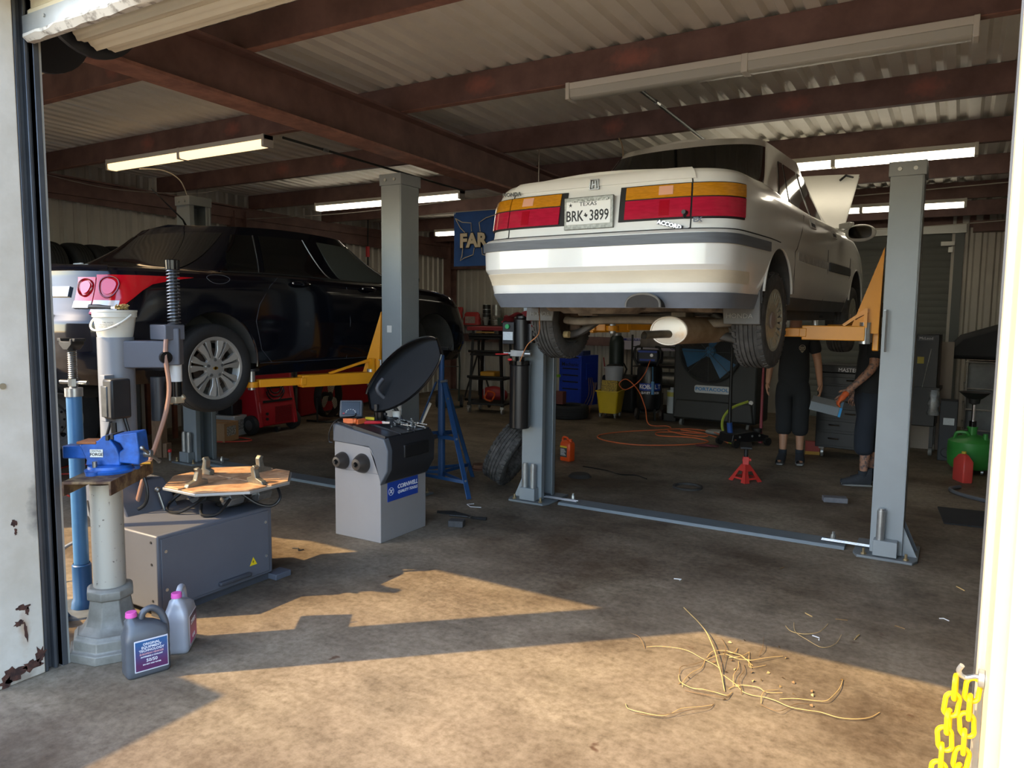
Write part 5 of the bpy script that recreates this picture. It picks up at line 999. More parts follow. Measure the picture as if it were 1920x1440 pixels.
# shaft and flange
mb = MB(); mb.cyl((.13, hy, .66), (.13, hy+.08, .66), .05, n=24); mb.lathe([(.02, .06), (.105, .06), (.11, .07), (.11, .085), (.10, .09), (.095, .075), (.03, .08)], (.13, hy, .66), (0, 1, 0), 36); mb.cyl((.13, hy+.08, .66), (.13, hy+.25, .66), .02, n=16); part(WB, 'balancer_shaft', mb, M('shaft_dark', '#4a4c4f', .35, .6))
mb = MB(); mb.box((-hx-.02, -hy+.06, .0), (-hx, -hy+.12, .1)); part(WB, 'foot_shim', mb, plate_w)
wx, wy = -3.67, 4.23
def tz_(x): return interp([(-.21, .846), (-.02, .812), (.255, .772)], x)
def on(name, label, cat, mb, mat, x, y, rz=0, g=None, bevel=0): return single(name, label, cat, mb, mat, (wx+x, wy+y, tz_(x)), rz, g, bevel)
mb = MB(); mb.lathe([(0, 0), (.045, 0), (.045, .075), (.04, .078), (.038, .02), (0, .02)], n=24); o = on('cup_adapter', 'black quick-nut cup standing on the balancer tray', 'cup', mb, blk_gloss, -.06, .06); 

for a_, b_ in (((-.05, -.012, .075), (-.02, .012, .13)), ((.03, -.01, .05), (.065, .01, .07))): mb = MB(); mb.box(a_, b_); part(o, 'nut_lever', mb, black_pl, .004)
mb = MB(); mb.lathe([(0, 0), (.035, 0), (.045, .045), (.041, .045), (.033, .006), (0, .006)], n=24); on('small_bowl', 'low black rubber cup on the balancer tray', 'cup', mb, rubber, .03, .10)
mb = MB(); mb.box((-.035, -.03, 0), (.035, .03, .07)); on('small_box', 'small white carton on the balancer tray', 'box', mb, plate_w, -.13, .14, .3)
mb = MB(); mb.lathe([(0, 0), (.03, 0), (.036, .085), (.033, .085), (.028, .005), (0, .005)], n=20); on('paper_cup', 'white paper cup at the back of the balancer tray', 'cup', mb, M('paper_white', '#e2dfd6', .6), .0, .18)
org = M('clip_orange', '#e8743a', .5)
for k, (x, y, rz) in enumerate(((-.13, -.19, .4), (-.09, -.13, 1.6))):
    mb = MB(); mb.box((-.045, -.022, 0), (.03, .0, .035)); mb.box((-.045, .006, .0), (.025, .026, .03)); mb.cyl((.03, .0, .015), (.05, .0, .015), .02, n=10); on('weight_clip', ['orange plastic wheel-weight pliers head lying flat on the tray', 'small orange clip standing upright on the tray'][k], 'clip', mb, org, x, y, rz)
mb = MB(); mb.box((-.045, -.012, 0), (.045, .012, .02)); on('yellow_block', 'yellow plastic piece between the tray cups', 'tool', mb, M('bright_yellow', '#d8bb28', .5), -.12, .03, .3)
PL = thing('pliers', 'red handled wheel weight pliers on the balancer tray', 'pliers', (wx+.06, wy-.05, tz_(.06)+.022), .6)
for k, dy in enumerate((-.018, .018)): mb = MB(); mb.tube([(0, dy*.3, .012), (-.04, dy, .012), (-.13, dy*1.6, .012)], .009, 8); part(PL, 'grip', mb, M('grip_red', '#c3222a', .4))
mb = MB(); mb.box((-.005, -.014, .002), (.055, .014, .022)); mb.cyl((.01, 0, 0), (.01, 0, .026), .014, n=12); part(PL, 'pliers_head', mb, chrome, .003)
wm = M('wrench_chrome', '#b4b6b4', .25, .85)
for k in range(26):
    rnd = random.Random(k+20); L = rnd.uniform(.05, .09); mb = MB(); mb.bar((-L/2, 0, .004), (L/2, 0, .004), .009, .006); mb.cyl((L/2, 0, 0), (L/2, 0, .009), .010, n=10); mb.cyl((-L/2, 0, 0), (-L/2, 0, .009), .009, n=8)
    x, y = rnd.uniform(.03, .22), rnd.uniform(.05, .23); o = on('loose_wrench', 'small chrome wrench in the loose pile on the balancer tray', 'wrench', mb, wm, x, y, rnd.uniform(0, 6), 'wrenches piled on the balancer tray'); o.location.z += .0015*k; o.rotation_euler = (0, .14, rnd.uniform(-1.2, .8))
# ================================================================ BLUE TRIPOD STAND
tb = M('tripod_blue', '#2a5283', .4, .1, var=.12, scale=8)
TR = thing('tripod_stand', 'dark blue tripod jack stand behind the wheel balancer', 'jack stand', (-4.13, 5.62, 0))
feet = [V((.50, -.27, 0)), V((-.42, -.17, 0)), V((.02, .50, 0))]; top = V((0, 0, 1.0))
mb = MB(); mb.cyl((0, 0, .10), (0, 0, 1.02), .035, n=20); part(TR, 'outer_tube', mb, tb); mb = MB(); mb.cyl((0, 0, 1.0), (0, 0, 1.25), .026, n=16); part(TR, 'inner_tube', mb, tb)
for f in feet:
    d = V((f.x, f.y, 0)).normalized(); mb = MB(); mb.bar(f+V((0, 0, .004)), d*.05+V((0, 0, 1.0)), .045, .012, d); l = part(TR, 'leg', mb, tb, .002)
    
    for k_, h_ in ((.86, .14), (.5, .5)): mb = MB(); mb.bar(f*k_+V((0, 0, h_)), V((0, 0, h_)), .008, .03); part(TR, 'brace', mb, tb)
    for h in (.15, .5, .85): p_ = f+(d*.05+V((0, 0, 1.0))-f)*h; mb = MB(); mb.cyl(p_, p_+d*.012+V((0, 0, .006)), .010, n=8); part(l, 'leg_bolt', mb, zinc)
for h, k in ((.14, .86), (.50, .5)):
    for i in range(3): a, b = feet[i]*k, feet[(i+1) % 3]*k; mb = MB(); mb.bar(a+V((0, 0, h)), b+V((0, 0, h)), .008, .03); part(TR, 'ring_brace', mb, tb)
mb = MB(); mb.cyl((0, 0, 1.24), (0, 0, 1.30), .018, n=12); mb.box((-.09, -.03, 1.30), (.09, .03, 1.325)); mb.tube([(-.09, 0, 1.31), (-.11, 0, 1.35)], .012, 6); mb.tube([(.09, 0, 1.31), (.11, 0, 1.35)], .012, 6); part(TR, 'saddle', mb, dark_steel, .003)
mb = MB(); mb.cyl((.03, -.05, 1.005), (.10, -.05, 1.02), .012, n=8); part(TR, 'lock_pin', mb, zinc)
mb = MB(); fd = feet[1]; mb.bar(fd*.22+V((0, -.012, .80)), fd*.42+V((0, -.012, .60)), .03, .003, (0, 1, 0)); part(TR, 'leg_sticker', mb, plate_w)
# ================================================================ FLOOR ITEMS, MIDDLE OF THE SHOP
def B(mb, x0, y0, z0, x1, y1, z1): return mb.box((x0, y0, z0), (x1, y1, z1))
# old tire leaning on the lift post
T = thing('worn_tire', 'old worn tire leaning against the lift post under the black tank', 'tire', (-3.60, 6.02, .335)); T.rotation_euler = (0, .48, .12)
mb = tire_mb(.33, .215, .20, 4, 64, 40); part(T, 'casing', mb, M('worn_rubber', '#5d5a56', .9, 0, scale=26, col2='#383633', bump=.5, bscale=60)); mb = MB(); mb.lathe([(.20, -.075), (.215, -.06), (.30, -.055), (.30, .055), (.215, .06), (.20, .075)], (0, 0, 0), (1, 0, 0), 40); part(T, 'inner_liner', mb, rubber)
mb = MB(); mb.lathe([(.03, 0), (.13, 0), (.13, .012), (.085, .014), (.08, .05), (.03, .05)], n=36, closed=True); single('brake_rotor', 'rusty brake rotor lying flat on the floor', 'brake disc', mb, M('rotor_rust', '#6b4c3a', .7, .4, var=.3, scale=18), (-4.27, 6.5, 0))
mb = MB(); mb.lathe([(.115, 0), (.14, 0), (.142, .018), (.118, .018)], n=40, closed=True); single('rubber_ring', 'flat black rubber ring between the lift posts', 'ring', mb, M('ring_dark', '#3a3733', .8), (-2.14, 6.88, 0))
mb = MB(); mb.lathe([(.0, .03), (.09, .03), (.12, .0), (.0, .0)], n=24); single('drain_pan_lid', 'low black rubber pad behind the lift post', 'pad', mb, M('ring_dark', '#3a3733'), (-3.22, 6.75, 0))
mb = MB(); B(mb, -.1, -.05, 0, .1, .05, .045); single('grey_brick', 'grey block on the floor between the lift posts', 'block', mb, M('block_grey', '#77777a', .8, var=.2, scale=20), (-.86, 7.08, 0), .3, bevel=.004)
mb = MB(); B(mb, -.26, -.28, 0, .26, .28, .012); single('floor_mat', 'black rubber mat on the floor before the oil drain', 'mat', mb, M('mat_black', '#2b2c2d', .85, var=.15), (.22, 7.1, 0), .1)
mb = MB(); mb.tube(smooth_path([(.10, 8.3, .02), (.02, 8.15, .02), (.1, 7.95, .02), (.35, 7.75, .02), (.6, 7.6, .02)], 6), .018, 8); single('grey_hose', 'thick grey hose curving past the red jug', 'hose', mb, M('hose_grey', '#5a5d60'))
# orange jug
OJ = thing('fluid_jug', 'bright orange fluid jug with dark label on the shop floor', 'jug', (-3.70, 7.42, 0), -.25)
ojm = M('jug_orange', '#e0531c', .4, 0, var=.06)
mb = MB(); loft(mb, [(rrect(.14, .09, .015), 0), (rrect(.15, .1, .02), .01), (rrect(.15, .1, .02), .19), (rrect(.135, .085, .02), .215), (rrect(.05, .06, .02), .235)]); part(OJ, 'bottle', mb, ojm, sharp=60)
mb = MB(); mb.tube(smooth_path([(-.068, 0, .19), (-.066, 0, .25), (-.03, 0, .262), (.0, 0, .25), (.005, 0, .225)], 5), .013, 8); part(OJ, 'handle', mb, ojm); mb = MB(); mb.cyl((.045, 0, .20), (.045, 0, .25), .019, n=16); part(OJ, 'cap', mb, ojm)
mb = MB(); B(mb, -.068, -.0515, .045, .035, -.049, .17); L = part(OJ, 'label', mb, M('label_dark', '#3c4142', .5)); mb = MB(); B(mb, -.068, -.052, .15, .035, -.0505, .17); part(L, 'label_band', mb, M('label_yellow', '#d8bd2a', .5))
for k in range(6): mb = MB(); B(mb, -.06, -.0522, .065+.013*k, .02-.01*(k % 3), -.0515, .07+.013*k); part(L, 'label_line', mb, tw)
# red jack stand
js = M('stand_red', '#d03a32', .45, 0, var=.08)
JS = thing('jack_stand', 'red jack stand with black ratchet saddle between the lift posts', 'jack stand', (-1.75, 7.5, 0), .25)
for k in range(4):
    a = PI/2*k+PI/4; c, s = math.cos(a), math.sin(a); t_ = V((-s, c, 0)); o_ = V((c, s, 0))
    def pt(w, r, z): return V((0, 0, z))+o_*r+t_*w
    mb = MB(); w0, w1 = .115, .028; r0, r1 = .115, .028; z0, z1 = .0, .17; n = 8
    quad = lambda u, v: pt((u-.5)*2*(w0+(w1-w0)*v), r0+(r1-r0)*v, z0+(z1-z0)*v)
    for (u0, u1, v0, v1) in ((0, .26, 0, 1), (.74, 1, 0, 1), (.26, .74, .62, 1), (.26, .74, .16, .26)):
        a_ = [quad(u0, v0), quad(u1, v0), quad(u1, v1), quad(u0, v1)]; b_ = [p-o_*.006 for p in a_]; mb.add(a_+b_, [(0,1,2,3),(7,6,5,4),(0,4,5,1),(1,5,6,2),(2,6,7,3),(3,7,4,0)])
    part(JS, 'leg_plate', mb, js)
mb = MB(); B(mb, -.03, -.03, .165, .03, .03, .245); part(JS, 'neck', mb, js, .004); mb = MB(); mb.cyl((-.034, 0, .215), (.05, 0, .215), .016, n=12); part(JS, 'ratchet_pin', mb, js)
mb = MB(); mb.cyl((0, 0, .24), (0, 0, .33), .02, n=12); part(JS, 'ratchet_bar', mb, black_pl); mb = MB(); mb.box((-.055, -.075, .33), (.055, .25, .352)); part(JS, 'saddle_plate', mb, M('saddle_dark', '#2b2c2d', .5, .3), .004)
# floor jack with upright handle, red pole
FJ = thing('floor_jack', 'black floor jack with tall upright handle near the cooler', 'floor jack', (-2.28, 9.6, 0), -.6)
mb = MB(); mb.px([(-.3, .06), (.3, .05), (.3, .12), (.05, .19), (-.28, .17)], -.13, .13); part(FJ, 'frame', mb, M('jack_black', '#1d1e20', .4, .2), .01)
for sx in (-1, 1):
    for y_ in (-.26, .26): mb = MB(); mb.cyl((sx*.13, y_, .05), (sx*.17, y_, .05), .05, n=20); part(FJ, 'wheel', mb, dark_steel)
    for y_ in (-.18, .02, .14): mb = MB(); mb.cyl((sx*.13, y_, .13), (sx*.137, y_, .13), .014, n=10); part(FJ, 'frame_bolt', mb, zinc)
mb = MB(); mb.cyl((0, -.22, .16), (0, -.24, .30), .035, n=12); part(FJ, 'handle_socket', mb, M('socket_blue', '#2a4f92', .4)); mb = MB(); mb.tube([(0, -.235, .28), (0, -.24, .85), (0, -.24, 1.42)], [.025, .018, .012], 10); part(FJ, 'handle', mb, black_pl); mb = MB(); mb.cyl((0, .22, .15), (0, .22, .2), .06, n=16); part(FJ, 'lift_saddle', mb, dark_steel)
mb = MB(); mb.tube([(0, 0, 0), (0, 0, 1.3)], [.022, .012], 10); o = single('red_pole', 'slim faded red pole standing beside the floor jack', 'pole', mb, M('pole_red', '#93404a', .5), (-2.13, 9.88, 0)); 
mb = MB(); mb.lathe([(0, 0), (.03, 0), (.026, .05), (0, .05)], n=12); part(o, 'pole_foot', mb, M('pole_red', '#93404a'))
mb = MB(); mb.lathe([(0, .0), (.13, .0), (.14, .02), (.12, .035), (0, .03)], n=32); single('white_dish', 'white round dish lying on the floor by the cords', 'dish', mb, M('lid_white', '#a9a9a2', .6), (-2.85, 10.35, 0))
mb = MB(); mb.grid(lambda a, b: V((.28*(a-.5), .14*(b-.5), .012+.02*abs(math.sin(a*11+b*5))*math.sin(PI*b)*math.sin(PI*a))), 24, 12); single('floor_rag', 'crumpled dark red rag on the floor', 'rag', mb, M('rag_dark', '#7a3f44', .9, var=.3, scale=14), (-2.63, 9.2, 0), .3)
# orange extension cord and green hose
oc = M('cord_orange', '#cf6a3c', .55)
def loopline(name, label, pts, r, mat, cat='cord'): mb = MB(); mb.tube(smooth_path(pts, 8), r, 6); return single(name, label, cat, mb, mat)
loopline('extension_cord', 'orange extension cord looping over the floor from the compressor', [(-4.02, 10.84, .95), (-4.05, 10.7, .75), (-4.15, 10.62, .6), (-4.32, 10.6, .5), (-4.42, 10.6, .58), (-4.3, 10.6, .66), (-4.1, 10.58, .5), (-3.95, 10.5, .25), (-3.85, 10.4, .03), (-3.6, 10.5, .012), (-3.5, 10.2, .012), (-3.9, 9.7, .012), (-4.1, 9.2, .012), (-3.9, 8.85, .012), (-3.4, 8.75, .012), (-2.9, 9.1, .012), (-2.7, 9.5, .012), (-3.0, 9.7, .012), (-3.4, 9.6, .012), (-3.5, 9.9, .012), (-3.0, 10.1, .012), (-2.7, 9.9, .012), (-2.45, 9.5, .02)], .008, oc)
loopline('extension_cord', 'orange extension cord coiled in flat loops before the cooler', [(-3.3, 10.2, .024), (-2.9, 10.05, .024), (-2.85, 9.8, .024), (-3.2, 9.85, .024), (-3.45, 10.1, .024), (-3.2, 10.35, .024), (-2.8, 10.2, .024), (-2.55, 9.8, .024), (-2.4, 9.4, .06), (-2.3, 9.3, .1)], .008, oc)
loopline('extension_cord', 'red-orange cord lying beside the cardboard box', [(-8.0, 5.9, .01), (-7.7, 6.1, .01), (-7.6, 6.3, .01), (-7.9, 6.35, .01), (-8.1, 6.2, .01), (-7.9, 6.05, .01)], .008, M('cord_red', '#c04030', .55))
loopline('extension_cord', 'red-orange cord crossing the floor before the truck wheel', [(-8.0, 3.6, .01), (-7.4, 4.1, .01), (-7.2, 4.6, .01), (-7.5, 4.5, .01), (-7.9, 4.2, .01), (-7.4, 3.7, .01), (-6.6, 3.5, .01)], .008, MATS['cord_red'])
loopline('garden_hose', 'yellow-green hose arching up beside the floor jack', [(-2.32, 9.95, .52), (-2.52, 9.85, .42), (-2.6, 9.75, .25), (-2.5, 9.6, .05), (-2.35, 9.5, .02)], .018, M('hose_lime', '#9aa83c', .5), 'hose')
loopline('black_cable', 'thin black cable on the floor by the orange jug', [(-3.4, 7.2, .006), (-3.1, 7.15, .006), (-2.9, 7.05, .006), (-2.75, 7.1, .006), (-2.6, 7.0, .006)], .006, hose_b)
# bits beside the balancer
mb = MB(); mb.tube([(-.2, 0, .012), (-.05, .01, .02), (.15, -.02, .012), (.26, -.01, .014)], [.012, .02, .012, .016], 8, flat=.6); single('pry_bar', 'black pry bar with crumpled rubber lying behind the balancer', 'tool', mb, dark_steel, (-3.4, 4.86, 0), .1)
mb = MB(); B(mb, -.06, -.04, 0, .06, .04, .05); single('wheel_chock', 'small dark grey block beside the balancer', 'block', mb, M('block_dark', '#4d4b49', .8, var=.3, scale=20), (-3.25, 4.62, 0), .35, bevel=.006)
mb = MB(); mb.tube([(-.08, 0, .012), (.08, .01, .012)], .008, 8); mb.lathe([(.008, -.006), (.018, -.006), (.018, .006), (.008, .006)], (.088, .01, .012), (0, 0, 1), 14, closed=True); single('combination_wrench', 'dark wrench lying across the small block', 'wrench', mb, dark_steel, (-3.27, 4.68, .05), .2)
mb = MB(); mb.tube([(-.06, .05, .003), (-.10, .0, .003), (-.03, -.05, .003), (.06, -.02, .003)], .003, 5); single('white_wire', 'bent white wire on the floor by the blue tripod', 'wire', mb, plate_w, (-3.45, 5.2, 0))
mb = MB(); mb.tube(smooth_path([(-.04, 0, .004), (0, .015, .006), (.03, -.01, .004), (.05, .02, .005)], 4), .004, 5); single('floor_scrap', 'tiny black scrap on the sunlit concrete', 'debris', mb, ink, (-3.85, 3.55, 0))
# ================================================================ BACK OF THE SHOP
sh_m = M('shelf_dark', '#4a3430', .7, .1, var=.2)
S = thing('wall_shelf', 'dark steel shelf on the back wall holding bags and cans', 'shelf', (-8.25, 12.72, 1.36))
mb = MB(); B(mb, -.95, -.15, 0, .85, .3, .04); part(S, 'board', mb, sh_m); 
for x_ in (-.8, 0, .7): mb = MB(); mb.px([(.3, 0), (-.1, 0), (.3, -.3)], x_-.015, x_+.015); part(S, 'bracket', mb, sh_m)
def bag(name, label, loc, w, h, d, mat, lean=.0):
    mb = MB(); mb.grid(lambda a, b: V(((w/2*(1-.25*b**3)+.01*math.sin(b*17))*math.copysign(abs(math.cos(2*PI*a))**.6, math.cos(2*PI*a))+lean*b*b, d/2*(1-.8*b**2.5)*math.copysign(abs(math.sin(2*PI*a))**.6, math.sin(2*PI*a)), h*b)), 28, 10, cu=True); mb.grid(lambda a, b: V((w*.37*(a*2-1)+lean, d*.1*(b*2-1), h)), 2, 2)
    return single(name, label, 'bag', mb, mat, loc)
rb = M('bag_red', '#b53a38', .55, var=.2, scale=12)
o = bag('product_bag', 'red pouch leaning on the wall shelf', (-8.98, 12.7, 1.40), .30, .36, .14, rb, .08); text(o, 'bag_print', 'TX', .12, M('print_gold', '#c59a4a', .5), (-.02, -.066, .12), (.3, 0, 1), (-1, 0, .3), .001)
o = bag('product_bag', 'red and pale printed bag on the wall shelf', (-8.56, 12.7, 1.40), .40, .26, .16, rb); mb = MB(); B(mb, -.12, -.082, .03, .12, -.07, .17); part(o, 'bag_panel', mb, M('panel_pale', '#a8968c', .6, var=.3, scale=25))
def can(loc, r, h, mat, label, lidm): 
    T = thing('paint_can', label, 'can', loc); mb = MB(); mb.lathe([(0, 0), (r, 0), (r, h*.95), (r*1.03, h*.96), (r*1.03, h), (0, h)], n=24); part(T, 'drum', mb, mat); mb = MB(); mb.lathe([(r*1.0, h*.45), (r*1.035, h*.47), (r*1.035, h*.5), (r, h*.52)], n=24); part(T, 'hoop', mb, lidm); mb = MB(); mb.cyl((0, 0, h), (0, 0, h+.008), r*.85, n=20); part(T, 'lid', mb, lidm)
can((-8.22, 12.72, 1.40), .085, .22, M('can_black', '#232323', .4), 'black can at the bottom of its shelf stack', zinc); can((-8.22, 12.72, 1.628), .082, .18, MATS['can_black'], 'black can with silver rim stacked on another can', zinc)
can((-8.0, 12.75, 1.40), .09, .20, M('can_white', '#b0aa9e', .5, var=.4, scale=12, col2='#4a4640'), 'stained white can on the wall shelf', zinc); can((-8.0, 12.75, 1.608), .088, .20, M('can_silver', '#a3a29c', .3, .7), 'silver can stacked on the stained can', zinc)
mb = MB(); mb.lathe([(.05, 0), (.035, .0), (.065, .16), (.06, .16)], n=20); single('funnel_cup', 'clear grey measuring cup tilted before the cans', 'cup', mb, M('cup_grey', '#8b8b88', .3), (-8.16, 12.60, 1.40))
mb = MB(); B(mb, -.24, -.1, 0, .24, .1, .15); o = single('tool_case', 'dark green metal case on the wall shelf', 'case', mb, M('case_green', '#3a4a42', .5), (-7.66, 12.72, 1.40), bevel=.01); mb = MB(); B(mb, -.245, -.105, .10, .245, .105, .115); part(o, 'case_lid', mb, M('case_green', '#3a4a42'))
# tall trolley with red top
bf = M('frame_black', '#1c1b1a', .55, .2)
C = thing('parts_trolley', 'tall black parts trolley with red top and orange odds on its shelves', 'trolley', (-6.62, 10.4, 0), .15)
for sx in (-1, 1):
    for sy in (-1, 1): mb = MB(); mb.bar((sx*.30, sy*.22, .08), (sx*.24, sy*.20, 1.36), .04, .04); part(C, 'upright', mb, bf)
    for sy in (-1, 1): mb = MB(); mb.cyl((sx*.30-.015, sy*.22, .05), (sx*.30+.015, sy*.22, .05), .05, n=18); mb.box((sx*.30-.03, sy*.22-.03, .08), (sx*.30+.03, sy*.22+.03, .12)); part(C, 'caster', mb, zinc)
for z_, w_ in ((.14, .33), (.55, .30), (.95, .28), (1.22, .26)): mb = MB(); B(mb, -w_, -.24, z_, w_, .24, z_+.035); part(C, 'shelf', mb, bf, .003)
for z_, w_ in ((.58, .32), (1.0, .30), (1.26, .30)): mb = MB(); mb.cyl((-w_, -.25, z_+.02), (w_, -.25, z_+.02), .022, n=10); part(C, 'rail', mb, bf)
mb = MB(); B(mb, -.33, -.26, 1.36, .33, .26, 1.42); part(C, 'red_top', mb, M('top_red', '#8f2028', .5), .006); mb = MB(); B(mb, -.16, -.262, 1.32, .16, -.25, 1.345); part(C, 'name_strip', mb, M('strip_amber', '#a8823c', .5))
mb = MB(); B(mb, -.12, -.2, .60, .14, .1, .70); single('starter_part', 'yellow parts bin on the trolley shelf', 'bin', mb, M('part_yellow', '#c08a1e', .5), (-6.62, 10.4, -.015), .15, bevel=.02)
mb = MB(); mb.tube([(.09*math.cos(t), .03*math.sin(3*t), .10+.085*math.sin(t)) for t in [i*.5 for i in range(40)]], .014, 6); single('cord_reel', 'orange cord bundle on the trolley bottom shelf', 'cord', mb, M('cord_bright', '#d8571c', .5), (-6.6, 10.32, .175))
# hand truck with pale wheels, dolly with rods, tripod light, red tub
HT = thing('hand_truck', 'black hand truck with pale plastic wheels by the side wall', 'hand truck', (-7.55, 10.5, 0), .5)
for sx in (-1, 1):
    mb = MB(); mb.tube([(sx*.16, .06, .1), (sx*.16, .18, .7), (sx*.12, .28, 1.15)], .016, 8); part(HT, 'rail', mb, M('frame_green', '#1f2f28', .5)); mb = MB(); mb.lathe([(0, -.02), (.09, -.02), (.105, -.018), (.105, .018), (.09, .02), (0, .02)], (sx*.21, .06, .105), (1, 0, 0), 24); wh = part(HT, 'wheel', mb, M('wheel_pale', '#9c9a94', .5)); mb = MB(); mb.lathe([(.09, -.024), (.112, -.024), (.112, .024), (.09, .024)], (sx*.21, .06, .105), (1, 0, 0), 24, closed=True); part(wh, 'tread', mb, rubber)
for z_ in (.3, .7, 1.0): mb = MB(); mb.bar((-.16, .1+z_*.14, z_), (.16, .1+z_*.14, z_), .03, .012); part(HT, 'cross_bar', mb, MATS['frame_green'])
mb = MB(); B(mb, -.2, -.16, .01, .2, .06, .02); part(HT, 'toe_plate', mb, MATS['frame_green'])
DO = thing('rod_dolly', 'low black dolly with upright threaded rods beside the trolley', 'dolly', (-7.0, 10.85, 0), .1)
mb = MB(); B(mb, -.42, -.03, .10, .55, .03, .14); part(DO, 'beam', mb, bf)
for x_ in (-.35, .05, .5): mb = MB(); mb.cyl((x_-.012, 0, .045), (x_+.012, 0, .045), .045, n=16); part(DO, 'caster', mb, dark_steel)
for x_, h_ in ((-.05, .95), (.34, .9), (.52, 1.0)): mb = MB(); mb.cyl((x_, 0, .14), (x_, 0, h_), .010, n=8); part(DO, 'rod', mb, zinc)
mb = MB(); mb.sph((0, 0, .16), (.28, .2, .16), 24, 12); single('red_tub', 'rounded dark red tub behind the dolly', 'tub', mb, M('tub_red', '#8c1d22', .5), (-7.2, 11.4, 0))
TL = thing('work_light', 'black tripod work light stand against the back wall', 'work light', (-8.0, 12.1, 0))
for a in (0, 2.1, 4.2): mb = MB(); mb.tube([(.3*math.cos(a), .3*math.sin(a), .01), (0, 0, .9)], .018, 6); part(TL, 'leg', mb, bf)
mb = MB(); mb.cyl((0, 0, .8), (0, 0, 1.2), .025, n=8); B(mb, -.2, -.06, 1.12, .2, .06, 1.25); part(TL, 'head', mb, bf, .01)
# blue mechanic cabinet
bc = M('cabinet_blue', '#1f3fae', .4, .05, var=.08)
CB = thing('tool_cabinet', 'blue rolling tool cabinet with black drawer slots', 'tool cabinet', (-5.52, 11.45, 0), -.12)
mb = MB(); B(mb, -.22, -.27, .1, .22, .27, .95); part(CB, 'body', mb, bc, .006)
for k, (z0, h_) in enumerate(((.14, .26), (.42, .10), (.53, .10), (.64, .10), (.86, .07))):
    mb = MB(); B(mb, -.205, -.282, z0, .205, -.268, z0+h_); d_ = part(CB, 'drawer', mb, bc, .003); mb = MB(); B(mb, -.14, -.286, z0+h_-.02, .17, -.281, z0+h_); part(d_, 'drawer_pull', mb, ink)
text(CB, 'cabinet_lettering', 'Mechanic', .09, ink, (0, -.2705, .80), (1,0,0), (0,0,1), .002, bold=.001)
for sx in (-1, 1): mb = MB(); mb.cyl((sx*.17-.02, -.2, .05), (sx*.17+.02, -.2, .05), .05, n=16); part(CB, 'caster', mb, dark_steel)
mb = MB(); B(mb, .222, -.12, .55, .235, .02, .82); part(CB, 'side_holder', mb, bc)
mb = MB(); B(mb, -.2, -.2, .95, .1, .1, 1.03); single('chrome_tray', 'blue tray of sockets on the blue cabinet', 'tray', mb, M('tray_blue', '#2a3a6a', .4), (-5.45, 11.45, 0), bevel=.01)
for k in range(3): mb = MB(); mb.tube(smooth_path([(.26, -.1+.05*k, .58), (.28+.02*k, -.12+.05*k, .3), (.2+.06*k, -.2, .06), (.3+.05*k, -.3, .012), (.36, -.15, .15), (.3+.03*k, .0, .5)], 5), .006, 5); single('jumper_cable', ['tan cable hanging in a loop from the blue cabinet', 'brown cable hanging from the blue cabinet side', 'copper coloured cable drooping to the floor by the cabinet'][k], 'cable', mb, M('cable_brown', '#7a5a48', .6), (-5.52, 11.45, 0), -.12)
GC = thing('gas_cylinder', 'dark green gas cylinder with pale collar behind the blue cabinet', 'gas cylinder', (-5.15, 12.2, 0)); mb = MB(); mb.lathe([(0, 0), (.13, 0), (.13, 1.15), (.11, 1.24), (.05, 1.30), (.04, 1.34), (0, 1.34)], n=28); part(GC, 'shell', mb, M('cyl_green', '#1f2b26', .45)); mb = MB(); mb.lathe([(.06, 1.27), (.075, 1.24), (.08, 1.31), (.05, 1.33)], n=20); part(GC, 'collar', mb, zinc)
mb = MB(); B(mb, -.3, -.18, 0, .3, .2, .62); mb.cyl((-.1, -.1, .62), (-.1, -.1, .8), .14, n=20); single('shop_vacuum', 'black shop machine in the shade behind the mop bucket', 'machine', mb, bf, (-4.88, 11.8, 0), bevel=.05)
for k, (x_, y_) in enumerate(((-5.25, 10.55),)): T = thing('worn_tire', 'black tire lying flat before the blue cabinet', 'tire', (x_, y_, .105)); T.rotation_euler = (0, PI/2, 0); part(T, 'casing', tire_mb(.32, .21, .2, 4, 48), rubber)
# lime bracket and box on the lift post side
mb = MB(); B(mb, -.16, 0, .44, .10, .05, .48); B(mb, -.16, 0, 0, -.10, .05, .44); single('lime_stand', 'lime green steel stand beside the lift post', 'stand', mb, M('lime', '#7fb832', .45), (-5.45, 10.4, .21), -.2, bevel=.004)
mb = MB(); B(mb, -.09, -.06, 0, .09, .06, .2); o = single('red_carton', 'dull red carton standing on the flat tire', 'box', mb, M('carton_red', '#6a3a34', .7), (-5.42, 10.55, .21))
# mop bucket
MP = thing('mop_bucket', 'yellow wheeled mop bucket with wringer', 'mop bucket', (-4.72, 10.98, 0), .12)
ye = M('bucket_yellow', '#d3b21c', .45, var=.08)
mb = MB(); loft(mb, [(rrect(.28, .34, .03), .08), (rrect(.36, .42, .03), .42), (rrect(.39, .45, .03), .425), (rrect(.39, .45, .03), .44), (rrect(.34, .4, .03), .44), (rrect(.26, .32, .03), .1)]); part(MP, 'tub', mb, ye)
mb = MB(); mb.px([(-.12, .40), (.18, .40), (.16, .56), (-.08, .60)], -.13, .13); part(MP, 'wringer', mb, M('wringer_yellow', '#b89a2a', .5, scale=60, col2='#7a6520', lo=.45, hi=.55), .008)
for sx in (-1, 1):
    for sy in (-1, 1): mb = MB(); mb.cyl((sx*.12-.012, sy*.14, .035), (sx*.12+.012, sy*.14, .035), .035, n=14); mb.box((sx*.12-.02, sy*.14-.02, .05), (sx*.12+.02, sy*.14+.02, .09)); part(MP, 'caster', mb, M('caster_grey', '#77756e', .5))
mb = MB(); mb.tube([(.16, .06, .58), (.24, .04, .78), (.2, -.02, .88)], .014, 8); part(MP, 'wringer_handle', mb, bf)
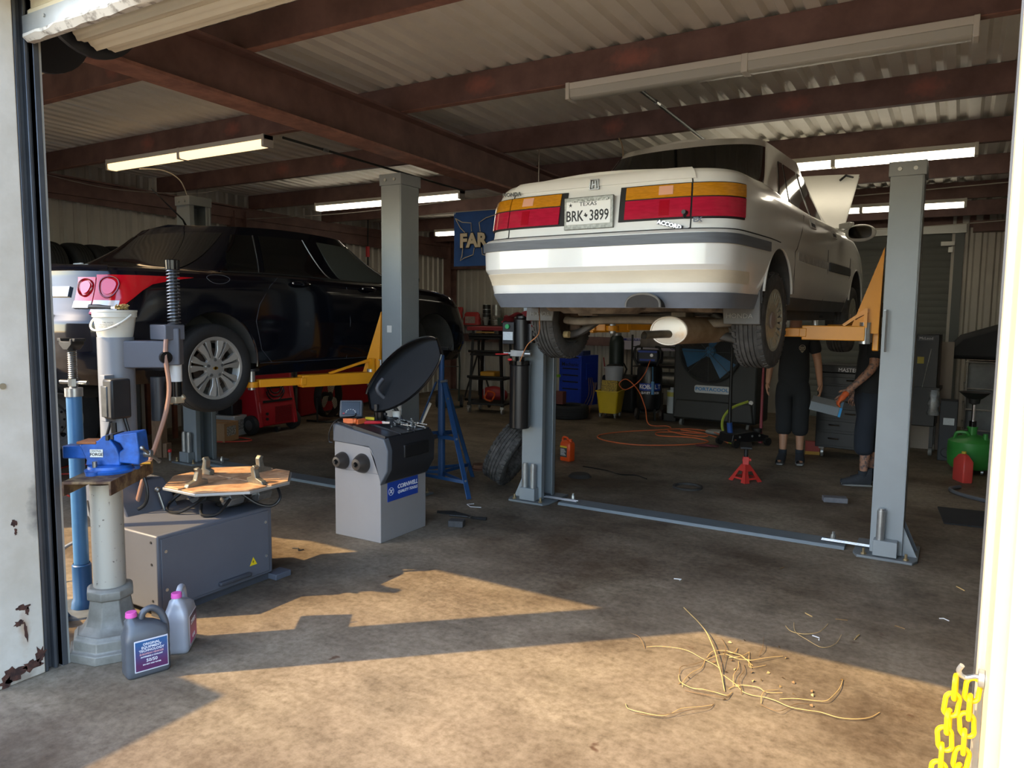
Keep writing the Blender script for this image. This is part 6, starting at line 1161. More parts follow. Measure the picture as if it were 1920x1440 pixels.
mb = MB(); mb.tube([(-.06, -.02, .52), (-.15, .06, .95)], .011, 8); single('red_mop', 'red mop leaning in the yellow bucket', 'mop', mb, M('mop_red', '#8a2f33', .5), (-4.72, 10.98, 0), .12)
T = thing('grey_pail', 'pale grey plastic pail nested on the mop wringer', 'pail', (-4.70, 11.04, .585)); mb = MB(); mb.lathe([(0, 0), (.13, 0), (.15, .20), (.158, .20), (.158, .225), (.145, .225), (.125, .01), (0, .01)], n=28); part(T, 'pail', mb, M('pail_grey', '#a9acb0', .45))
# compressor
CO = thing('air_compressor', 'black upright air compressor with blue and white lettering', 'air compressor', (-4.12, 11.1, 0), .06)
mb = MB(); mb.lathe([(0, .12), (.12, .13), (.18, .18), (.195, .25), (.195, .78), (.18, .84), (.1, .88), (0, .88)], n=36); part(CO, 'tank', mb, M('comp_black', '#1a1a1b', .32))
mb = MB(); mb.lathe([(.1955, .47), (.1965, .47), (.1965, .58), (.1955, .58)], n=24, a0=-1.15 , a1=1.15); band = part(CO, 'label_band', mb, M('kobalt_blue', '#1e3f9c', .4)); band.rotation_euler = (0, 0, 0)
def curved_text(par, nm, s, size, mat, z, R, a0=-1.2, sp=.62):
    n = len(s); st = size*sp/R
    for i, ch in enumerate(s):
        if ch == ' ': continue
        a = a0+(i-(n-1)/2)*st; text(par, nm, ch, size, mat, (R*math.cos(a), R*math.sin(a), z), (-math.sin(a), math.cos(a), 0), (0, 0, 1), .001, bold=.002)
mb = MB(); q = []; 
for i in range(19):
    a = -1.2-.95+1.9*i/18; q += [(.1975*math.cos(a), .1975*math.sin(a), .47), (.1975*math.cos(a), .1975*math.sin(a), .585)]
mb.add(q, [(2*i, 2*i+2, 2*i+3, 2*i+1) for i in range(18)]); part(CO, 'brand_band', mb, MATS['kobalt_blue']); bpy.data.objects.remove(band)
curved_text(CO, 'band_letter', 'KOBALT', .095, tw, .528, .1985, sp=.64); curved_text(CO, 'tank_letter', 'QUIET TECH', .045, tw, .435, .1985, sp=.66)
for sx in (-1, 1): mb = MB(); mb.lathe([(0, -.025), (.07, -.025), (.085, -.02), (.085, .02), (.07, .025), (0, .025)], (sx*.20, .04, .085), (1, 0, 0), 24); part(CO, 'wheel', mb, M('wheel_brown', '#3b302a', .7)); mb = MB(); mb.bar((sx*.14, -.13, .0), (sx*.12, -.1, .2), .03, .03); part(CO, 'foot', mb, bf)
mb = MB(); B(mb, -.18, -.14, .88, .18, .14, 1.10); part(CO, 'pump_head', mb, M('pump_navy', '#22262f', .4), .04)
for sx in (-1, 1): mb = MB(); mb.tube(smooth_path([(sx*.15, -.14, .86), (sx*.21, -.15, .98), (sx*.19, -.14, 1.13), (sx*.12, -.12, 1.15)], 5), .02, 8); part(CO, 'guard_bar', mb, bf)
mb = MB(); B(mb, -.15, -.152, 1.06, .15, -.14, 1.09); B(mb, -.12, -.152, .93, .12, -.14, .96); part(CO, 'trim_strip', mb, MATS['kobalt_blue']); mb = MB(); mb.cyl((.07, -.15, 1.02), (.07, -.16, 1.02), .025, n=16); part(CO, 'gauge', mb, zinc)
mb = MB(); B(mb, .10, -.235, .42, .145, -.21, .62); mb.tube([(.12, -.22, .62), (.11, -.21, .85)], .008, 6); o = single('air_gun', 'light blue air gun hanging on the compressor', 'air gun', mb, M('gun_blue', '#3f7fae', .4), (-4.12, 11.1, 0), .06, bevel=.008)
# rolls, boxes, bottle behind the compressor
for k, (x0, x1, y_, z_, r_) in enumerate(((-4.75, -3.35, 12.3, .86, .075), (-4.6, -3.4, 12.36, .55, .11))): mb = MB(); mb.cyl((x0, y_, z_), (x1, y_, z_), r_, n=20); single('foil_roll', ['slim silver roll lying across the rack behind the compressor', 'thick wrinkled silver roll on the lower rack'][k], 'roll', mb, M('foil', '#a6a49e', .35, .5, var=.3, scale=14))
RK = thing('black_rack', 'black wire rack holding rolls behind the compressor', 'rack', (-4.05, 12.25, 0))
for x_ in (-.75, .75):
    for y_ in (-.2, .25): mb = MB(); mb.cyl((x_, y_, 0), (x_, y_, 1.3), .018, n=8); part(RK, 'post', mb, bf)
for z_ in (.42, .76, 1.1): mb = MB(); B(mb, -.76, -.21, z_-.012, .76, .26, z_); part(RK, 'deck', mb, bf)
for k, (x_, w_, z_, h_, m_, lb) in enumerate(((-4.4, .3, 0, .32, 'carton_grey', 'grey carton under the rack next to the compressor'), (-3.55, .5, .42, .3, 'carton_pale', 'pale carton marked UP on the rack beside the cooler'))):
    mb = MB(); B(mb, -w_/2, -.14, 0, w_/2, .14, h_); o = single('carton', lb, 'box', mb, M(m_, '#9c9a96' if k else '#6f6f6d', .7, var=.15), (x_, 12.0, z_), 0, bevel=.004)
    if k:
        text(o, 'carton_text', 'UP', .09, ink, (.14, -.141, .07), (1,0,0), (0,0,1), .001)
        for x2 in (-.02, .14): mb = MB(); mb.py([(x2-.012, .13), (x2+.012, .13), (x2+.012, .2), (x2+.03, .2), (x2, .25), (x2-.03, .2), (x2-.012, .2)], -.142, -.14); part(o, 'carton_arrow', mb, ink)
mb = MB(); mb.cyl((0, 0, 0), (0, 0, .36), .085, n=24); mb.cyl((0, 0, .36), (0, 0, .40), .04, n=12); o = single('spray_bottle', 'pale canister with yellow label beside the cooler', 'canister', mb, M('canister_pale', '#9da2a2', .5), (-3.77, 11.2, .12)); mb = MB(); mb.cyl((0, 0, .26), (0, 0, .33), .0865, n=24); part(o, 'canister_label', mb, M('label_olive', '#a09a42', .5))
mb = MB(); B(mb, -.1, -.12, 0, .1, .12, .12); single('black_crate', 'low black crate under the pale canister', 'crate', mb, bf, (-3.77, 11.2, 0), bevel=.008)
bag('plastic_bag', 'clear brownish plastic bag on top of the rack', (-4.45, 12.2, 1.1), .5, .22, .3, M('bag_clear', '#7a7068', .4, var=.3))
# wall sign
WS = thing('wall_sign', 'long white and purple product sign on the back wall', 'sign', (-4.72, 12.86, 1.0))
mb = MB(); B(mb, -.66, 0, .0, .66, .012, .22); part(WS, 'board', mb, M('sign_white', '#cfcbdc', .5)); mb = MB(); B(mb, -.65, -.002, .165, .65, 0, .205); part(WS, 'top_band', mb, M('sign_purple', '#3a3f92', .5))
text(WS, 'band_text', 'PREMIUM INTERIOR PROTECTION PRODUCTS', .042, tw, (0, -.003, .185), (1,0,0), (0,0,1), .001, sx=1.18); nv = M('sign_navy', '#1d2a6c', .5)
text(WS, 'sign_text', 'SLIP', .075, nv, (.42, -.002, .125), (1,0,0), (0,0,1), .001, shear=.3, sx=1.3); text(WS, 'sign_text', 'GRIP', .075, nv, (.42, -.002, .05), (1,0,0), (0,0,1), .001, sx=1.3, bold=.002); text(WS, 'sign_script', 'Slide', .07, M('sign_red', '#b04a5c', .5), (.12, -.002, .07), (1,0,0), (0,0,1), .001, shear=.3)
# evaporative cooler with blue fan blades
PC = thing('evaporative_cooler', 'big black evaporative cooler with blue fan blades behind a wire guard', 'cooler', (-3.0, 10.72, 0), -.06)
pcb = M('cooler_black', '#2b2d2c', .55, 0, var=.1, scale=4)
mb = MB(); fr = [(-.62, .1), (.62, .1), (.62, 1.45), (.5, 1.62), (-.5, 1.62), (-.62, 1.45)]; mb.py(fr, 0, .62); part(PC, 'housing', mb, pcb, .03)
fc = V((-.06, -.0, 1.12)); FR = .44
mb = MB(); mb.lathe([(FR, 0), (FR+.02, .02), (FR+.02, .06), (FR, .075), (FR-.015, .06), (FR-.015, .0)], fc, (0, -1, 0), 48, closed=True); part(PC, 'fan_shroud', mb, pcb)
mb = MB(); mb.lathe([(0, .002), (FR-.01, .002)], fc, (0, -1, 0), 40); part(PC, 'fan_cavity', mb, M('cavity_black', '#121313', .8))
bl = M('blade_blue', '#2f6f9c', .5)
mb = MB(); mb.cyl(fc+V((0, -.02, 0)), fc+V((0, -.075, 0)), .085, .07, n=24); hub = part(PC, 'fan_hub', mb, bl)
for k in range(3):
    a = 1.31+2*PI*k/3
    mb = MB()
    def bp_(u, v): r = .06+.33*u; w_ = (.045+.10*u)*(2*v-1); d = V((math.cos(a), 0, math.sin(a))); t_ = V((-math.sin(a), 0, math.cos(a))); return fc+d*r+t_*w_+V((0, -.045+.03*(2*v-1), 0))
    mb.grid(bp_, 6, 5); part(hub, 'fan_blade', mb, bl)
gw = M('guard_wire', '#4b4e4e', .5, .4)
mb = MB()
for i in range(26): r = .03+(FR-.03)*i/25; mb.lathe([(r-.0014, 0), (r+.0014, 0), (r+.0014, .003), (r-.0014, .003)], fc+V((0, -.075-.02*math.cos(PI/2*r/FR), 0)), (0, -1, 0), 44, closed=True)
o = part(PC, 'guard_rings', mb, gw); o['kind'] = 'stuff'
for k in range(8): a = PI/4*k; mb = MB(); mb.tube([fc+V((.03*math.cos(a), -.1, .03*math.sin(a))), fc+V((FR*math.cos(a), -.07, FR*math.sin(a)))], .004, 5); part(PC, 'guard_spoke', mb, gw)
mb = MB(); mb.py([(p[0]-.02, p[1]+.57) for p in rrect(.52, .11, .03)], -.02, .0); np_ = part(PC, 'name_plate', mb, M('plate_pale', '#b9bfc0', .4)); text(np_, 'plate_lettering', 'PORTACOOL', .068, M('porta_blue', '#2878b4', .4), (-.02, -.0215, .57), (1,0,0), (0,0,1), .001, bold=.002, sx=1.2)
for sx in (-1, 1): mb = MB(); mb.cyl((sx*.5-.02, .08, .05), (sx*.5+.02, .08, .05), .05, n=16); part(PC, 'caster', mb, M('caster_grey', '#77756e'))
mb = MB(); mb.cyl((.55, -.02, .42), (.55, .0, .42), .03, n=12); part(PC, 'drain_cap', mb, plate_w); mb = MB(); mb.py([(-.60, .12), (.60, .12), (.56, .40), (-.56, .40)], -.04, .0); part(PC, 'water_tank', mb, pcb, .02)
# ================================================================ RIGHT BACK: TOOL CHEST, OIL DRAIN, CABINETS
TB = thing('tool_chest', 'black tool chest with short silver drawer handles', 'tool chest', (-1.02, 9.5, 0), -.12)
blk2 = M('chest_black', '#1f2021', .4, .1)
mb = MB(); B(mb, -.33, -.25, .12, .33, .25, 1.0); part(TB, 'carcass', mb, blk2, .006)
for k, (z_, h_) in enumerate(((.15, .16), (.33, .12), (.47, .12), (.61, .12), (.75, .11), (.87, .09))):
    mb = MB(); B(mb, -.315, -.262, z_, .315, -.248, z_+h_-.01); d_ = part(TB, 'drawer', mb, blk2, .003)
    for x_ in ((-.12,) if k < 2 else (.05,)): mb = MB(); mb.tube([(x_-.06, -.262, z_+h_*.55), (x_-.055, -.285, z_+h_*.55), (x_+.055, -.285, z_+h_*.55), (x_+.06, -.262, z_+h_*.55)], .010, 6); part(d_, 'drawer_handle', mb, chrome)
for sx in (-1, 1): mb = MB(); mb.lathe([(0, -.018), (.04, -.018), (.06, -.014), (.06, .014), (.04, .018), (0, .018)], (sx*.26, -.2, .06), (1, .25, 0), 22); mb.box((sx*.26-.03, -.24, .1), (sx*.26+.03, -.16, .125)); part(TB, 'caster', mb, M('caster_chrome', '#8c8c8a', .3, .5))
text(TB, 'chest_lettering', 'MASTER', .06, tw, (.0, -.264, 1.035), (1,0,0), (0,0,1), .002); mb = MB(); B(mb, -.33, -.25, 1.0, .33, .25, 1.09); part(TB, 'top_box', mb, blk2, .01)
mb = MB(); B(mb, -.08, -.03, 0, .08, .03, .16); o = single('spray_can_box', 'red and grey carton beside the tool chest casters', 'box', mb, M('carton_dim_red', '#9a3c30', .6), (-1.42, 9.4, 0), .2); mb = MB(); B(mb, -.081, -.031, .0, .081, .031, .04); part(o, 'carton_stripe', mb, M('stripe_yellow', '#b88a2a', .6))
OD = thing('oil_drain', 'green wheeled oil drain tank with black tray on a steel mast', 'oil drain', (.19, 9.3, 0))
gr = M('drain_green', '#3c9440', .4, var=.08)
mb = MB(); mb.lathe([(0, .05), (.19, .05), (.215, .08), (.225, .20), (.222, .21), (.225, .22), (.22, .33), (.19, .355), (.08, .40), (.0, .41)], n=40); part(OD, 'tank', mb, gr)
mb = MB(); mb.cyl((.0, 0, .40), (0, 0, .47), .045, n=18); mb.cyl((0, 0, .47), (0, 0, .49), .052, n=18); part(OD, 'neck', mb, gr); mb = MB(); mb.tube(smooth_path([(-.16, -.05, .35), (-.14, -.06, .42), (-.06, -.07, .43), (-.03, -.06, .40)], 5), .018, 8); part(OD, 'grab_handle', mb, gr); mb = MB(); mb.cyl((.12, -.08, .36), (.12, -.08, .43), .025, n=14); part(OD, 'filler_cap', mb, gr)
mb = MB(); mb.cyl((0, 0, .49), (0, 0, .55), .035, n=14); part(OD, 'mast_collar', mb, blk_gloss); mb = MB(); mb.cyl((0, 0, .5), (0, 0, .74), .018, n=14); part(OD, 'mast', mb, chrome); mb = MB(); mb.lathe([(0, .72), (.05, .74), (.06, .80), (.14, .86), (.15, .86), (.07, .79), (0, .78)], n=28); part(OD, 'funnel', mb, M('funnel_black', '#2a2b2c', .5))
for a in (.6, 2.2, 3.8, 5.4): mb = MB(); mb.cyl((.17*math.cos(a)-.012, .17*math.sin(a), .028), (.17*math.cos(a)+.012, .17*math.sin(a), .028), .028, n=14); mb.cyl((.17*math.cos(a), .17*math.sin(a), .03), (.17*math.cos(a), .17*math.sin(a), .06), .01, n=8); part(OD, 'caster', mb, zinc)
RJ = thing('oil_bottle', 'red oil bottle standing before the green oil drain', 'bottle', (.12, 8.7, 0), .5); mb = MB(); loft(mb, [(rrect(.09, .19, .012), 0), (rrect(.1, .2, .015), .01), (rrect(.1, .2, .015), .21), (rrect(.05, .12, .015), .27), (rrect(.035, .035, .017), .285)]); part(RJ, 'bottle', mb, M('bottle_red', '#d0473f', .4), sharp=50); mb = MB(); mb.cyl((0, 0, .28), (0, 0, .305), .022, n=14); part(RJ, 'cap', mb, M('cap_yellow', '#c9b83a', .4)); mb = MB(); B(mb, .0505, -.07, .06, .052, .07, .18); part(RJ, 'label', mb, M('label_dkred', '#5a2b2b', .5))
MC = thing('parts_cabinet', 'tall black service cabinet with yellow tag near the green oil drain', 'cabinet', (-.42, 10.3, 0), -.05)
mb = MB(); B(mb, -.25, -.2, .35, .25, .2, 1.45); part(MC, 'cabinet_box', mb, blk2, .01); mb = MB(); B(mb, -.28, -.24, .78, .28, .24, .82); part(MC, 'worktop', mb, blk2); mb = MB(); B(mb, .02, -.205, 1.37, .2, -.2, 1.43); np2 = part(MC, 'name_plate', mb, M('plate_dim', '#55585a', .5)); text(np2, 'plate_lettering', 'McLeod', .045, tw, (.11, -.2065, 1.4), (1,0,0), (0,0,1), .001)
mb = MB(); B(mb, .03, -.206, 1.10, .10, -.2, 1.18); part(MC, 'yellow_tag', mb, M('tag_yellow', '#b8a83a', .5)); mb = MB(); mb.tube([(.17, -.215, 1.28), (.1, -.215, .82)], .006, 6); part(MC, 'prop_rod', mb, zinc)
for sx in (-1, 1):
    for sy in (-1, 1): mb = MB(); B(mb, sx*.22-.02, sy*.17-.02, .1, sx*.22+.02, sy*.17+.02, .36); part(MC, 'leg', mb, blk2); mb = MB(); mb.cyl((sx*.22-.02, sy*.17, .05), (sx*.22+.02, sy*.17, .05), .05, n=16); part(MC, 'caster', mb, M('caster_grey', '#77756e'))
mb = MB(); B(mb, -.3, -.01, .3, .3, .01, 1.65); single('beige_board', 'beige board standing behind the black cabinet', 'board', mb, M('board_beige', '#a3978a', .7), (-.33, 10.62, -.3), 0)
bag('plastic_wrap', 'clear plastic wrap hanging by the black cabinet', (-.2, 10.0, .55), .12, .3, .06, M('wrap_clear', '#8a8e8e', .25, var=.5, scale=20)).location.z = .5
mb = MB(); B(mb, -.09, -.12, 0, .09, .12, .7); mb.cyl((0, -.12, .10), (0, -.14, .10), .06, n=14); o = single('upright_case', 'dark upright equipment case beside the oil drain', 'case', mb, M('case_dark', '#33363a', .6), (-.04, 9.95, 0), bevel=.01); mb = MB(); B(mb, -.05, -.125, .42, .06, -.12, .50); part(o, 'case_label', mb, M('label_pale', '#cfd8dc'))
IB = thing('wire_cage', 'steel wire cage around a dusty plastic tote behind the oil drain', 'tote', (.62, 10.9, 0))
mb = MB(); B(mb, -.5, -.45, .15, .5, .45, 1.1); part(IB, 'tote', mb, M('tote_grey', '#6c7070', .5, var=.3), .04)
for z_ in (.3, .55, .8, 1.12): mb = MB(); mb.tube([(-.52, -.47, z_), (.52, -.47, z_), (.52, .47, z_), (-.52, .47, z_)], .011, 6, cyc=True); part(IB, 'cage_rail', mb, MATS['foil'])
for x_ in (-.5, -.2, .1, .4): mb = MB(); mb.cyl((x_, -.48, .1), (x_, -.48, 1.12), .009, n=6); part(IB, 'cage_bar', mb, MATS['foil'])
mb = MB(); B(mb, -.52, -.47, 0, .52, .47, .13); part(IB, 'pallet', mb, bf)
mb = MB(); mb.py([(-.9, 0), (.9, 0), (.9, .75), (.2, .62), (-.75, .28), (-.9, .1)], -.5, .5); o = single('covered_load', 'black tarp covered load on top of the cage with pale label', 'load', mb, M('tarp_black', '#2a2c2f', .7, var=.2), (.78, 11.2, 1.14), 0, bevel=.05); mb = MB(); B(mb, -.35, -.52, .28, -.1, -.5, .38); part(o, 'tarp_label', mb, M('label_dim', '#a39c8c', .6))
# ================================================================ LEFT BACK
RK2 = thing('tire_rack', 'steel and timber tire rack against the ribbed side wall', 'rack', (-8.85, 5.0, 0))
brown = M('rack_brown', '#7a4734', .7, .1, var=.3, scale=6)
for y_ in (-1.3, .9): 
    for x_ in (-.28, .28): mb = MB(); B(mb, x_-.025, y_-.025, 0, x_+.025, y_+.025, 1.80); part(RK2, 'post', mb, brown)
for z_ in (.92, 1.70):
    for x_ in (-.28, .28): mb = MB(); B(mb, x_-.02, -1.33, z_, x_+.02, .93, z_+.11); part(RK2, 'beam', mb, brown)
    mb = MB(); B(mb, -.26, -1.3, z_+.02, .26, .9, z_+.035); part(RK2, 'deck', mb, M('deck_wood', '#6a5240', .8, var=.3))
tm = tire_mb(.335, .215, .2, 4, 44).mesh('casing', rubber)
for k in range(7):
    T = thing('rack_tire', 'black tire in the row on top of the tire rack' if k != 1 else 'tire with a white paper sticker on the tire rack', 'tire', (-8.85, 4.06+.245*k+(.06 if k > 2 else 0), 1.735+.335), PI/2, 'tires on the wall rack'); link('casing', tm, T)
    if k == 1: mb = MB(); q = [(-.05+.1*j, (.337)*math.cos(t), .337*math.sin(t)) for t in (1.0, 1.15, 1.3) for j in (0, 1)]; mb.add(q, [(0, 1, 3, 2), (2, 3, 5, 4)]); part(T, 'sticker', mb, plate_w)
for k in range(5): T = thing('rack_tire', 'black tire in the row on the lower deck of the tire rack', 'tire', (-8.85, 3.95+.25*k, .955+.335), PI/2, 'tires on the lower rack deck'); link('casing', tm, T)
TW = thing('steel_wheel', 'large truck wheel with grey steel rim standing by the tire rack', 'wheel', (-7.98, 4.05, .50), .06)
part(TW, 'tire', tire_mb(.50, .28, .29, 4, 56), rubber)
mb = MB(); mb.lathe([(.29, -.1), (.28, .06), (.295, .135), (.28, .14), (.262, .10), (.245, .03), (.20, -.0), (.165, .02), (.16, .055), (.105, .055), (.10, -.05)], (0, 0, 0), (1, 0, 0), 48); rm = part(TW, 'rim', mb, M('truck_rim', '#8a8782', .5, .4, var=.25, scale=8))
for k in range(10): a = 2*PI*k/10; mb = MB(); mb.cyl((.056, .135*math.cos(a), .135*math.sin(a)), (.064, .135*math.cos(a), .135*math.sin(a)), .012, n=10); part(rm, 'stud_hole', mb, seam_m)
for k in range(5): a = 2*PI*k/5+.4; mb = MB(); mb.cyl((.0, .222*math.cos(a), .222*math.sin(a)), (.026, .222*math.cos(a), .222*math.sin(a)), .024, n=14); part(rm, 'hand_hole', mb, seam_m)
T = thing('heavy_tire', 'broad truck tire standing beside the wood block', 'tire', (-8.15, 5.02, .47), 1.0); part(T, 'casing', tire_mb(.47, .28, .28, 5, 52), M('truck_rubber', '#33322f', .85, var=.25, scale=12))
T = thing('heavy_tire', 'broad truck tire in the shade behind the truck wheel', 'tire', (-8.35, 4.55, .47), .2); part(T, 'casing', tire_mb(.47, .28, .28, 5, 52), MATS['truck_rubber'])
mb = MB(); mb.box((-.06, -.05, 0), (.06, .05, .48)); mb.box((.07, -.04, 0), (.12, .04, .16)); single('wood_block', 'weathered wooden post block beside the truck tire', 'block', mb, M('old_wood', '#8a6e54', .85, var=.35, scale=10, stretch=(6, 6, 1)), (-7.62, 5.05, 0), .3)
mb = MB(); B(mb, -.14, -.06, 0, .14, .06, .22); single('cardboard_piece', 'folded cardboard piece by the door track', 'cardboard', mb, M('cardboard', '#b08a60', .8, var=.1), (-7.35, 3.52, .0), .4)
def carton(label, loc, s, m, rz=0, flap=False):
    T = thing('carton', label, 'box', loc, rz); mb = MB(); B(mb, -s[0]/2, -s[1]/2, 0, s[0]/2, s[1]/2, s[2]); part(T, 'box', mb, m, .004)
    mb = MB(); B(mb, s[0]/2-.001, -s[1]*.32, s[2]*.3, s[0]/2+.001, s[1]*.3, s[2]*.8); part(T, 'printed_panel', mb, M('print_dim', '#6a6864', .6, scale=70, col2='#c9c7c2', lo=.45, hi=.5))
    mb = MB(); B(mb, -s[0]*.46, -.03, s[2], s[0]*.46, .03, s[2]+.002); part(T, 'tape', mb, M('tape_tan', '#9a7c54', .4)); return T
cbm = M('cardboard', '#b08a60'); wbx = M('box_white', '#bdbdb9', .6)
carton('brown cardboard box on the floor by the lift post', (-7.98, 6.12, 0), (.34, .3, .24), cbm, .3); carton('white printed box beside the red machine', (-8.25, 6.5, 0), (.34, .26, .26), wbx, .2); carton('white box standing at the back of the carton pile', (-8.62, 6.35, 0), (.4, .36, .48), wbx, .1)
mb = MB(); B(mb, -.12, -.1, 0, .12, .1, .2); mb.cyl((0, 0, .2), (0, 0, .3), .06, n=14); single('black_battery_pack', 'black jump pack sitting on the white printed box', 'battery', mb, black_pl, (-8.28, 6.52, .262), .2, bevel=.015)
# red service machine
rm_ = M('machine_red', '#a8121f', .42, 0, var=.12, scale=5)
RM = thing('service_machine', 'red wheeled service machine with coiled black hoses', 'machine', (-8.05, 6.98, 0), PI/2)       # local -Y faces +X after turning
mb = MB(); mb.px([(-.17, .10), (.2, .10), (.2, .92), (.0, .98), (-.08, .9), (-.1, .5), (-.17, .40)], -.30, .30); part(RM, 'shell', mb, rm_, .02)
for sx in (-1, 1): mb = MB(); mb.px([(-.2, .10), (.2, .08), (.2, .85), (.0, .95), (-.06, .88)], sx*.30-.035, sx*.30+.035); part(RM, 'side_rail', mb, rm_, .015)
for k in range(14): mb = MB(); B(mb, -.05, -.178, .14+.016*k, .24, -.168, .147+.016*k); part(RM, 'vent_slat', mb, M('slat_dark_red', '#6a0c14', .5))
mb = MB(); B(mb, -.25, -.18, .42, .25, -.165, .45); part(RM, 'grip_slot', mb, seam_m)
for z_ in (.2, .27): mb = MB(); mb.cyl((-.19, -.17, z_), (-.19, -.185, z_), .02, n=12); part(RM, 'socket', mb, black_pl)
for r_, z_ in ((.10, .62), (.13, .60), (.15, .57)): mb = MB(); mb.tube([(r_*math.cos(t), -.13, z_+r_*.9*math.sin(t)) for t in [PI+PI*i/16 for i in range(17)]], .010, 6); part(RM, 'hose', mb, hose_b)
mb = MB(); B(mb, -.15, -.13, .60, .15, -.10, .68); part(RM, 'hose_hook', mb, black_pl, .01)
for sx in (-1, 1): mb = MB(); mb.lathe([(0, -.04), (.08, -.04), (.125, -.035), (.13, 0), (.125, .035), (.08, .04), (0, .04)], (sx*.36, -.06, .13), (1, 0, 0), 28); wq = part(RM, 'wheel', mb, rubber); mb = MB(); mb.lathe([(0, .045), (.07, .042)], (sx*.36, -.06, .13), (sx, 0, 0), 20); part(wq, 'wheel_hub', mb, M('hub_grey', '#4c4a48', .5))
mb = MB(); mb.cyl((-.02, -.15, .04), (.02, -.15, .04), .04, n=16); part(RM, 'caster', mb, black_pl)
# shelving and floor fan, red panel
SH = thing('wire_shelving', 'dim grey shelving with small bins behind the red machine', 'shelving', (-8.75, 7.62, 0))
for y_ in (-.3, .3):
    for x_ in (-.2, .2): mb = MB(); B(mb, x_-.02, y_-.02, 0, x_+.02, y_+.02, 1.7); part(SH, 'post', mb, M('shelf_grey', '#55544f', .6, .3))
for z_ in (.15, .5, .85, 1.2, 1.55): mb = MB(); B(mb, -.22, -.32, z_, .22, .32, z_+.02); part(SH, 'shelf', mb, MATS['shelf_grey'])
for k, z_ in enumerate((.17, .52, .87)): mb = MB(); B(mb, -.1, -.2, 0, .1, .2, .14); single('parts_bin', ['dark bin on the bottom shelf', 'tan bin on the second shelf', 'grey bin on the third shelf'][k]+' behind the red machine', 'bin', mb, [bf, cbm, M('bin_grey', '#77756f', .6)][k], (-8.68, 7.62, z_), bevel=.01)
FF = thing('floor_fan', 'round floor fan with tan blades before the dark red panel', 'fan', (-8.15, 8.2, 0), PI/2+.25)
fcn = V((0, 0, .36))
mb = MB(); mb.lathe([(.30, -.06), (.315, -.06), (.315, .06), (.30, .06)], fcn, (0, -1, 0), 40, closed=True); part(FF, 'fan_ring', mb, bf)
mb = MB(); mb.cyl(fcn+V((0, .08, 0)), fcn+V((0, -.04, 0)), .07, n=20); fh = part(FF, 'motor', mb, bf)
for k in range(3):
    a = 1.4+2*PI*k/3; mb = MB(); mb.grid(lambda u, v: fcn+V((math.cos(a+(1.15*(v-.5))*(1-.2*u)), 0, math.sin(a+(1.15*(v-.5))*(1-.2*u))))*(.06+.2*u*(1-.25*(2*v-1)**2))+V((0, -.03+.03*(v-.5), 0)), 7, 7); part(fh, 'blade', mb, M('blade_tan', '#a89c88', .5))
mb = MB()
for i in range(9): r = .06+.24*i/8; mb.lathe([(r-.002, 0), (r+.002, 0), (r+.002, .003), (r-.002, .003)], fcn+V((0, -.065, 0)), (0, -1, 0), 36, closed=True)
o = part(FF, 'guard_rings', mb, bf); o['kind'] = 'stuff'
mb = MB(); mb.tube(smooth_path([(-.28, .2, .02), (-.28, -.2, .02), (.28, -.2, .02), (.28, .2, .02)], 5), .015, 6); mb.tube([(-.32, 0, .36), (-.32, 0, .02)], .014, 6); mb.tube([(.32, 0, .36), (.32, 0, .02)], .014, 6); part(FF, 'stand', mb, bf)
mb = MB(); mb.prism([(-.06, .05), (.10, .05), (.12, .5), (.05, .78), (-.12, .95), (-.2, .98), (-.2, .95), (-.10, .75), (-.04, .5)], lambda p, q, t: (-p-.0, t, q+.10*t*.5), -1.2, 1.1); o = single('car_body_panel', 'dark red car body panel leaning behind the floor fan', 'car panel', mb, M('panel_red', '#8a0f18', .3, 0, coat=.5), (-8.75, 9.35, 0.02), 0, bevel=.02)
mb = MB(); mb.tube([(-.125, -1.15, .44), (-.125, 1.05, .55)], .006, 6); part(o, 'panel_crease', mb, M('panel_red2', '#5c0a10', .4))
mb = MB(); mb.tube([(0, 0, 1.3), (0, 0, 2.5), (.01, 0, 3.312)], [.02, .016, .01], 8); o = single('hanging_reel', 'black hose drop with red handle hanging by the side wall', 'hose', mb, bf, (-8.95, 10.0, 0)); mb = MB(); mb.cyl((0, 0, 2.6), (0, 0, 2.78), .035, n=12); part(o, 'red_grip', mb, M('grip_red', '#c3222a'))
# ================================================================ BANNER
BN = thing('wall_banner', 'blue cloth banner with cream block letters hung from a wire', 'banner', (-6.05, 9.16, 2.33))
mb = MB(); mb.grid(lambda a, b: V((-.46+1.0*a, .012*math.sin(a*9+b*3)*(1-b*.5), .80*b)), 30, 16); part(BN, 'cloth', mb, M('banner_blue', '#174a8c', .7, var=.25, scale=3)); cr = M('banner_cream', '#c4b79c', .6)
text(BN, 'banner_letters', 'FAR', .27, ink, (-.10, -.022, .36), (1,0,0), (0,0,1), .002, bold=.022); text(BN, 'banner_letters', 'FAR', .27, cr, (-.10, -.027, .36), (1,0,0), (0,0,1), .002, bold=.012)
for pts in ([(-.42, .70), (-.30, .64), (-.14, .62), (-.13, .50)], [(-.42, .70), (-.33, .56), (-.25, .49)], [(-.28, .28), (-.30, .15), (-.33, .08), (-.25, .12), (-.10, .16), (-.08, .26)], [(.02, .49), (.0, .62), (.12, .68), (.3, .72), (.42, .70), (.36, .6)], [(.05, .26), (.06, .16), (.22, .12), (.3, .08)]):
    mb = MB(); mb.tube([(a, -.020, b) for a, b in pts], .006, 5); part(BN, 'banner_outline', mb, cr)
for x_ in (-.44, .52): mb = MB(); mb.lathe([(.01, 0), (.018, 0), (.018, .004), (.01, .004)], (x_, -.01, .78), (0, -1, 0), 12, closed=True); part(BN, 'grommet', mb, zinc)
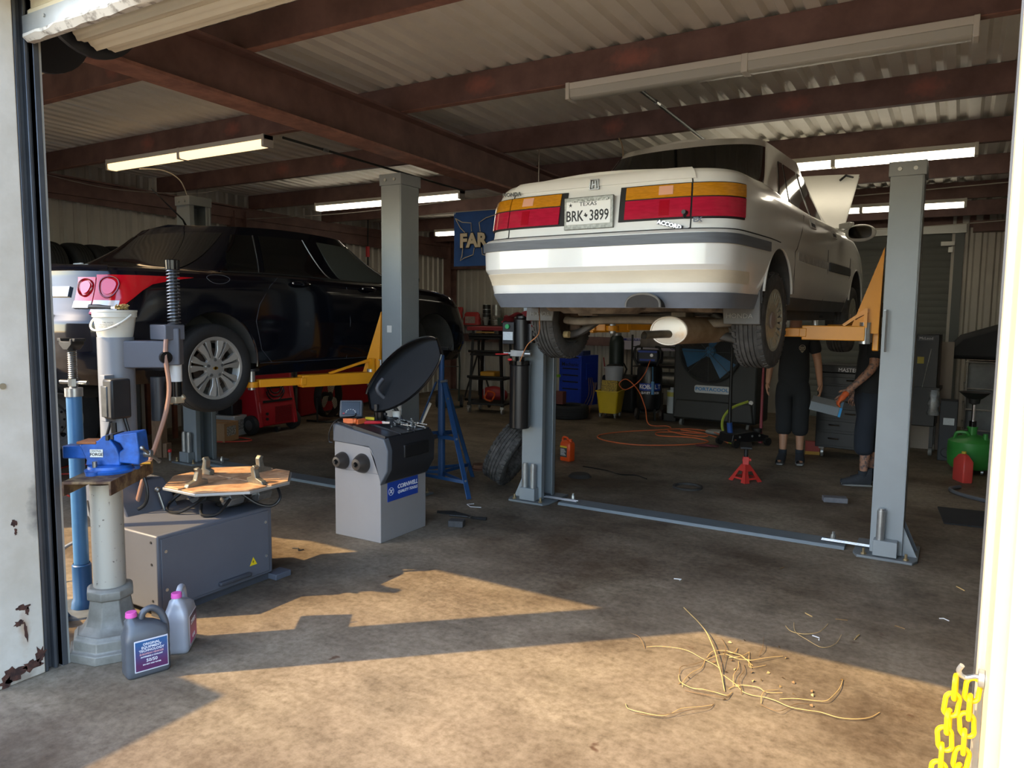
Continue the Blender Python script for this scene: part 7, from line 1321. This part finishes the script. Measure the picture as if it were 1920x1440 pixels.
wire('hanging_wire', 'taut pale wire along the top edge of the blue banner', [(-7.8, 9.14, 3.07), (-6.5, 9.14, 3.12), (-4.1, 9.14, 3.11)], .006, wv)
# ================================================================ PEOPLE
def skin_obj(name, parent, vs_, es, rad, mat, root=0, sub_=2):
    me = bpy.data.meshes.new(name); me.from_pydata([tuple(v) for v in vs_], es, []); o = bpy.data.objects.new(name, me); COL.objects.link(o); o.parent = parent
    m = o.modifiers.new('skin', 'SKIN'); m.use_smooth_shade = True; m.branch_smoothing = .4
    for i, r in enumerate(rad): d = me.skin_vertices[0].data[i]; d.radius = (r, r) if not hasattr(r, '__len__') else r; d.use_root = (i == root)
    s = o.modifiers.new('sub', 'SUBSURF'); s.levels = sub_; s.render_levels = sub_; me.materials.append(mat); return o
skin_m = M('skin_tone', '#b98a6c', .55, 0, var=.12, scale=10); tattoo = M('tattooed_skin', '#a87c63', .55, 0, scale=34, col2='#5b5150', lo=.40, hi=.52)
cloth_k = M('black_shirt', '#26282a', .9, var=.15, scale=8); short_k = M('black_shorts', '#232527', .9, var=.15, scale=8); navy_k = M('navy_shorts', '#252c36', .9, var=.15, scale=8)
def person(label, loc, rz, armL, armR, legs, shorts_m, knee, gloves=None, armmat=None):
    T = thing('person', label, 'person', loc, rz)
    v = [(0, 0, .96), (0, 0, 1.12), (0, .01, 1.30), (0, .01, 1.44), (0, .0, 1.53), (0, -.01, 1.60), (0, -.025, 1.68), (0, -.01, 1.76)]; e = [(0,1),(1,2),(2,3),(3,4),(4,5),(5,6),(6,7)]
    r = [(.15, .11), (.14, .10), (.155, .105), (.12, .085), .056, (.07, .08), (.078, .095), (.05, .06)]
    for sg, arm in ((1, armL), (-1, armR)):
        p = len(v); v += [(sg*.17, .01, 1.43)]+[tuple(a) for a in arm]; r += [.062, .046, .033, .030]; e += [(3, p), (p, p+1), (p+1, p+2), (p+2, p+3)]
        w_ = V(arm[1]); h = V(arm[2]); d = (h-w_).normalized(); sd_ = V((0, 1, 0)); sd_ = (sd_-d*sd_.dot(d)).normalized(); n_ = d.cross(sd_)
        for f, (o_, L) in enumerate(((-.030, .055), (-.010, .066), (.010, .070), (.029, .058))):
            q = len(v); b0 = h+sd_*o_+d*.025; v += [b0, b0+d*L*.5-n_*sg*.008, b0+d*L*.85-n_*sg*.03]; r += [.0095, .0085, .007]; e += [(p+3, q), (q, q+1), (q+1, q+2)]
        q = len(v); b0 = w_+d*.03-sd_*.03; v += [b0, b0-sd_*.02+d*.03-n_*sg*.012, b0-sd_*.018+d*.055-n_*sg*.028]; r += [.012, .010, .008]; e += [(p+2, q), (q, q+1), (q+1, q+2)]
    for sg, (kn, an, fx) in ((1, legs[0]), (-1, legs[1])):
        p = len(v); v += [(sg*.09, 0, .90), kn, ((kn[0]+an[0])/2, (kn[1]+an[1])/2+.015, .33), an, (an[0]+fx, an[1]-.12, .035)]; r += [.085, .058, .054, .034, (.036, .025)]; e += [(0, p), (p, p+1), (p+1, p+2), (p+2, p+3), (p+3, p+4)]
    skin_obj('body', T, v, e, r, armmat or skin_m)
    sv = [(0, 0, .78), (0, 0, 1.05), (0, .01, 1.28), (0, .01, 1.43), (0, 0, 1.50)]; se = [(0,1),(1,2),(2,3),(3,4)]; sr = [(.19, .145), (.18, .14), (.185, .135), (.15, .105), (.072, .07)]
    for sg, arm in ((1, armL), (-1, armR)): p = len(sv); a = V(arm[0]); s0 = V((sg*.17, .01, 1.425)); sv += [tuple(s0), tuple(s0+(a-s0)*.75)]; sr += [.088, .072]; se += [(3, p), (p, p+1)]
    skin_obj('shirt', T, sv, se, sr, cloth_k)
    hv = [(0, 0, 1.02), (0, 0, .88)]; he = [(0, 1)]; hr = [(.175, .135), (.16, .13)]
    for sg, (kn, an, fx) in ((1, legs[0]), (-1, legs[1])): p = len(hv); hv += [(sg*.10, 0, .78), (kn[0], kn[1], .55), (kn[0]+(an[0]-kn[0])*.3, kn[1]+(an[1]-kn[1])*.3+.005, knee)]; hr += [.115, .098, .10]; he += [(1, p), (p, p+1), (p+1, p+2)]
    skin_obj('shorts', T, hv, he, hr, shorts_m)
    for sg, (kn, an, fx) in ((1, legs[0]), (-1, legs[1])):
        mb = MB(); L = .27; mb.grid(lambda a, b: V((an[0]+fx*.6*(1-b)+(.042+.012*math.sin(PI*b)-.012*b*b)*math.copysign(abs(math.cos(2*PI*a))**.8, math.cos(2*PI*a)), an[1]+.075-L*(1-b), max(0.0, .0+(.03+.062*b**1.3)*(1+math.sin(2*PI*a))))), 20, 12, cu=True); mb.add([], [])
        sh = part(T, 'shoe', mb, M('shoe_dark', '#33373c', .8, var=.2, scale=20), sharp=80); mb = MB(); mb.pz([(an[0]+fx*.5+x_, an[1]+y_) for x_, y_ in ((-.045, .08), (.04, .08), (.05, -.1), (.03, -.19), (-.03, -.19), (-.052, -.1))], 0, .018); part(sh, 'sole', mb, M('sole_pale', '#8d8d88', .7), .006)
        mb = MB(); mb.cyl((an[0], an[1], .075), (an[0], an[1], .15), .042, .045, 16); part(T, 'sock', mb, M('sock_dark', '#2a3036', .9))
    mb = MB(); mb.sph((0, .01, 1.715), (.092, .112, .095), 20, 10); part(T, 'hair', mb, M('hair_dark', '#241d19', .8))
    for sg in (1, -1): mb = MB(); mb.sph((sg*.032, -.098, 1.675), (.013, .01, .008), 10, 6); part(T, 'eye', mb, plate_w); mb = MB(); mb.sph((sg*.082, .0, 1.665), (.012, .022, .032), 10, 8); part(T, 'ear', mb, skin_m)
    mb = MB(); mb.px([(-.10, 1.69), (-.13, 1.645), (-.10, 1.64)], -.014, .014); part(T, 'nose', mb, skin_m, .005); mb = MB(); mb.sph((0, -.098, 1.605), (.025, .012, .007), 12, 6); part(T, 'mouth', mb, M('lip', '#8f5a50', .5))
    return T
P1 = person('man in black shirt with chest emblem and long black shorts, arms hanging', (-1.56, 8.78, 0), .12, [(.245, .02, 1.15), (.28, -.05, .90), (.285, -.075, .83)], [(-.25, .03, 1.15), (-.27, -.01, .90), (-.272, -.03, .83)], [((.09, -.01, .52), (.10, -.02, .09), .03), ((-.08, -.0, .52), (-.075, -.08, .09), -.03)], short_k, .29, armmat=skin_m)
em = M('emblem_cream', '#b3a58c', .6)
for rr_ in (.034,): mb = MB(); mb.lathe([(rr_-.004, 0), (rr_, 0), (rr_, .002), (rr_-.004, .002)], (.085, -.148, 1.30), (0, -1, .05), 20, closed=True); lo_ = part(P1, 'shirt_emblem', mb, em)
for z_, w_ in ((1.31, .05), (1.297, .044), (1.284, .05), (1.262, .03), (1.252, .016)): mb = MB(); mb.box((.085-w_/2, -.151, z_-.003), (.085+w_/2, -.147, z_+.003)); part(lo_, 'emblem_bar', mb, em)
P2 = person('mechanic in dark clothes with an orange glove holding a filter box', (-.72, 8.0, 0), -1.25, [(.23, -.02, 1.17), (.235, -.22, .95), (.235, -.275, .89)], [(-.24, .02, 1.15), (-.25, -.06, .90), (-.25, -.08, .83)], [((.09, -.04, .52), (.09, -.03, .09), .0), ((-.10, .05, .52), (-.10, .10, .09), .0)], navy_k, .29, armmat=tattoo)
gl = M('glove_orange', '#d9622a', .6, var=.15, scale=18); h0 = V((.235, -.26, .905)); d0 = V((0, -.55, -.6)).normalized()
gv = [(.235, -.225, .945), tuple(h0), (.235, -.295, .865)]; ge = [(0, 1), (1, 2)]; gr_ = [.037, .040, .038]
for k, (o_, L) in enumerate(((-.028, .06), (-.01, .07), (.01, .07), (.028, .06))): q = len(gv); b = V((.235+o_, -.31, .85)); gv += [tuple(b), tuple(b+V((0, -.012, -.035))), tuple(b+V((0, .005, -.065)))]; ge += [(2, q), (q, q+1), (q+1, q+2)]; gr_ += [.0115, .011, .009]
q = len(gv); gv += [(.2, -.25, .89), (.185, -.275, .855), (.19, -.29, .83)]; ge += [(1, q), (q, q+1), (q+1, q+2)]; gr_ += [.014, .012, .010]
skin_obj('work_glove', P2, gv, ge, gr_, gl)
AF = thing('filter_box', 'grey pleated filter with a blue end strip held by the mechanic', 'filter', (-1.09, 7.93, .715), 0); AF.rotation_euler = (.15, .20, .1)
mb = MB(); B(mb, -.15, -.12, 0, .12, .12, .09); part(AF, 'filter_frame', mb, M('filter_grey', '#7d8488', .6), .004)
for k in range(22): mb = MB(); B(mb, -.145+.0118*k, -.126, .005, -.139+.0118*k, -.119, .085); part(AF, 'pleat', mb, M('pleat_pale', '#8f979b', .7))
mb = MB(); B(mb, .12, -.122, -.002, .142, .122, .092); part(AF, 'blue_strip', mb, M('strip_blue', '#2f9ad8', .5))
# ================================================================ YELLOW CHAIN ON THE JAMB
YC = thing('plastic_chain', 'yellow plastic chain hanging from a hook on the cream jamb', 'chain', (0, 0, 0))
yl = M('chain_yellow', '#f0cc0a', .4)
def linkmesh():
    mb = MB(); w_, h_ = .0125, .012; pts = []
    for i in range(24):
        t = 2*PI*i/24; pts.append((w_*math.cos(t), 0, (h_ if math.sin(t) >= 0 else -h_)+w_*math.sin(t)))
    return mb.tube(pts, .0048, 7, cyc=True).mesh('chain_link', yl)
lm_ = linkmesh()
for st, (x0, y0, z0, dx, dy, n) in enumerate(((.036, 1.700, .905, -.0040, -.0015, 12), (.066, 1.706, .905, -.0028, -.0010, 12))):
    for k in range(n):
        o = link('chain_link', lm_, YC); o.location = (x0+dx*k, y0+dy*k, z0-.037*k); o.rotation_euler = (0, .10*math.sin(k*1.7+st), (.12 if (k+st) % 2 else 1.45)+.12*math.sin(k*2+st))
mb = MB(); mb.tube(smooth_path([(JX+.0, 1.70, .935), (.07, 1.705, .935), (.05, 1.70, .93), (.04, 1.69, .945), (.045, 1.685, .96)], 4), .005, 8); mb.lathe([(0, 0), (.018, 0), (.018, .01), (0, .012)], (JX-.001, 1.70, .935), (-1, 0, 0), 16); part(YC, 'hook', mb, zinc)
# ================================================================ DRY VINE ON THE FLOOR
TWG = [[(-1.24,3.99),(-1.17,3.89),(-1.1,3.8),(-1.03,3.7),(-0.98,3.6),(-0.92,3.48),(-0.88,3.38),(-0.84,3.3),(-0.79,3.17)],[(-1.24,3.4),(-1.18,3.43),(-1.06,3.45),(-0.96,3.41),(-0.89,3.38),(-0.86,3.36)],[(-1.37,3.51),(-1.3,3.46),(-1.24,3.38)],[(-0.7,4.04),(-0.66,3.97),(-0.6,3.96),(-0.54,4.01),(-0.52,4.09),(-0.51,4.19)],[(-0.67,4.11),(-0.64,3.98),(-0.57,3.9),(-0.49,3.85),(-0.44,3.94),(-0.43,4.08)],[(-0.95,3.7),(-0.92,3.64),(-0.89,3.56),(-0.87,3.43),(-0.84,3.3),(-0.81,3.22)],[(-0.95,3.45),(-0.94,3.51),(-0.89,3.55),(-0.85,3.56),(-0.85,3.63)],[(-0.95,3.41),(-0.92,3.47),(-0.88,3.51),(-0.82,3.5),(-0.77,3.51),(-0.74,3.45)],[(-1.01,3.22),(-1.02,3.27),(-0.98,3.33),(-0.95,3.39),(-0.94,3.49)],[(-1.01,3.21),(-0.98,3.14),(-0.92,3.11),(-0.87,3.11),(-0.82,3.13),(-0.77,3.13),(-0.76,3.18)],[(-0.96,3.11),(-0.97,3.15),(-0.96,3.24),(-0.94,3.32),(-0.95,3.42)],[(-0.94,3.08),(-0.86,3.08),(-0.81,3.08),(-0.77,3.1),(-0.76,3.15)],[(-0.84,3.32),(-0.76,3.25),(-0.72,3.2),(-0.68,3.19),(-0.63,3.2),(-0.58,3.19),(-0.52,3.17),(-0.46,3.17),(-0.4,3.19),(-0.33,3.19),(-0.27,3.22),(-0.22,3.27),(-0.19,3.34)],[(-0.77,3.24),(-0.79,3.32),(-0.79,3.4),(-0.81,3.49)],[(-0.78,3.47),(-0.76,3.39),(-0.76,3.29),(-0.73,3.21),(-0.72,3.18)],[(-0.78,3.2),(-0.75,3.25),(-0.67,3.26),(-0.63,3.25),(-0.57,3.29)],[(-0.63,3.15),(-0.64,3.21),(-0.63,3.26),(-0.59,3.31)],[(-0.63,3.14),(-0.59,3.11),(-0.55,3.1),(-0.53,3.14),(-0.5,3.21),(-0.46,3.25)],[(-0.57,3.23),(-0.51,3.26),(-0.44,3.28),(-0.4,3.3),(-0.38,3.34),(-0.36,3.46),(-0.36,3.56)],[(-1.12,2.84),(-1.09,2.8),(-1.02,2.8),(-0.96,2.81),(-0.93,2.84),(-0.9,2.91),(-0.84,2.98),(-0.8,3.03)],[(-1.06,2.79),(-0.99,2.8),(-0.93,2.84),(-0.86,2.92),(-0.81,2.98),(-0.8,3.04)],[(-0.81,3.55),(-0.76,3.51),(-0.7,3.58),(-0.64,3.66)],[(-0.79,3.62),(-0.76,3.48),(-0.74,3.45),(-0.69,3.52)],[(-0.77,3.84),(-0.74,3.68),(-0.74,3.6)],[(-0.86,3.51),(-0.82,3.51),(-0.8,3.56),(-0.79,3.62)],[(-0.88,3.56),(-0.83,3.54),(-0.8,3.53),(-0.74,3.48)]]
VN = thing('dry_vine', 'tangle of dry vine stems on the sunlit concrete', 'twigs', (0, 0, 0)); dv1 = M('vine_pale', '#c9a86c', .8); dv2 = M('vine_brown', '#7d6240', .8)
for k, l in enumerate(TWG):
    rnd = random.Random(k); hgt = .012 if k else .03; n = len(l)
    pts = [(a, b, .004+hgt*math.sin(PI*min(1, i/(n-1)))*rnd.uniform(.5, 1.2)) for i, (a, b) in enumerate(l)]
    mb = MB(); mb.tube(smooth_path(pts, 5), .0024 if k == 0 else (.0013 if k % 3 else .0017), 5); part(VN, 'stem', mb, dv1 if k % 3 != 2 else dv2)
rnd = random.Random(5)
for k in range(26):
    a, b = rnd.gauss(-.78, .16), rnd.gauss(3.4, .16); mb = MB(); t = rnd.uniform(0, 6); mb.add([(a, b, .004), (a+.012*math.cos(t), b+.012*math.sin(t), .012), (a+.022*math.cos(t+.4), b+.022*math.sin(t+.4), .004), (a+.012*math.cos(t+.9), b+.012*math.sin(t+.9), .004)], [(0, 1, 2, 3)]); part(VN, 'dry_leaf', mb, dv1 if k % 2 else dv2)
for k in range(9):
    mb = MB(); rnd = random.Random(k+40); mb.tube([(0, 0, .003), (.02*rnd.uniform(-1, 1), .03*rnd.uniform(-1, 1), .006), (.04*rnd.uniform(-1, 1), .04, .003)], .003, 5)
    single('leaf_scrap', 'pale leaf scrap on the shaded concrete near the vine', 'debris', mb, [plate_w, dv2, dv1][k % 3], [(-.52, 3.95, 0), (-.44, 4.3, 0), (-.36, 4.1, 0), (.0, 4.6, 0), (-.2, 4.35, 0), (-.6, 4.25, 0), (-1.4, 4.4, 0), (-.9, 5.0, 0), (.1, 5.2, 0)][k], k*1.3, 'leaf scraps on the floor')
# ================================================================ TRAILER OUTSIDE (unseen; added and sized to cast the apron shadow)
TRL = thing('shadow_trailer', 'unseen white box trailer added outside the shop to shade the floor', 'trailer', (-5.5, -1.9, 0))
mb = MB(); B(mb, -1.1, -2.3, .45, 1.1, 2.25, 2.2); part(TRL, 'box', mb, white_steel, .03); mb = MB(); B(mb, -1.0, -2.3, .35, 1.0, 2.2, .46); part(TRL, 'chassis', mb, dark_steel)
for sx in (-1, 1):
    for y_ in (-.5, .35): w_ = part(TRL, 'wheel', tire_mb(.34, .2, .2, 4, 36), rubber); w_.location = (sx*1.0, y_, .34)
mb = MB(); mb.tube([(-.5, -2.3, .42), (0, -3.3, .42), (.5, -2.3, .42)], .05, 6); part(TRL, 'drawbar', mb, dark_steel)
